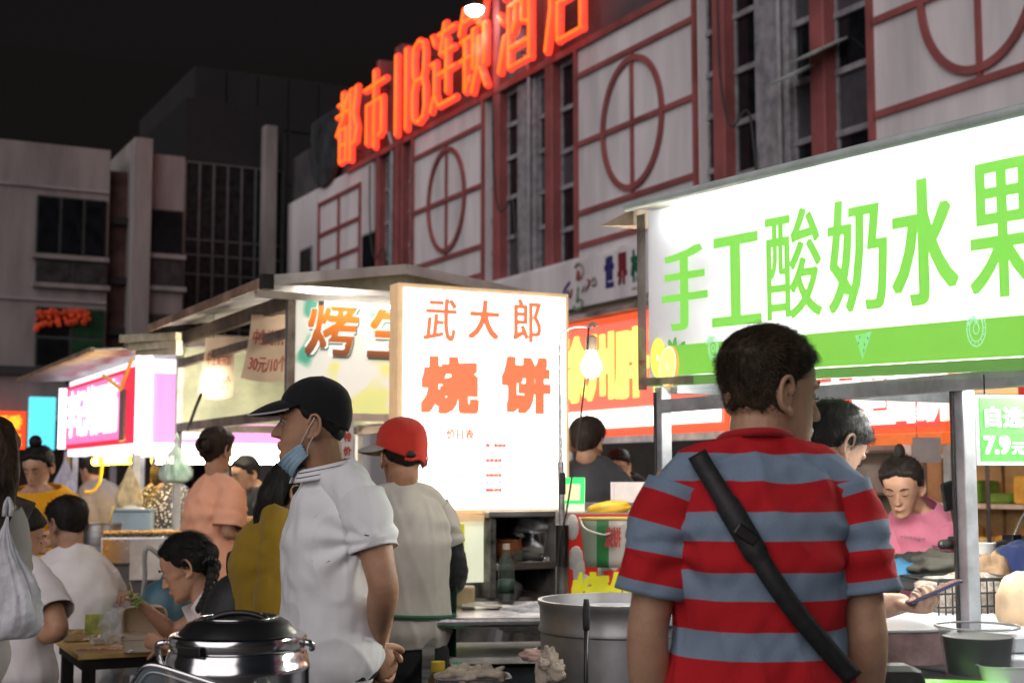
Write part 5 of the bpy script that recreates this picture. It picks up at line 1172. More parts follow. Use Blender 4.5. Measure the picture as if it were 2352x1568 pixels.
# man in the red and blue striped shirt, back to us, bag strap across
d = 2.75
sm = bpy.data.materials.new('striped_cotton'); sm.use_nodes = True; t = sm.node_tree; p = t.nodes['Principled BSDF']
at_ = t.nodes.new('ShaderNodeAttribute'); at_.attribute_name = 'stripe'
m1 = t.nodes.new('ShaderNodeMath'); m1.operation = 'MULTIPLY_ADD'; m1.inputs[1].default_value = 1 / .110; m1.inputs[2].default_value = .48 - at(1735, 1041.6, 2.64).z / .110
m2 = t.nodes.new('ShaderNodeMath'); m2.operation = 'FRACT'; m3 = t.nodes.new('ShaderNodeMath'); m3.operation = 'GREATER_THAN'; m3.inputs[1].default_value = .48
mx = t.nodes.new('ShaderNodeMix'); mx.data_type = 'RGBA'; mx.inputs[6].default_value = (.25, .33, .445, 1); mx.inputs[7].default_value = (.58, .020, .028, 1)
t.links.new(at_.outputs['Fac'], m1.inputs[0]); t.links.new(m1.outputs[0], m2.inputs[0]); t.links.new(m2.outputs[0], m3.inputs[0]); t.links.new(m3.outputs[0], mx.inputs[0])
tc = t.nodes.new('ShaderNodeTexCoord'); nz = t.nodes.new('ShaderNodeTexNoise'); nz.inputs['Scale'].default_value = 380; t.links.new(tc.outputs['Object'], nz.inputs[0])
mm = t.nodes.new('ShaderNodeMix'); mm.data_type = 'RGBA'; mm.blend_type = 'MULTIPLY'; mm.inputs[0].default_value = .35; t.links.new(mx.outputs[2], mm.inputs[6]); t.links.new(nz.outputs[0], mm.inputs[7]); t.links.new(mm.outputs[2], p.inputs['Base Color'])
bm_ = t.nodes.new('ShaderNodeBump'); bm_.inputs['Strength'].default_value = .12; bm_.inputs['Distance'].default_value = .01; t.links.new(nz.outputs[0], bm_.inputs['Height']); t.links.new(bm_.outputs[0], p.inputs['Normal'])
p.inputs['Roughness'].default_value = .9; p.inputs['Specular IOR Level'].default_value = .2
pos = (at(1735, 1300, d).x, d)
STR = person('man with a short fade haircut in a red and blue striped T-shirt, seen from behind', pos, -6, 1.73, J=dict(head=at(1768, 905, d + .03), neck=at(1735, 1042, d), l_sh=at(1545, 1128, d - .02), r_sh=at(1938, 1128, d + .02), l_el=at(1486, 1450, d - .02), r_el=at(1992, 1450, d - .01), l_wr=at(1500, 1720, d + .06), r_wr=at(1975, 1720, d + .10), pelvis=at(1745, 1590, d)),
             head=(-58, -2, 0), hair='fade', hair_c=(.042, .028, .016), skin_c=(.45, .28, .185), shirt=dict(m=sm, loose=.012, hem=-.16, sleeve=.74, fold=.0125, vox=.0055, neck=.010, nf=.0, sl=.017, flare=.014, stripe=True), pants=dict(m=jeans), vox=.005, hs=1.04, blade=9000, blade_len=.020, eyes=True, comb=lambda q: (.35, .6, -.9 if q[2] < .55 else .1), build=1.0)
e = STR[5]
rib = cloth('red_rib', (.42, .016, .022))
MB().tube([e['N'] + e['up'] * (.030 + .012 * math.cos(a)) - e['fwd'] * (e['nr'] * 1.18 * math.cos(a) - .004) + e['rgt'] * e['nr'] * 1.2 * math.sin(a) for a in np.linspace(0, 2 * math.pi, 40, endpoint=False)], .0085, 8, closed=True).build('collar', rib, STR[0], smooth=True)
# cross-body strap lying on the shirt
strap_pts = []
for px, py in ((1596, 1030), (1608, 1046), (1640, 1100), (1668, 1155), (1702, 1225), (1735, 1285), (1780, 1345), (1825, 1400), (1880, 1462), (1930, 1515), (1975, 1560)):
    strap_pts.append(V3(surf(STR, 'shirt', px, py)[1]))
strap_pts = np.array(strap_pts)
for _ in range(3): strap_pts[1:-1] = (strap_pts[:-2] + 2 * strap_pts[1:-1] + strap_pts[2:]) / 4
S_ = catmull(strap_pts, 5); sb_ = MB()
def hug(q):                              # lay the strap on the cloth
    y_ = q[1] * CP + (q[2] - CAMZ) * SP; z_ = -q[1] * SP + (q[2] - CAMZ) * CP; w_ = V3(surf(STR, 'shirt', CX + F0 * q[0] / y_, CY - F0 * z_ / y_)[1]); c_ = V3(0, 0, CAMZ)
    return min(np.linalg.norm(w_ - c_), np.linalg.norm(q - c_))
dd_ = np.array([hug(q) for q in S_]); dd_ = np.array([dd_[max(0, i - 2):i + 3].min() for i in range(len(dd_))]); dd_ = np.convolve(np.pad(dd_, 3, 'edge'), np.ones(7) / 7, 'valid')
S_ = np.array([V3(0, 0, CAMZ) + nrm(q - V3(0, 0, CAMZ)) * t_ for q, t_ in zip(S_, dd_)])
wd = lambda i: .019 if i < 14 or i > 24 else .023
vs = []
for i, q in enumerate(S_):
    tt = nrm(S_[min(i + 1, len(S_) - 1)] - S_[max(i - 1, 0)]); n0 = nrm(V3(0, 0, CAMZ) - q); sd = nrm(np.cross(tt, n0)); q = q + n0 * .010
    for s_ in (-1, 1): vs.append(q + sd * s_ * wd(i))
sb_.add(vs, [(2 * i, 2 * i + 1, 2 * i + 3, 2 * i + 2) for i in range(len(S_) - 1)])
bag = empty('crossbody_bag', (pos[0], pos[1], 0), 0, 'black bag strap worn across the back of the striped shirt', 'bag')
nyl = mat('nylon', (.018, .018, .020), .6, var=.2, vs=60, bump=.05, bs=300)
o = sb_.build('strap', nyl, bag, smooth=True, solid=.004); o.matrix_parent_inverse = Matrix.Translation((pos[0], pos[1], 0)).inverted()
bl_ = at(2010, 1640, d + .05); o = MB().box(-.11, .11, -.05, .06, -.09, .09).build('pouch', nyl, bag, bevel=.03); o.location = (bl_.x - pos[0], bl_.y - pos[1] + .05, bl_.z)
q = V3(S_[20]); o = MB().box(-.024, .024, -.004, .004, -.012, .012).build('buckle', black_plastic, bag, bevel=.004); o.location = (q[0] - pos[0], q[1] - pos[1] - .014, q[2]); o.rotation_euler = (0, R(35), 0)

# vendor in the red cap
d = 5.1
tan_t = cloth('shirt_stone', (.40, .37, .34))
RED = person('vendor in a red cap and stone grey T-shirt with green apron ties, seen from behind', (at(925, 1300, d).x, d), 14, 1.62, J=dict(head=at(922, 1048, d), neck=at(925, 1128, d), l_sh=at(842, 1165, d - .03), r_sh=at(1003, 1172, d + .06), r_el=at(1040, 1315, d + .10), r_wr=at(1000, 1400, d + .28), l_el=at(828, 1320, d), l_wr=at(870, 1390, d + .2), pelvis=at(925, 1440, d)),
             head=(8, -4, 0), hair='short', skin_c=(.36, .20, .125), shirt=dict(m=tan_t, loose=.022, hem=-.14, sleeve=.55, fold=.0095, vox=.008, neck=.0, sl=.022), pants=dict(m=black_cloth), vox=.008, eyes=False)
rc = cloth('cap_red', (.55, .035, .022)); cap_on(RED, rc, mat('brim_grey', (.35, .33, .30), .8), line_front=.045, line_side=.02, line_back=-.030, th=.018, bl=.075, brim_yaw=-58, droop=.02)
MB().ell(on_head(RED, (0, -.118, -.002)), (.020, .010, .013), 12, 8).build('cap_opening', lash, RED[0]); MB().tube([on_head(RED, q) for q in ((-.024, -.117, -.018), (0, -.122, -.022), (.024, -.117, -.018))], .006, 6).build('cap_strap', rc, RED[0])
e = RED[5]; ag = cloth('apron_green', (.02, .085, .05))
MB().tube([e['N'] + e['up'] * .045 - e['fwd'] * .050 * math.cos(a) + e['rgt'] * .068 * math.sin(a) + e['fwd'] * .01 - e['up'] * .03 * abs(math.sin(a)) for a in np.linspace(-1.9, 1.9, 20)], .006, 6).build('apron_strap', ag, RED[0])
MB().tube([e['spine'](.10) + e['rgt'] * .190 * math.cos(a) + e['fwd'] * .145 * math.sin(a) for a in np.linspace(0, 2 * math.pi, 36, endpoint=False)], .008, 6, closed=True).build('apron_tie', ag, RED[0])
MB().grid(lambda s, t_: e['spine'](.55 - .95 * t_) + e['rgt'] * (.20 * math.cos((s - .5) * 3.3) if False else .205 * math.sin((s - .5) * 3.0)) + e['fwd'] * (.155 * math.cos((s - .5) * 3.0)), 16, 10).build('apron', ag, RED[0], smooth=True, solid=.003)
b = MB(); sh, el, wr = RED[1]['r_sh'], RED[1]['r_el'], RED[1]['r_wr']
chain(b, [sh * .45 + el * .55, el, el * .55 + wr * .45, el * .08 + wr * .92], [.062, .060, .050, .036], None, n=16); v, f = remesh(b, .008, 3); n_ = vnormals(v, f); v = v + n_ * (.006 * np.array([mnoise.noise(Vector((q[0] * 25, q[1] * 25, q[2] * 45))) for q in v]))[:, None]
quads('sleeve_cover', v, f, black_cloth, RED[0])

# ---- people at the tables and stalls
peach = cloth('peach_cotton', (.86, .42, .27)); d = 7.0
PEA = person('woman in an oversized peach T-shirt with a hair bun, standing by the oyster stall', (at(490, 1300, d).x, d), -22, 1.60, J=dict(head=at(499, 1034, d), neck=at(494, 1106, d), l_sh=at(458, 1136, d + .06), r_sh=at(536, 1132, d - .10), l_el=at(452, 1230, d + .1), r_el=at(522, 1222, d - .14), r_wr=at(572, 1226, d + .12), pelvis=at(488, 1290, d)),
        head=(-4, -3, 0), hair='long', hair_c=(.030, .018, .012), fem=True, shirt=dict(m=peach, loose=.014, hem=-.42, sleeve=.86, fold=.010, vox=.010, sl=.028, flare=.018), pants=dict(m=cloth('cream_trousers', (.5, .45, .38))), vox=.009, eyes=False, skin_c=(.48, .30, .21), detail=1, trunk_vox=.018)
b = MB(); q = on_head(PEA, (.012, -.105, .025)); b.ell(q, (.040, .034, .038), 16, 10)
for k in range(5): b.tube([q + V3(.036 * math.cos(a + k), -.026 - .004 * k, .034 * math.sin(a + k)) for a in np.linspace(0, 3, 8)], .009, 6)
b.build('bun', hairmat('hair_30', (.030, .018, .012)), PEA[0], smooth=True)
wr, el = PEA[1]['r_wr'], PEA[1]['r_el']; b = MB(); chain(b, [el * .45 + wr * .55, wr + (wr - el) * .05], [.045, .050], None, n=14, cap=False); b.build('cuff', mat('glove_white', (.8, .78, .72), .7), PEA[0], smooth=True)
# seated man in white T-shirt
wt_ = cloth('tee_white', (.78, .73, .73)); d = 6.4
sp = (at(185, 1400, d).x, d)
SEA = person('seated man with short black hair in a plain white T-shirt, back to us', sp, 18, 1.70, seat=.45, J=dict(head=at(152, 1203, d), neck=at(165, 1272, d - .02), l_sh=at(98, 1320, d), r_sh=at(242, 1320, d + .05), l_el=at(90, 1420, d + .15), r_el=at(258, 1425, d + .1), l_wr=at(110, 1440, d + .35), r_wr=at(225, 1440, d + .35)),
        head=(34, -6, 0), hair='crew', skin_c=(.40, .24, .16), shirt=dict(m=wt_, loose=.030, hem=-.2, sleeve=.85, fold=.009, vox=.010, sl=.030, flare=.02), pants=dict(m=cloth('grey_trousers', (.2, .19, .19)), vox=.016), vox=.008, blade=1500, blade_len=.016, trunk_vox=.018)
# girl bent over her noodles
d = 5.25; gp = (at(500, 1500, d).x, d)
GIR = person('girl with a clipped braid and white top eating greens at the low table', gp, 84, 1.56, fem=True, seat=.40, J=dict(head=at(428, 1302, d), neck=at(470, 1385, d), l_sh=at(492, 1425, d - .13), r_sh=at(485, 1405, d + .13), pelvis=at(560, 1545, d), l_el=at(455, 1500, d - .16), l_wr=at(375, 1478, d - .10), r_el=at(395, 1452, d + .10), r_wr=at(330, 1392, d + .02)),
        head=(4, -24, 0), hair='long', hair_c=(.012, .010, .009), skin_c=(.50, .29, .19), shirt=dict(m=cloth('top_white', (.78, .70, .68)), loose=.016, hem=-.1, sleeve=.55, fold=.006, vox=.008), pants=dict(m=jeans, vox=.014), vox=.0065, eyes=True, hs=.98,
        hands=dict(r=dict(f=VV_((-.55, -.1, .55)), n=VV_((-.5, -.2, -.6)), curl=42, tb=30), l=dict(curl=45)), blade=2200, blade_len=.05, comb=lambda q: (0, -.9, -.35))
hm = hairmat('hair_12', (.012, .010, .009))
b = MB(); q0 = on_head(GIR, (-.015, -.100, .012)); b.ell(q0, (.036, .042, .045), 14, 10)
br = [at(492, 1300, d - .03), at(486, 1335, d - .06), at(478, 1362, d - .10), at(465, 1385, d - .13), at(455, 1400, d - .14)]
br = catmull(np.array([loc(GIR, q) for q in br]), 4)
for k, q in enumerate(br): s_ = .030 * (1 - .55 * k / len(br)); b.ell(q + V3(.008 * (-1) ** k, 0, 0), (s_ * .8, s_ * .8, s_), 10, 8)
b.build('braid', hm, GIR[0], smooth=True)
o = MB(); c0 = at(486, 1290, d - .07)
for k in range(6): a = k / 5 * 2.4 - 1.2; o.tube([c0 + Vector((.022 * math.sin(a), -.012, .030 * math.cos(a))), c0 + Vector((.030 * math.sin(a), -.022, .012 * math.cos(a) - .012))], .0045, 6)
o.ell(c0, (.022, .012, .010), 10, 6); o = o.build('hair_clip', black_plastic, None, smooth=True); tag(o, 'black claw clip holding up the girl\'s hair', 'hair clip')
gr = MB(); rn = random.Random(4)
for k in range(16): q = at(304 + rn.uniform(-7, 16) + k * .6, 1362 + k * 2.0 + rn.uniform(-5, 5), d - .03); gr.ell(q, (.007, .004, .012), 6, 5, M=Matrix.Rotation(rn.uniform(0, 3), 3, 'X') @ Matrix.Rotation(rn.uniform(0, 3), 3, 'Y'))
o = gr.build('leafy_greens', mat('greens', (.16, .24, .05), .5, var=.4, vs=30), None, smooth=True); tag(o, 'bundle of leafy greens lifted in the girl\'s hand', 'food')
o = MB().tube([at(298, 1335, d - .03), at(305, 1360, d - .03), at(316, 1400, d - .03)], .0022, 6).build('chopsticks', mat('bamboo', (.5, .34, .16), .6), None); tag(o, 'chopsticks in the hand of the girl with the braid', 'chopsticks')
# woman at the left edge with long brown hair and a phone
d = 3.3
WOM = person('woman with long brown hair cut off by the left edge, looking at a phone', (at(-165, 1300, d).x, d), 8, 1.62, fem=True, J=dict(head=at(-48, 1066, d), r_el=at(-10, 1390, d + .05), r_wr=at(8, 1225, d + .2), pelvis=at(-165, 1500, d)), head=(-20, -16, 0), hair='long', hair_c=(.045, .024, .014), shirt=dict(m=cloth('blouse_pale', (.62, .58, .58)), loose=.025, hem=-.2, sleeve=.6, vox=.010), pants=dict(m=cloth('cream_trousers', (.5, .45, .38))), vox=.008, eyes=True, trunk_vox=.018,
             hands=dict(r=dict(f=VV_((.2, .5, .7)), n=VV_((-.3, -.3, .8)), curl=35)))
b = MB()
for (o_, r_) in ((0., 1.), (.045, .9), (-.03, .8)): chain(b, [on_head(WOM, (.03 + o_, -.07, .06)), on_head(WOM, (.055 + o_, -.075, -.05)), on_head(WOM, (.05 + o_, -.075, -.16)), on_head(WOM, (.045 + o_, -.07, -.28)), on_head(WOM, (.03 + o_, -.06, -.38))], np.array([.055, .064, .064, .052, .025]) * r_, np.array([.045, .045, .04, .03, .015]) * r_, n=14)
v, f = remesh(b, .008, 3); n_ = vnormals(v, f); v = v + n_ * (.005 * np.array([mnoise.noise(Vector((q[0] * 70, q[1] * 70, q[2] * 8))) for q in v]))[:, None]; quads('hair', v, f, hairmat('hair_45', (.045, .024, .014)), WOM[0])
# boy with elbow on the table
d = 4.95
BOY = person('seated boy with cropped hair in a white shirt, elbow on the low table', (at(40, 1500, d).x, d), -20, 1.50, seat=.40, J=dict(head=at(42, 1232, d + .12), neck=at(48, 1300, d + .06), r_sh=at(98, 1345, d), l_sh=at(-30, 1345, d + .1), r_el=at(138, 1448, d - .10), r_wr=at(40, 1468, d + .02), l_el=at(-60, 1440, d), l_wr=at(0, 1470, d + .2), pelvis=at(30, 1560, d)),
        head=(-42, -14, 0), hair='crew', skin_c=(.46, .26, .165), shirt=dict(m=wt_, loose=.022, hem=-.1, sleeve=.62, vox=.010, sl=.022), pants=dict(m=denim, vox=.016), vox=.007, trunk_vox=.018, hs=.92)
# woman in the yellow dress
d = 7.5; yel = cloth('mustard_yellow', (.80, .36, .01))
YEL = person('woman in a bright yellow dress with a high bun looking down', (at(88, 1300, d).x, d), 168, 1.58, fem=True, J=dict(head=at(86, 1074, d), neck=at(84, 1122, d), l_el=at(150, 1205, d - .1), l_wr=at(108, 1228, d - .22), r_el=at(35, 1210, d - .1), r_wr=at(80, 1236, d - .22), pelvis=at(88, 1275, d)), head=(4, -20, 0), hair='long', blade=1200, blade_len=.035, comb=lambda q: (0, -.8, .5), skin_c=(.50, .31, .21), shirt=dict(m=yel, loose=.03, hem=-.6, sleeve=.5, vox=.012, flare=.06, fold=.009, neck=-.01), vox=.009, trunk_vox=.02)
b = MB(); b.ell(on_head(YEL, (0, -.02, .155)), (.034, .034, .036), 14, 10); b.ell(on_head(YEL, (0, -.02, .125)), (.02, .02, .02), 10, 8); b.build('bun', hm, YEL[0], smooth=True)
# woman in mustard with a backpack, half hidden behind the polo shirt
d = 4.5; mus = cloth('mustard_dark', (.30, .185, .015))
MUS = person('long-haired woman in a mustard top behind the man in the polo shirt', (at(650, 1300, d).x, d), -78, 1.52, fem=True, J=dict(head=at(690, 1130, d), pelvis=at(640, 1480, d)), head=(0, 0, 0), hair='long', shirt=dict(m=mus, loose=.04, hem=-.3, sleeve=1.7, vox=.010, flare=.04, fold=.010, sl=.02), pants=dict(m=denim), vox=.008, eyes=False, trunk_vox=.018)
b = MB()
for o_ in (-.045, 0., .045): chain(b, [on_head(MUS, (o_, -.06, .07)), on_head(MUS, (o_ * 1.2, -.105, -.02)), loc(MUS, at(618, 1150, d)) + V3(o_, 0, 0), loc(MUS, at(605, 1200, d)) + V3(o_, 0, 0), loc(MUS, at(598, 1258, d)) + V3(o_, 0, 0)], [.05, .058, .055, .048, .022], [.04, .045, .04, .035, .015], n=12)
v, f = remesh(b, .009, 3); n_ = vnormals(v, f); v = v + n_ * (.006 * np.array([mnoise.noise(Vector((q[0] * 60, q[1] * 60, q[2] * 7))) for q in v]))[:, None]; quads('hair', v, f, hm, MUS[0])
bk = empty('backpack', at(535, 1420, d), R(12), 'black backpack with a top handle on the mustard woman\'s back', 'bag')
b = MB(); chain(b, [(0, 0, -.16), (0, 0, -.06), (.02, 0, .06), (.05, 0, .13)], [.11, .115, .10, .05], [.13, .13, .12, .07], fwd=(0, 1, 0), n=20); v, f = remesh(b, .010, 3); quads('pack', v, f, nyl, bk)
MB().tube([(.03, -.02, .12), (.012, -.02, .19), (-.012, -.01, .205), (-.015, .01, .15), (.0, .02, .10)], .009, 8, sub=4).build('handle', nyl, bk, smooth=True)
MB().tube([tuple(Vector(at(600, 1410, d - .16)) - bk.location), tuple(Vector(at(610, 1330, d - .18)) - bk.location), tuple(Vector(at(632, 1255, d - .17)) - bk.location), tuple(Vector(at(660, 1215, d - .12)) - bk.location)], .014, 8, sub=4).build('strap', nyl, bk, smooth=True)
# people around the red stalls
d = 6.9
DRK = person('man in a charcoal T-shirt with short hair seen from behind beside the light box', (at(1362, 1300, d).x, d), -18, 1.66, J=dict(head=at(1350, 1018, d), neck=at(1358, 1066, d)), head=(-6, -2, 0), hair='short', hair_c=(.025, .017, .012), skin_c=(.46, .28, .18), shirt=dict(m=cloth('charcoal', (.045, .046, .052)), loose=.025, vox=.012, fold=.008), pants=dict(m=denim, vox=.018), vox=.009, eyes=False, blade=1500, blade_len=.02, trunk_vox=.02, detail=0)
d = 10.2
person('young man with cropped hair far back inside the red stall', (at(1425, 1200, d).x, d), 150, 1.66, J=dict(head=at(1420, 1072, d)), head=(20, -10, 0), hair='short', skin_c=(.46, .28, .18), shirt=dict(m=black_cloth, vox=.016), pants=dict(m=denim, vox=.02), vox=.012, trunk_vox=.025, detail=0)
# customer holding a phone, hidden behind the striped shirt
d = 3.75
CUS = person('black-haired customer hidden behind the striped man, holding out a phone', (at(1915, 1300, d).x, d), -62, 1.64, J=dict(head=at(1912, 1028, d), neck=at(1905, 1105, d), l_sh=at(1950, 1150, d + .15), r_sh=at(1890, 1160, d - .15), r_el=at(1965, 1400, d - .22), r_wr=at(2064, 1386, d - .24)), head=(4, -32, 0), hair='crew', skin_c=(.50, .34, .25), shirt=dict(m=cloth('dusty_rose', (.38, .22, .21)), loose=.025, vox=.010), pants=dict(m=denim, vox=.016), vox=.0065, trunk_vox=.02, hs=.96, blade=2500, blade_len=.022,
        hands=dict(r=dict(f=VV_((.52, -.84, -.10)), n=VV_((.05, -.05, 1.0)), curls=[52, 55, 56, 58], thumb=(.80, .35, .55), tb=4, spread=.02)))
pn = empty('phone', Vector(CUS[3].T @ CUS[1]['r_wr'] + CUS[4]) + Vector((.068, -.062, .034)), 0, 'smartphone held in an open hand over the white counter', 'phone')
MM = (Matrix.Rotation(R(-23), 4, 'Y') @ Matrix.Rotation(R(-5), 4, 'X'))
MB().box(-.070, .070, -.036, .036, -.004, .004, M=MM).build('body', mat('phone_blue', (.05, .06, .14), .3), pn, bevel=.003)
MB().box(-.066, .066, -.033, .033, .0042, .0050, M=MM).build('screen', mat('phone_screen', (.20, .08, .06), .2), pn)
# woman in pink
d = 5.6; pk = cloth('pink_cotton', (.66, .20, .30))
PNK = person('woman in a pink T-shirt with a high bun bending over her stall', (at(2130, 1300, d).x, d), 138, 1.58, fem=True, lean=10, J=dict(head=at(2072, 1118, d - .12), neck=at(2105, 1172, d - .02), l_sh=at(2165, 1212, d - .08), r_sh=at(2068, 1212, d + .05), l_el=at(2190, 1300, d - .05), l_wr=at(2105, 1300, d - .25), r_el=at(2040, 1300, d), r_wr=at(2070, 1310, d - .2), pelvis=at(2135, 1400, d + .05)), head=(12, -22, 0), hair='long', hair_c=(.018, .012, .010), blade=1600, blade_len=.035, comb=lambda q: (0, -.9, .35), skin_c=(.50, .29, .20), shirt=dict(m=pk, loose=.035, hem=-.2, sleeve=.85, vox=.009, fold=.010, sl=.03), pants=dict(m=denim, vox=.018), vox=.0075, trunk_vox=.02)
b = MB(); b.ell(on_head(PNK, (.0, -.03, .148)), (.022, .022, .034), 12, 8); b.build('bun', hairmat('hair_18', (.018, .012, .010)), PNK[0], smooth=True)
for s_, y0, y1, x0, x1 in (('vintage', 1222, 1242, 2062, 2118),):
    v, f = glyph_mesh(s_); mn, mx = v.min(0), v.max(0); c00 = V3(surf(PNK, 'shirt', x0, y1)[1]); c10 = V3(surf(PNK, 'shirt', x1, y1)[1]); c01 = V3(surf(PNK, 'shirt', x0, y0)[1]); n0 = nrm(V3(0, 0, CAMZ) - c00)
    MB().add([loc(PNK, c00 + (c10 - c00) * ((q[0] - mn[0]) / (mx[0] - mn[0])) + (c01 - c00) * ((q[1] - mn[1]) / (mx[1] - mn[1])) + n0 * .022) for q in v], f).build('print', mat('print_dark', (.10, .09, .12), .8), PNK[0])
# three more behind the stalls on the left
d = 8.8
VEN = person('stall woman in black leaning over the oyster counter under the far pink sign', (at(585, 1300, d).x, d), 120, 1.58, fem=True, J=dict(head=at(563, 1090, d), l_wr=at(558, 1190, d - .2), l_el=at(590, 1200, d - .1)), head=(10, -14, 0), hair='long', skin_c=(.50, .30, .19), shirt=dict(m=black_cloth, vox=.015, sleeve=.5), pants=dict(m=denim, vox=.02), vox=.011, trunk_vox=.025, detail=0)
dot = bpy.data.materials.new('polka_cloth'); dot.use_nodes = True; t = dot.node_tree; p = t.nodes['Principled BSDF']; vo = t.nodes.new('ShaderNodeTexVoronoi'); vo.inputs['Scale'].default_value = 48; tc = t.nodes.new('ShaderNodeTexCoord'); t.links.new(tc.outputs['Object'], vo.inputs[0])
lt = t.nodes.new('ShaderNodeMath'); lt.operation = 'LESS_THAN'; lt.inputs[1].default_value = .28; t.links.new(vo.outputs[0], lt.inputs[0]); mx = t.nodes.new('ShaderNodeMix'); mx.data_type = 'RGBA'; mx.inputs[6].default_value = (.012, .013, .020, 1); mx.inputs[7].default_value = (.55, .55, .6, 1); t.links.new(lt.outputs[0], mx.inputs[0]); t.links.new(mx.outputs[2], p.inputs[0]); p.inputs['Roughness'].default_value = .8
d = 10.4
person('person in navy polka dots seen from behind at the pink stall', (at(380, 1300, d).x, d), -15, 1.58, fem=True, J=dict(head=at(374, 1098, d)), head=(-10, -10, 0), hair='long', shirt=dict(m=dot, vox=.015, sleeve=1.6, hem=-.3, loose=.03), pants=dict(m=denim, vox=.02), vox=.011, eyes=False, trunk_vox=.025, detail=0)
d = 11.5
person('stooping person in a grey top far behind the grill', (at(258, 1300, d).x, d), 60, 1.62, lean=25, J={}, head=(0, -10, 0), hair='short', shirt=dict(m=cloth('grey_top', (.16, .15, .15)), vox=.018, sleeve=1.5, loose=.03), pants=dict(m=denim, vox=.025), vox=.013, eyes=False, trunk_vox=.03, detail=0)
# ------------------------------------------------------------------ props
def thing(name, label, cat, p, rz=0., group=None): return empty(name, p, rz, label, cat, group)
def crumple(name, m, c, r, label, cat, seed=1, amp=.35, fr=9., group=None, flat=1., parent=None):
    b = MB(); rn_ = random.Random(seed); o = Vector((rn_.random() * 9, rn_.random() * 9, rn_.random() * 9)); n, mm = 30, 20; vs = []
    for i in range(mm + 1):
        ph = math.pi * i / mm
        for k in range(n):
            q = Vector((math.sin(ph) * math.cos(2 * math.pi * k / n), math.sin(ph) * math.sin(2 * math.pi * k / n), -math.cos(ph)))
            s_ = 1 + amp * mnoise.noise(q * 2.1 + o) + amp * .6 * abs(mnoise.noise(q * fr * .6 + o)); vs.append((q.x * r[0] * s_, q.y * r[1] * s_, max(-r[2] * flat, q.z * r[2] * s_)))
    b.add(vs, [(i * n + k, i * n + (k + 1) % n, (i + 1) * n + (k + 1) % n, (i + 1) * n + k) for i in range(mm) for k in range(n)])
    ob = b.build(name, m, parent, smooth=True); ob.location = c
    if label: tag(ob, label, cat, group)
    return ob
def hang_bag(c, w, h, m, label, seed=1, group=None, dep=.5):     # carrier bag hanging by its handles
    o = thing('plastic_bag', label, 'bag', c, random.Random(seed).uniform(-.4, .4), group); rn_ = Vector((seed * 3.1, seed, 0)); n = 36
    prof = [(.03, 0), (.10, -.10), (.27, -.22), (.46, -.36), (.68, -.52), (.88, -.68), (1.0, -.82), (.96, -.92), (.74, -.985), (.3, -1.0), (0.02, -1.0)]; n = 72
    vs = []
    Q = catmull(np.array(prof), 4)
    for i, (r_, z) in enumerate(Q):
        for k in range(n):
            a = 2 * math.pi * k / n; ca, sa = math.cos(a), math.sin(a); top = max(0., 1 + z)
            pl_ = abs(mnoise.noise(Vector((ca * 5.5, sa * 5.5, z * .8)) + rn_)) * 1.6 - .35 + .5 * (abs(math.sin(a * 5 + 1.3 * seed)) - .6)
            lump = .30 * mnoise.noise(Vector((ca * 1.7, sa * 1.7, z * 3.2)) + rn_) + .16 * abs(mnoise.noise(Vector((ca * 5, sa * 5, z * 9)) + rn_))
            fold = 1 + pl_ * (.50 * top + .05) + lump * (1 - .6 * top)
            vs.append((w / 2 * r_ * fold * ca + .10 * w * mnoise.noise(Vector((0, 0, z * 2)) + rn_), w / 2 * dep * r_ * fold * sa, h * z * (1 + .05 * mnoise.noise(Vector((ca, sa, 0)) + rn_))))
    b = MB(); b.add(vs, [(i * n + k, i * n + (k + 1) % n, (i + 1) * n + (k + 1) % n, (i + 1) * n + k) for i in range(len(Q) - 1) for k in range(n)])
    b.build('sack', m, o, smooth=True)
    for s_ in (-1, 1): MB().tube([(s_ * w * .05, 0, 0), (s_ * w * .04, 0, h * .10), (0, 0, h * .16)], [.006, .005, .003], 8, sub=3).build('handle', m, o, smooth=True)
    return o
# ---- low table with food
tp = at(178, 1502, 5.19)
tb = thing('low_table', 'low wooden table with dark legs and takeaway food on it', 'table', (tp.x, tp.y, 0), TH * .95)
tz = tp.z; wood = mat('table_wood', (.66, .42, .16), .38, var=.18, vs=3, stretch=(1, 9, 1), bump=.05); dkw = mat('table_dark', (.015, .013, .012), .5)
MB().box(0, 1.05, 0, .60, tz - .022, tz).build('top', wood, tb, bevel=.004)
MB().box(.02, 1.03, .02, .58, tz - .062, tz - .0225).build('apron', dkw, tb)
for (x, y) in ((.05, .05), (1.0, .05), (.05, .55), (1.0, .55)): MB().box(x - .022, x + .022, y - .022, y + .022, 0, tz - .0625).build('leg', dkw, tb)
for y in (.05, .55): MB().box(.073, .977, y - .012, y + .012, .16, .19).build('stretcher', dkw, tb)
Mt = Matrix.Translation((tp.x, tp.y, 0)) @ Matrix.Rotation(TH * .95, 4, 'Z')
on_t = lambda x, y, z=0.: Mt @ Vector((x, y, tz + z))
# stools
for k, (q, lb_) in enumerate(((SEA[0].location, 'dark stool under the man in the white T-shirt'), (BOY[0].location, 'dark stool under the boy at the low table'), (GIR[0].location, 'dark stool under the girl with the braid'))):
    st = thing('stool', lb_, 'stool', (q.x, q.y, 0), TH, 'stools at the low table'); hgt = .43 if k == 0 else .39
    MB().box(-.15, .15, -.15, .15, hgt - .03, hgt).build('seat', dkw, st, bevel=.006)
    for (x, y) in ((-.12, -.12), (.12, -.12), (-.12, .12), (.12, .12)): MB().bar((x * .9, y * .9, hgt - .031), (x * 1.15, y * 1.15, 0), .03).build('leg', dkw, st)
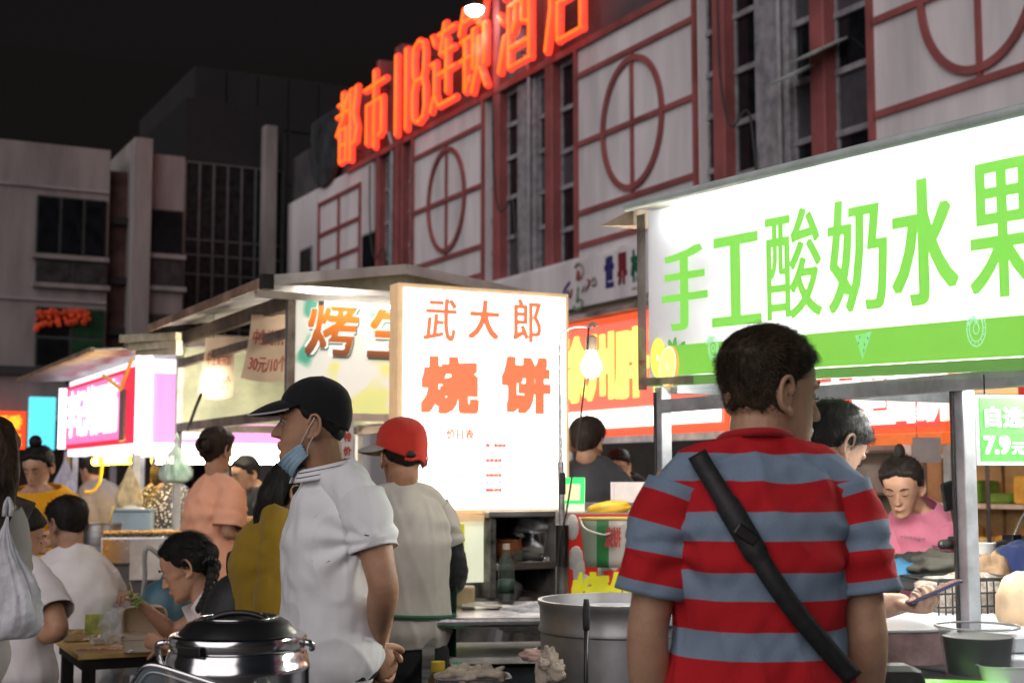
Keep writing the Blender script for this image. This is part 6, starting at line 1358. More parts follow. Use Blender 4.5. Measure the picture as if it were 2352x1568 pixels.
# clamshell
foam = mat('clamshell', (.78, .68, .54), .45, var=.05, transl=.3)
cb = thing('clamshell_box', 'open cream takeaway clamshell on the low table', 'container', at(330, 1478, 5.30), TH * .5); cb.location.z = tz + .001
def tray(s, t_, w=.165, dp=.12, h=.045):
    a = s * 2 * math.pi; n_ = 5.; cx = math.copysign(abs(math.cos(a)) ** (2 / n_), math.cos(a)); sy = math.copysign(abs(math.sin(a)) ** (2 / n_), math.sin(a))
    pr_ = catmull(np.array([(0., .0), (.80, .0), (.88, .006), (.96, h), (1.03, h + .002)]), 3); i = t_ * (len(pr_) - 1); r_, z = pr_[int(round(i))]
    return (cx * w / 2 * r_, sy * dp / 2 * r_, z)
MB().grid(tray, 48, 12).build('base', foam, cb, smooth=True, solid=.002)
lid = MB().grid(tray, 48, 12).build('lid', foam, cb, smooth=True, solid=.002); lid.location = (0, .062, .048); lid.rotation_euler = (R(90 + 14), 0, 0); lid.location.z += .062; lid.location.y += .035
crumple('rice_noodles', mat('noodle', (.55, .38, .2), .6, var=.3, vs=40), cb.location + Vector((0, 0, .022)), (.062, .042, .018), 'heap of noodles inside the open clamshell', 'food', 3)
hang = None
crumple('clear_bag', film, at(268, 1440, 5.42), (.055, .05, .065), 'crumpled clear plastic bag beside the clamshell', 'bag', 5, .45, 14)
o = MB().box(-.045, .045, -.012, .012, 0, .075).build('drink_carton', mat('packet_green', (.42, .46, .10), .5, var=.3, vs=14), None, bevel=.004); o.location = at(222, 1455, 5.45); o.rotation_euler = (R(-8), 0, .2); tag(o, 'small yellow and green packet standing on the low table', 'packet')
o = MB().box(-.12, .12, -.011, .011, 0, .004); o = o.build('chopstick_sleeve', mat('sleeve_red', (.55, .33, .22), .6, var=.9, vs=60, col2=(.5, .05, .03)), None); o.location = on_t(.13, .09, .002); o.rotation_euler = (0, 0, R(4)); tag(o, 'paper chopstick sleeve printed red lying along the table edge', 'chopsticks')
for k, (px, py, dd, r_, lb_) in enumerate(((187, 1430, 5.6, (.035, .03, .02), 'crumpled napkin next to the boy\'s elbow'), (203, 1422, 5.65, (.03, .03, .022), 'second crumpled napkin behind the packet'), (300, 1478, 5.25, (.018, .012, .010), 'torn napkin scrap in front of the clamshell'), (235, 1412, 5.75, (.04, .03, .03), 'white napkin heap behind the clear bag'))):
    q = at(px, py, dd); crumple('napkin', tissue, (q.x, q.y, tz + r_[2] * .8), r_, lb_, 'napkin', 20 + k, .5, 12, 'napkins on the low table')
q = at(170, 1428, 5.6); bw = thing('food_bowl', 'shallow bowl of leftovers at the far side of the low table', 'bowl', (q.x, q.y, tz))
MB().lathe([(.03, .0), (.055, .012), (.075, .035), (.078, .037), (.072, .035), (.05, .014), (0, .008)], 28).build('dish', mat('bowl_white', (.6, .58, .55), .3), bw, smooth=True)
crumple('leftovers', mat('peanut', (.42, .27, .12), .6, var=.4, vs=60), (0, 0, .028), (.05, .05, .018), None, None, 9, parent=bw)
o = MB().box(-.035, .035, -.025, .025, 0, .022).build('tissue_pack', mat('pack_white', (.62, .6, .58), .5), None, bevel=.004); o.location = on_t(.13, .28, .001); o.rotation_euler = (0, 0, .6); tag(o, 'white pocket tissue pack by the chopstick sleeve', 'tissue')
# ---- big white bag at the left edge
hang_bag(at(18, 1185, 3.08), .165, .262, bagwhite, 'large white plastic carrier bag hanging from the woman at the left edge', 4, dep=.55)
# her phone
o = MB().box(-.036, .036, -.004, .004, -.07, .07).build('phone', mat('phone_silver', (.35, .35, .36), .3, .6), None, bevel=.004); o.location = at(40, 1165, 3.45); o.rotation_euler = (R(70), R(20), R(20)); tag(o, 'silver phone in the hand of the woman at the left edge', 'phone')
# ---- steel rice bucket up front
c = at(545, 1560, 2.95); zt_ = at(545, 1432, 2.95).z
pt_ = thing('rice_bucket', 'polished steel insulated food bucket with black lid in the foreground', 'pot', (c.x, c.y, 0)); pr0 = .148; hb = zt_ - .33
MB().lathe([(.0, hb), (pr0 * .97, hb), (pr0, hb + .012), (pr0, zt_ - .093), (pr0 * 1.012, zt_ - .091), (pr0 * 1.018, zt_ - .084), (pr0 * 1.0, zt_ - .080), (pr0 * .985, zt_ - .066), (pr0 * .955, zt_ - .052), (pr0 * .93, zt_ - .050), (0, zt_ - .052)], 72).build('body', chrome, pt_, smooth=2)
MB().lathe([(0, zt_ - .049), (pr0 * .93, zt_ - .049), (pr0 * .955, zt_ - .044), (pr0 * .965, zt_ - .030), (pr0 * .95, zt_ - .022), (pr0 * .90, zt_ - .018), (pr0 * .86, zt_ - .018), (0, zt_ - .020)], 72).build('lid_ring', chrome, pt_, smooth=2)
MB().lathe([(pr0 * .84, zt_ - .0195), (pr0 * .80, zt_ - .012), (pr0 * .70, zt_ + .004), (pr0 * .62, zt_ + .011), (pr0 * .56, zt_ + .012), (pr0 * .50, zt_ + .008), (0, zt_ + .006)], 64).build('lid', black_plastic, pt_, smooth=2)
MB().tube([(pr0 * .55 * math.cos(a), pr0 * .55 * math.sin(a), zt_ + .014) for a in np.linspace(0, 2 * math.pi, 48, endpoint=False)], .0022, 8, closed=True).build('lid_trim', chrome, pt_, smooth=True)
MB().tube([(-.06, .0, zt_ + .010), (-.03, 0, zt_ + .020), (0, 0, zt_ + .023), (.03, 0, zt_ + .020), (.06, 0, zt_ + .010)], .006, 8, sub=4).build('lid_handle', black_plastic, pt_, smooth=True)
for a in (-118, 55): MB().box(-.030, .030, -.010, .014, zt_ - .052, zt_ - .030, M=Matrix.Rotation(R(a + 90), 4, 'Z') @ Matrix.Translation((0, -pr0 * .97, 0))).build('latch', black_plastic, pt_, bevel=.004)
MB().tube([(-pr0 * .97, -.02, zt_ - .035), (-pr0 * 1.10, -.02, zt_ - .040), (-pr0 * 1.12, 0, zt_ - .060), (-pr0 * 1.06, .0, zt_ - .085), (-pr0 * .99, 0, zt_ - .095)], .006, 8, sub=3).build('side_handle', chrome, pt_, smooth=True)
MB().tube([(pr0 * .95, -.02, zt_ - .035), (pr0 * 1.05, -.02, zt_ - .038), (pr0 * 1.04, 0, zt_ - .05)], .007, 8, sub=3).build('hinge', chrome, pt_, smooth=True)
MB().box(.062, .100, -pr0 * .97, -pr0 * .80, zt_ - .21, zt_ - .108).build('latch_plate', brushed, pt_, bevel=.006)
MB().grid(lambda s, t_: (pr0 * 1.004 * math.sin(R(52 + 22 * s)), -pr0 * 1.004 * math.cos(R(52 + 22 * s)), zt_ - .22 + .10 * t_), 8, 3).build('label', mat('label_violet', (.10, .08, .22), .4), pt_, smooth=True)
stt = thing('bucket_stand', 'dark folding stand under the steel food bucket', 'table', (c.x, c.y, 0))
MB().box(-.45, .38, -.22, .30, hb - .03, hb - .002).build('top', mat('stand_grey', (.10, .10, .10), .5), stt, bevel=.006)
for (x, y) in ((-.40, -.18), (.34, -.18), (-.40, .26), (.34, .26)): MB().box(x - .015, x + .015, y - .015, y + .015, 0, hb - .031).build('leg', dkw, stt)
# tilted glass lid bottom left
gl = thing('glass_lid', 'rounded glass lid with steel rim leaning at the bottom left of the bucket', 'lid', at(402, 1632, 2.62), R(-8))
rr_ = [(math.copysign(abs(math.cos(a)) ** .28, math.cos(a)) * .10, math.copysign(abs(math.sin(a)) ** .28, math.sin(a)) * .075) for a in np.linspace(0, 2 * math.pi, 48, endpoint=False)]
Mg = Matrix.Rotation(R(16), 4, 'Y') @ Matrix.Rotation(R(50), 4, 'X')
MB().tube([Mg @ Vector((x, y, 0)) for x, y in rr_], .005, 8, closed=True).build('rim', chrome, gl, smooth=True)
b = MB(); b.add([Mg @ Vector((x * .98, y * .98, 0)) for x, y in rr_], [tuple(range(48))]); b.build('pane', mat('lid_glass', (.5, .5, .5), .05, alpha=.25), gl)
MB().tube([Mg @ Vector((x * .86, y * .80, .004)) for x, y in rr_], .002, 6, closed=True).build('ring', brushed, gl, smooth=True)
# ---- gas cylinder and hose
q = at(382, 1420, 6.3); gc = thing('gas_cylinder', 'blue steel gas cylinder behind the girl', 'gas cylinder', (q.x, q.y, 0)); zt_ = at(382, 1318, 6.3).z
MB().lathe([(0, .03), (.10, .03), (.118, .06), (.122, zt_ - .16), (.115, zt_ - .10), (.085, zt_ - .045), (.03, zt_ - .02), (.022, zt_ + .0), (0, zt_)], 32).build('tank', mat('tank_blue', (.035, .10, .14), .4, var=.2, vs=5), gc, smooth=2)
MB().lathe([(.018, zt_ - .01), (.018, zt_ + .05), (.03, zt_ + .055), (.03, zt_ + .075), (0, zt_ + .075)], 14).build('valve', dirty_steel, gc, smooth=2)
MB().lathe([(.10, 0), (.11, .0), (.11, .05), (.10, .05)], 24).build('foot_ring', dirty_steel, gc)
MB().tube([(0, 0, zt_ + .05), (-.08, -.05, zt_ + .12), (-.10, .0, zt_ + .0), (-.10, .1, zt_ - .2), (.1, .5, .5)], .011, 8, sub=5).build('hose', mat('hose_grey', (.35, .34, .33), .5), gc, smooth=True)
# ---- grill with skewers, pot, crate
q = at(318, 1260, 8.4); zt_ = at(310, 1226, 8.4).z
gr_ = thing('grill_box', 'long steel grill on a cart loaded with orange skewers', 'grill', (q.x, q.y, 0), R(8))
MB().box(-.20, .30, -.14, .20, zt_ - .17, zt_ - .012).build('trough', steel, gr_, bevel=.01)
for k in range(14): MB().bar((-.19 + k * .036, -.13, zt_ - .006), (-.19 + k * .036, .19, zt_ - .006), .008).build('grate_bar', dirty_steel, gr_)
MB().box(-.03, .30, -.15, -.142, zt_ - .26, zt_ - .03).build('cover_plate', mat('plate_white', (.6, .58, .57), .4), gr_)
MB().box(-.20, .30, -.12, .18, .25, zt_ - .175).build('cart', mat('cart_grey', (.12, .12, .13), .6), gr_)
for (x, y) in ((-.17, -.1), (.27, -.1), (-.17, .15), (.27, .15)): MB().lathe([(0, -.015), (.12, -.015), (.125, 0), (.12, .015), (0, .015)], 20, c=(x, y, .125), M=Matrix.Rotation(R(90), 3, 'Y')).build('wheel', black_rubber, gr_, smooth=2)
skm = mat('skewer_orange', (.70, .34, .05), .5, var=.4, vs=50); stm = mat('stick', (.5, .36, .18), .6); rn = random.Random(6)
for k in range(17):
    b = MB(); x0 = -.19 + k * .029
    b.cm = 0
    for i in range(5): b.ell((x0 + rn.uniform(-.004, .004), -.08 + i * .045, zt_ + .010), (.013, .021, .011), 8, 6)
    b.cm = 1; b.tube([(x0, -.17, zt_ + .008), (x0, .16, zt_ + .010)], .002, 5)
    ob = b.build('skewer', [skm, stm], None, smooth=True); ob.location = (q.x, q.y, 0); ob.rotation_euler = (0, 0, R(8)); tag(ob, 'orange meat skewer laid across the steel grill', 'skewer', 'skewers on the grill')
q = at(235, 1245, 8.8); zt_ = at(235, 1200, 8.8).z
po = thing('soup_pot', 'steel soup pot with a wooden ladle left of the grill', 'pot', (q.x, q.y, zt_ - .20)); MB().lathe([(0, 0), (.11, 0), (.115, .01), (.115, .19), (.125, .20), (.12, .20), (.108, .19), (.105, .14), (0, .14)], 32).build('pan', brushed, po, smooth=2)
MB().tube([(.03, .0, .15), (.06, 0, .30)], .010, 8).build('ladle', mat('ladle_wood', (.6, .42, .12), .5), po, smooth=True)
ps2 = thing('pot_stand', 'steel trolley carrying the soup pot', 'table', (q.x, q.y, 0)); MB().box(-.2, .2, -.2, .2, zt_ - .23, zt_ - .202).build('top', brushed, ps2)
for (x, y) in ((-.17, -.17), (.17, -.17), (-.17, .17), (.17, .17)): MB().box(x - .015, x + .015, y - .015, y + .015, 0, zt_ - .231).build('leg', brushed, ps2)
q = at(303, 1212, 9.4); zt_ = at(303, 1168, 9.4).z; cr_ = thing('plastic_crate', 'pale blue plastic crate behind the skewers', 'crate', (q.x, q.y, zt_ - .14), R(6)); cm_ = mat('crate_blue', (.32, .42, .50), .45)
for (x0, x1, y0, y1) in ((-.13, .13, -.09, -.082), (-.13, .13, .082, .09), (-.13, -.122, -.081, .081), (.122, .13, -.081, .081)): MB().box(x0, x1, y0, y1, 0, .13).build('side', cm_, cr_)
MB().box(-.122, .122, -.081, .081, 0, .008).build('floor', cm_, cr_); MB().tube([(-.135, -.095, .132), (.135, -.095, .132), (.135, .095, .132), (-.135, .095, .132)], .008, 6, closed=True).build('rim', cm_, cr_)
crumple('towel', mat('towel_white', (.6, .58, .55), .9), (q.x, q.y, zt_ - .02), (.11, .07, .035), 'white towel stuffed in the pale blue crate', 'towel', 31)
ct2 = thing('counter', 'dark counter under the pale blue crate', 'table', (q.x, q.y + .05, 0)); MB().box(-.45, .45, -.15, .3, zt_ - .17, zt_ - .145).build('top', dirty_steel, ct2); MB().box(-.42, .42, -.12, .28, 0, zt_ - .171).build('cabinet', mat('shop_dark', (.05, .045, .04)), ct2)
# ---- bags on the stall posts, yellow hose
warmbag = mat('bag_warm', (.66, .52, .30), .35, var=.2, vs=14, alpha=.8, bump=.5, bs=25); greenbag = mat('bag_green', (.50, .58, .53), .3, var=.35, vs=6, alpha=.85, bump=.5, bs=25, col2=(.12, .30, .2)); bluebag = mat('bag_blue', (.50, .52, .62), .35, var=.2, alpha=.85, bump=.5, bs=25)
hang_bag(at(298, 1062, 9.5), .17, .31, warmbag, 'bundle of packing bags on the white post of the pink stall', 6)
hang_bag(at(406, 1010, 8.9), .19, .27, greenbag, 'white and green carrier bag tied to the oyster stall post', 7)
hang_bag(at(150, 1048, 12.0), .16, .30, bluebag, 'bluish bag hanging under the narrow framed sign', 8); hang_bag(at(160, 1098, 11.9), .14, .22, bluebag, 'lower bluish bag hanging by the pink stall', 9)
o = MB().tube([at(195, 1130, 10.4), at(212, 1128, 10.4), at(228, 1108, 10.4), at(233, 1075, 10.4), at(232, 1050, 10.4)], .013, 8, sub=5).build('yellow_hose', mat('hose_yellow', (.75, .5, .03), .45), None, smooth=True); tag(o, 'curved yellow hose hooked on the pink stall post', 'hose')
o = MB().tube([at(432, 985, 8.9), at(448, 940, 8.5), at(462, 905, 8.2)], .010, 6, sub=3).build('cable', cable, None, smooth=True); tag(o, 'black cable running up to the bulb behind the small notice', 'cable')
for k, (y0, y1, x0, x1) in enumerate(((778, 772, 280, 410), (797, 790, 300, 412), (808, 806, 318, 412))):
    o = MB().bar(at(x0, y0, 9.3), at(x1, y1, 8.9), .045, .05).build('timber', mat('timber_cream', (.50, .44, .32), .7, var=.3), None); tag(o, 'cream timber lying on the pink stall roof, %s of three' % ('topmost', 'middle', 'lowest')[k], 'timber', 'timbers on the pink stall roof')
# ---- flatbread stall things
q = onu(1236, 1288, LU0 + .15); bo = thing('mixing_bowl', 'steel mixing bowl covered in plastic film on the cabinet shelf', 'bowl', uv(q.x, LU0 + .15, zs + .024)); 
MB().lathe([(0, 0), (.05, 0), (.078, .012), (.105, .06), (.115, .12), (.128, .124), (.128, .128), (.112, .126), (.10, .06), (0, .02)], 40).build('basin', chrome, bo, smooth=2)
crumple('film_cover', film, (0, 0, .15), (.105, .10, .07), None, None, 41, .5, 16, parent=bo)
q = onu(1180, 1290, LU0 + .2); ba = thing('plastic_basket', 'terracotta plastic basket behind the mixing bowl', 'basket', uv(q.x, LU0 + .24, zs + .014)); MB().lathe([(0, 0), (.065, 0), (.09, .09), (.10, .092), (.10, .098), (.085, .095), (.06, .01), (0, .01)], 28).build('basin', mat('terracotta', (.35, .11, .05), .5), ba, smooth=2)
o = MB().box(-.12, .12, -.1, .1, 0, .018).build('paper_stack', mat('paper_grey', (.5, .48, .45), .8), None); q = onu(1240, 1295, LU0 + .1); o.location = uv(q.x, LU0 + .12, zs + .0125); o.rotation_euler = (0, 0, TH); tag(o, 'flat stack of paper under the mixing bowl', 'paper')
q = at(1163, 1400, 5.75); bt = thing('water_bottle', 'green-tinted water bottle on the steel table', 'bottle', (q.x, q.y, .90)); tq = mat('bottle_green', (.10, .13, .11), .12, alpha=.45)
MB().lathe([(0, 0), (.030, 0), (.033, .01), (.033, .07), (.030, .08), (.033, .09), (.032, .14), (.018, .185), (.013, .20), (.013, .21), (0, .21)], 24).build('bottle_body', tq, bt, smooth=2); MB().lathe([(.015, .205), (.015, .228), (0, .228)], 16).build('bottle_cap', mat('cap_pale', (.5, .42, .35), .5), bt, smooth=2); MB().lathe([(.0337, .03), (.0337, .085)], 24).build('label', mat('label_green', (.03, .07, .05), .5), bt, smooth=True)
crumple('dough_bag', bagwhite, at(1225, 1420, 5.35), (.14, .10, .055), 'white plastic bag of dough lying on the steel table', 'bag', 51, .4, 10)
o = MB().box(-.055, .055, -.05, .05, 0, .075).build('plastic_tub', mat('tub_tan', (.55, .42, .24), .3, alpha=.75), None, bevel=.008); q = at(1058, 1408, 5.5); o.location = (q.x, q.y, .902); tag(o, 'translucent tan tub on the steel table', 'tub')
o = MB().grid(lambda s, t_: (.09 * (s - .5) * 2, .05 * (t_ - .5) * 2, .012 * math.sin(s * 5) * math.sin(t_ * 3)), 8, 6).build('wrapper', mat('wrapper', (.6, .55, .48), .7), None, smooth=True); q = at(1115, 1412, 5.4); o.location = (q.x, q.y, .912); tag(o, 'flat paper wrapper in the middle of the steel table', 'paper')
# payment stand, packet, bucket on the red stand
ztp = rb.location and zt1
py_ = thing('payment_stand', 'bright green payment stand on the red stand beside the pole', 'sign', at(1312, 1160, 5.42), R(-10)); py_.location.z = zt1 + .001
Mp2 = Matrix.Rotation(R(-10), 4, 'X')
MB().box(-.052, .052, -.004, .004, .0, .135, M=Mp2).build('plate', mat('pay_cream', (.7, .66, .5), .4, emit=.25, ecol=(1, 1, .8)), py_, bevel=.003)
MB().box(-.051, .051, -.0058, -.0042, .032, .134, M=Mp2).build('face', glow('pay_green', (.02, .80, .13), .85), py_); MB().box(-.026, .034, -.0075, -.006, .045, .108, M=Mp2).build('card', mat('pay_card', (.75, .65, .35), .5, emit=.3, ecol=(1, .85, .5)), py_)
MB().box(-.05, .05, -.02, .04, -.0, .006).build('foot', clear, py_)
o = crumple('snack_packet', mat('packet_yellow', (.72, .42, .03), .4, var=.1), at(1398, 1168, 5.40), (.085, .04, .03), 'yellow snack packet lying on the red stand', 'packet', 61, .15, 5); o.rotation_euler = (0, R(-6), 0)
bu = thing('clear_bucket', 'clear bucket with green and white stripes hanging on the red stand', 'bucket', at(1398, 1300, 5.22)); hB = at(1398, 1190, 5.22).z - bu.location.z
def bk_(s, t_):
    a = s * 2 * math.pi; r_ = .085 + .022 * t_; return (r_ * math.cos(a), r_ * .8 * math.sin(a), hB * t_)
gst = bpy.data.materials.new('bucket_stripes'); gst.use_nodes = True; t = gst.node_tree; p = t.nodes['Principled BSDF']; tc = t.nodes.new('ShaderNodeTexCoord'); sx = t.nodes.new('ShaderNodeSeparateXYZ'); t.links.new(tc.outputs['Object'], sx.inputs[0])
rp_ = t.nodes.new('ShaderNodeValToRGB'); rp_.color_ramp.interpolation = 'CONSTANT'; e = rp_.color_ramp.elements; e[0].color = (.35, .42, .32, 1); e[1].position = .28; e[1].color = (.03, .22, .06, 1)
for po_, c_ in ((.48, (.52, .47, .42, 1)), (.80, (.05, .28, .08, 1))): x = e.new(po_); x.color = c_
mr_ = t.nodes.new('ShaderNodeMapRange'); mr_.inputs[1].default_value = -.11; mr_.inputs[2].default_value = .11; t.links.new(sx.outputs[0], mr_.inputs[0]); t.links.new(mr_.outputs[0], rp_.inputs[0]); t.links.new(rp_.outputs[0], p.inputs[0]); p.inputs['Roughness'].default_value = .3; p.inputs['Alpha'].default_value = .82
MB().grid(bk_, 32, 6).build('shell', gst, bu, smooth=True, solid=.003); MB().tube([bk_(s, 1.) for s in np.linspace(0, 1, 32, endpoint=False)], .005, 6, closed=True).build('rim', mat('rim_yellow', (.6, .45, .10), .4), bu, smooth=True)
MB().lathe([(0, 0), (.085, 0), (.085, .003), (0, .003)], 24, sy=.8).build('floor', gst, bu)
MB().tube([(-.105, -.02, hB), (-.09, -.09, hB - .035), (-.03, -.10, hB - .055), (.0, -.10, hB - .05)], .004, 6, sub=4).build('handle', mat('handle_white', (.7, .7, .6), .4), bu, smooth=True)
lettering(bu, '烧饼', mat('print_red', (.5, .06, .05), .6), (-.02, -.093, hB * .42), (1, 0, .0), (0, .0, 1), .06, hB * .42, bold=.02)
crumple('bread_bag', film, bu.location + Vector((0, 0, hB * .45)), (.07, .055, .05), 'bread bags inside the striped bucket', 'bag', 62, .4, 10)
# posters near the polo shirt
po2 = thing('price_poster', 'white paper poster with red characters hanging behind the polo shirt collar', 'poster', at(783, 960, 5.95), R(-4)); hp_ = .20
MB().box(0, .055, 0, .002, -hp_, 0).build('sheet', mat('poster_white', (.70, .66, .66), .7, transl=.4), po2); lettering(po2, '特', pr, (.012, -.001, -.10), (1, 0, 0), (0, 0, 1), .035, .04, bold=.05); lettering(po2, '价', pr, (.012, -.001, -.16), (1, 0, 0), (0, 0, 1), .035, .04, bold=.05)
po3 = thing('grey_notice', 'plain grey-pink notice sheet hanging above the woman in pink', 'notice', at(2096, 1004, 6.4), R(8)); MB().box(0, .135, 0, .002, -.115, 0).build('sheet', mat('notice_grey', (.45, .38, .38), .7, transl=.3), po3)
MB().tube([(.02, 0, 0), (.02, .0, .05)], .002, 5).build('string', cable, po3)
# ---- galvanised drum oven with rod and rag
c = at(1425, 1420, 4.45); zt_ = at(1425, 1392, 4.20).z; Rr = .255
dr = thing('drum_oven', 'large galvanised drum oven beside the striped shirt', 'oven', (c.x, c.y, 0))
MB().lathe([(0, .05), (Rr * .97, .05), (Rr * .98, .06), (Rr * .985, zt_ - .10), (Rr * 1.01, zt_ - .095), (Rr * 1.012, zt_ - .085), (Rr * .99, zt_ - .075), (Rr * 1.0, zt_ - .02), (Rr * 1.02, zt_ - .012), (Rr * 1.02, zt_), (Rr * .97, zt_), (Rr * .95, zt_ - .05), (Rr * .9, zt_ - .12), (0, zt_ - .14)], 72).build('shell', galv, dr, smooth=2)
MB().lathe([(Rr * .5, zt_ - .135), (Rr * .55, zt_ - .06), (Rr * .42, zt_ - .05), (Rr * .3, zt_ - .12)], 32).build('clay_mouth', mat('clay', (.12, .09, .07), .9, var=.3), dr, smooth=True)
for k in range(3): a = R(30 + 120 * k); MB().box(Rr * .75 * math.cos(a) - .03, Rr * .75 * math.cos(a) + .03, Rr * .75 * math.sin(a) - .03, Rr * .75 * math.sin(a) + .03, 0, .049).build('foot', dirty_steel, dr)
crumple('coal_lump', mat('coal', (.06, .045, .035), .9), (c.x + .06, c.y - .1, zt_ - .0), (.03, .03, .02), 'dark lump on the rim of the drum oven', 'coal', 71)
rd = thing('poker_rod', 'black iron poker leaning on the drum oven', 'poker', at(1345, 1700, 4.12)); p1_ = at(1347, 1375, 4.14) - rd.location
MB().tube([(0, 0, 0), tuple(p1_ * .8)], .007, 8).build('rod', black_plastic, rd, smooth=True); MB().tube([tuple(p1_ * .78), tuple(p1_ * .9), tuple(p1_)], [.010, .012, .008], 10, sub=3).build('grip', black_rubber, rd, smooth=True)
rg = thing('rag', 'knotted cream rag tied to the side of the drum oven', 'cloth', at(1248, 1520, 4.20)); rm = mat('rag_cream', (.50, .43, .35), .9, var=.2, vs=12, bump=.3, bs=80)
for k, (dx, dz, rx, rz) in enumerate(((-.03, .02, .04, .018), (.02, .01, .022, .035), (-.005, -.035, .018, .045), (.035, -.02, .03, .03), (.0, .0, .015, .015))): crumple('fold', rm if k else mat('rag_pink', (.55, .38, .33), .9), (dx, -.01 * k, dz), (rx, .016, rz), None, None, 80 + k, .45, 8, parent=rg)
# ---- under the steel table
lo_ = thing('storage_tray', 'grey plastic tray heaped with rags under the steel table', 'tray', at(1085, 1590, 4.55), .1); MB().grid(lambda s, t_: tray(s, t_, .24, .18, .05), 48, 12).build('shell', mat('tray_grey', (.25, .26, .28), .5), lo_, smooth=True, solid=.004)
trs = thing('tray_stand', 'low black bench carrying the grey tray', 'bench', (lo_.location.x, lo_.location.y, 0)); MB().box(-.25, .25, -.16, .16, lo_.location.z - .05, lo_.location.z - .004).build('seat', dkw, trs)
for x in (-.2, .2): MB().box(x - .02, x + .02, -.12, .12, 0, lo_.location.z - .051).build('leg', dkw, trs)
for k, (px, lb_) in enumerate(((1050, 'left cream rag in the grey tray'), (1090, 'middle cream rag in the grey tray'), (1125, 'right cream rag in the grey tray'))): crumple('rag', rm, at(px, 1552, 4.5), (.05, .04, .03), lb_, 'cloth', 90 + k, .6, 9, 'rags in the grey tray')
q = at(1006, 1560, 4.75); yb2 = thing('oil_bottle', 'bottle with a yellow cap under the steel table', 'bottle', (q.x, q.y, q.z - .1)); MB().lathe([(0, 0), (.035, 0), (.035, .10), (.016, .13), (.016, .14), (0, .14)], 20).build('bottle_body', mat('oil', (.12, .07, .02), .2, alpha=.8), yb2, smooth=2); MB().lathe([(.024, .128), (.024, .16), (0, .162)], 18).build('bottle_cap', mat('cap_yellow', (.6, .42, .03), .4), yb2, smooth=2)
q = at(1050, 1568, 4.85); gcn = thing('green_scoop', 'green pointed plastic scoop under the steel table', 'scoop', (q.x, q.y, q.z - .03)); MB().lathe([(.075, 0), (.06, .03), (.012, .10), (0, .102)], 20).build('cone', mat('scoop_green', (.02, .30, .12), .4), gcn, smooth=2)
# ---- scooters
def scooter(p, rz, body, label, mirrors=True, s=1., zbar=1.02):
    o = thing('scooter', label, 'scooter', p, rz)
    MB().prism([(-.62, .32), (-.15, .30), (-.05, .28), (.22, .28), (.40, .42), (.50, .82), (.56, .90), (.44, .92), (.34, .60), (.20, .36), (-.02, .36), (-.12, .60), (-.68, .66), (-.78, .52)], 'x', -.13, .13).build('body', body, o, bevel=.04)
    b = MB(); chain(b, [(0, -.66, .70), (0, -.45, .73), (0, -.2, .70), (0, -.1, .66)], [.11, .14, .13, .08], [.05, .06, .05, .04], fwd=(0, 0, 1)); v, f = remesh(b, .015, 3); quads('seat', v, f, black_rubber, o)
    MB().tube([(0, .50, .85), (0, .46, zbar - .02)], .025, 10).build('stem', black_plastic, o, smooth=True)
    MB().tube([(-.33, .40, zbar), (-.16, .46, zbar - .005), (0, .48, zbar - .03), (.16, .46, zbar - .005), (.33, .40, zbar)], .012, 8, sub=4).build('handlebar', brushed, o, smooth=True)
    for x in (-1, 1):
        MB().tube([(x * .20, .44, zbar), (x * .33, .40, zbar)], .019, 10).build('grip', black_rubber, o, smooth=True)
        MB().box(-.03, .03, -.025, .03, -.025, .025, M=Matrix.Translation((x * .17, .45, zbar))).build('switch', black_plastic, o, bevel=.006)
        MB().tube([(x * .16, .47, zbar - .01), (x * .23, .50, zbar - .015), (x * .31, .46, zbar - .01)], .005, 6, sub=3).build('brake_lever', chrome, o, smooth=True)
        if mirrors:
            MB().tube([(x * .17, .45, zbar), (x * .21, .44, zbar + .08), (x * .25, .42, zbar + .14)], .005, 6, sub=3).build('mirror_stalk', chrome, o, smooth=True)
            MB().box(-.035, .035, -.008, .008, -.055, .055, M=Matrix.Translation((x * .26, .42, zbar + .18)) @ Matrix.Rotation(R(12 * x), 4, 'Y')).build('mirror', black_plastic, o, bevel=.012)
    MB().lathe([(0, -.05), (.05, -.06), (.07, -.02), (.06, .02), (0, .03)], 16, c=(0, .56, .86), M=Matrix.Rotation(R(-90), 3, 'X')).build('headlight', clear, o, smooth=True)
    for y in (.58, -.55):
        w = MB().lathe([(.14, -.045), (.20, -.04), (.215, 0), (.20, .04), (.14, .045)], 32, c=(0, y, .216), M=Matrix.Rotation(R(90), 3, 'Y')).build('wheel', black_rubber, o, smooth=2)
        MB().lathe([(0, -.03), (.14, -.03), (.14, .03), (0, .03)], 24, c=(0, y, .216), M=Matrix.Rotation(R(90), 3, 'Y')).build('rim', alu, w)
    MB().tube([(0, .46, .86), (0, .58, .30)], .03, 8).build('fork', dirty_steel, o)
    return o
q = at(1095, 1285, 6.25); scooter((q.x - .22, q.y + .1, 0), R(-40), mat('scooter_grey', (.10, .10, .11), .35), 'dark scooter handlebars behind the red-capped vendor', False, zbar=q.z)
q = at(2310, 1280, 4.9); scooter((q.x + .40, q.y + .25, 0), R(35), mat('scooter_red', (.50, .03, .025), .3), 'red scooter with black mirrors at the right edge', True, zbar=at(2290, 1262, 4.9).z)
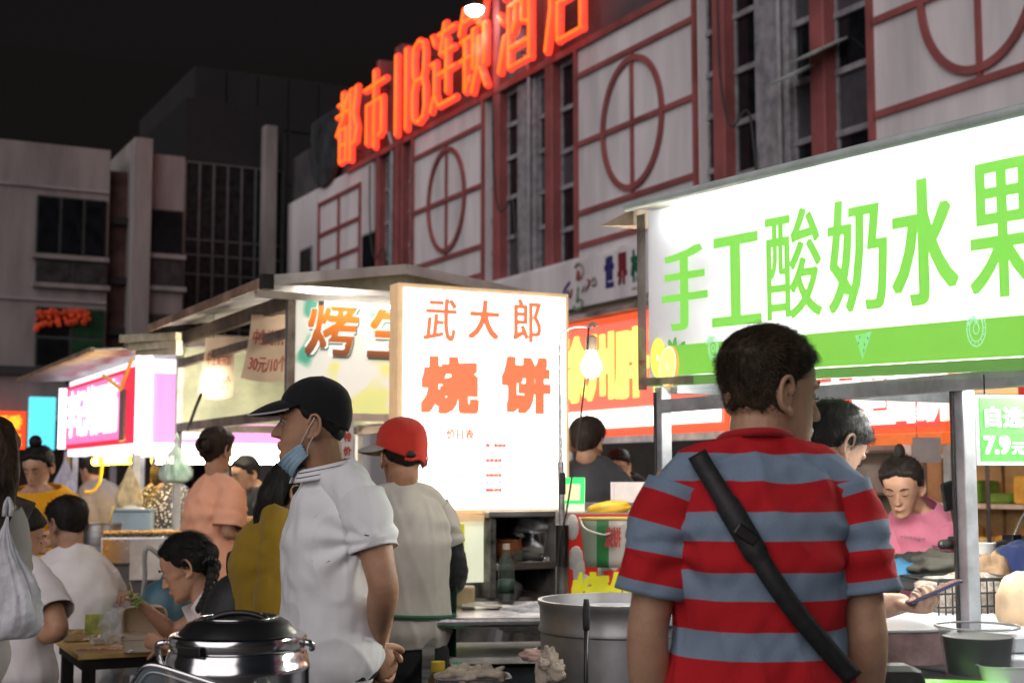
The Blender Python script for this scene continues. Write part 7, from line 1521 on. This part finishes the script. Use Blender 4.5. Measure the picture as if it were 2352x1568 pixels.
# clutter near the scooter
nb = mat('bag_brown', (.26, .16, .09), .8, var=.3, vs=8); 
crumple('canvas_bag', nb, at(2278, 1345, 4.6), (.07, .06, .10), 'brown canvas bag beside the red scooter', 'bag', 101, .35, 6)
crumple('jacket', cloth('navy_jacket', (.02, .03, .10)), at(2330, 1312, 5.0), (.08, .07, .10), 'navy jacket slung over the red scooter', 'jacket', 102, .2, 4)
crumple('paper_bag', mat('paper_brown', (.48, .34, .22), .8, var=.15), at(2340, 1395, 4.0), (.06, .05, .10), 'tan paper bag at the right edge of the yoghurt counter', 'bag', 103, .14, 5)
q = at(2256, 1282, 4.75); wb = thing('white_cup', 'white paper cup beyond the steel post', 'cup', (q.x, q.y, q.z - .05)); MB().lathe([(0, 0), (.034, 0), (.045, .10), (.047, .102), (.043, .10), (.033, .004), (0, .004)], 24).build('cup_body', mat('cup_white', (.7, .7, .7), .5), wb, smooth=2)
bsk = thing('wire_basket', 'dark wire bicycle basket behind the yoghurt counter', 'basket', at(2215, 1385, 4.4), .3)
for z in (-.08, -.04, 0, .04, .08): MB().tube([(-.16, -.1, z), (.16, -.1, z), (.16, .1, z), (-.16, .1, z)], .003 if abs(z) < .08 else .006, 5, closed=True).build('wire', black_plastic, bsk)
for k in range(14): x = -.16 + k * .0246; MB().tube([(x, -.1, -.08), (x, -.1, .08)], .0025, 5).build('wire', black_plastic, bsk)
crumple('cloth_bundle', mat('check_cloth', (.32, .27, .23), .9, var=.4, vs=30), bsk.location + Vector((0, 0, .02)), (.14, .08, .07), 'checked cloth bundle in the wire basket', 'cloth', 104)
for k, (px, py, c_, lb_) in enumerate(((2160, 1300, (.05, .045, .035), 'dark quilted pad under the hands of the woman in pink'), (2070, 1320, (.03, .15, .28), 'blue bag strap bundle on the scooter seat'), (2048, 1345, (.45, .42, .03), 'yellow-green pouch by the striped sleeve'), (2110, 1300, (.03, .03, .03), 'black bag on the stall of the woman in pink'))):
    crumple('bundle', mat('bundle_%d' % k, c_, .7, var=.2), at(px, py, 4.9 + .1 * k), (.10 if k != 2 else .03, .07, .05 if k != 2 else .03), lb_, 'bag', 110 + k)
pst = thing('pink_stall_table', 'dark work table of the woman in pink', 'table', at(2130, 1330, 5.0)); pz = at(2130, 1325, 5.0).z; pst.location.z = 0
MB().box(-.35, .35, -.2, .3, pz - .03, pz).build('top', mat('table_black', (.03, .028, .028), .5), pst)
for (x, y) in ((-.3, -.15), (.3, -.15), (-.3, .25), (.3, .25)): MB().box(x - .02, x + .02, y - .02, y + .02, 0, pz - .031).build('leg', dkw, pst)
# ---- on the yoghurt counter
ab = thing('acrylic_box', 'white acrylic display box on the near counter', 'box', at(2100, 1500, 3.12), R(8)); az = .986; ab.location.z = az
acr = mat('acrylic', (.82, .86, .90), .12, var=.03, emit=.0, ecol=(.9, .97, 1))
MB().box(-.14, .07, -.02, .22, .002, .075).build('case', mat('acrylic_pink', (.55, .40, .40), .3, var=.3, vs=9), ab, bevel=.004); MB().box(-.145, .075, -.025, .225, .0755, .082).build('lid', acr, ab, bevel=.002)
cu_ = thing('plastic_tub', 'clear plastic tub with dark contents on the near counter', 'tub', at(2248, 1545, 2.95)); cu_.location.z = .987
hT = .105
MB().lathe([(.062, 0), (.066, .003), (.080, hT - .006), (.086, hT - .004), (.086, hT), (.079, hT), (.0645, .006), (0, .005)], 48).build('shell', mat('tub_clear', (.30, .32, .34), .06, alpha=.16), cu_, smooth=2)
MB().tube([(.0855 * math.cos(a), .0855 * math.sin(a), hT - .001) for a in np.linspace(0, 2 * math.pi, 48, endpoint=False)], .0025, 6, closed=True).build('rim', mat('rim_clear', (.75, .78, .82), .1), cu_, smooth=True)
MB().lathe([(0, .007), (.061, .007), (.071, hT * .80), (0, hT * .78)], 40).build('contents', mat('tub_dark', (.012, .013, .016), .4, var=.5, vs=20), cu_, smooth=2)
o = MB().box(-.10, .07, -.03, .03, 0, .002).build('flyer', glow('flyer_green', (.25, .80, .10), .6), None); o.location = at(2235, 1562, 2.85); o.location.z = .988; o.rotation_euler = (0, 0, R(-14)); tag(o, 'bright green flyer lying in front of the clear tub', 'flyer')
for k, (px, py, dd, lb_) in enumerate(((2330, 1545, 2.9, 'white tray at the right edge of the near counter'), (2320, 1450, 3.4, 'white lid behind the clear tub'))):
    o = MB().grid(lambda s, t_: tray(s, t_, .16, .12, .03), 40, 12).build('white_tray', acr, None, smooth=True, solid=.002); o.location = at(px, py, dd); o.location.z = .988; tag(o, lb_, 'tray', 'white trays on the near counter')
o = MB().box(-.1, .1, -.1, .1, -.045, .045).build('white_box', mat('carton_white', (.7, .62, .6), .6, emit=.15, ecol=(1, .85, .8)), None, bevel=.004); o.location = at(1458, 1130, 6.2); tag(o, 'pale carton on the counter behind the yellow packet', 'box')
cs_ = thing('steel_counter', 'steel side counter carrying the pale carton', 'table', (o.location.x, o.location.y, 0)); MB().box(-.3, .4, -.2, .2, .3, o.location.z - .047).build('cabinet', dirty_steel, cs_); MB().box(-.28, .38, -.18, .18, 0, .299).build('foot', dkw, cs_)

for o in bpy.data.objects:
    if '_o' in o: del o['_o']
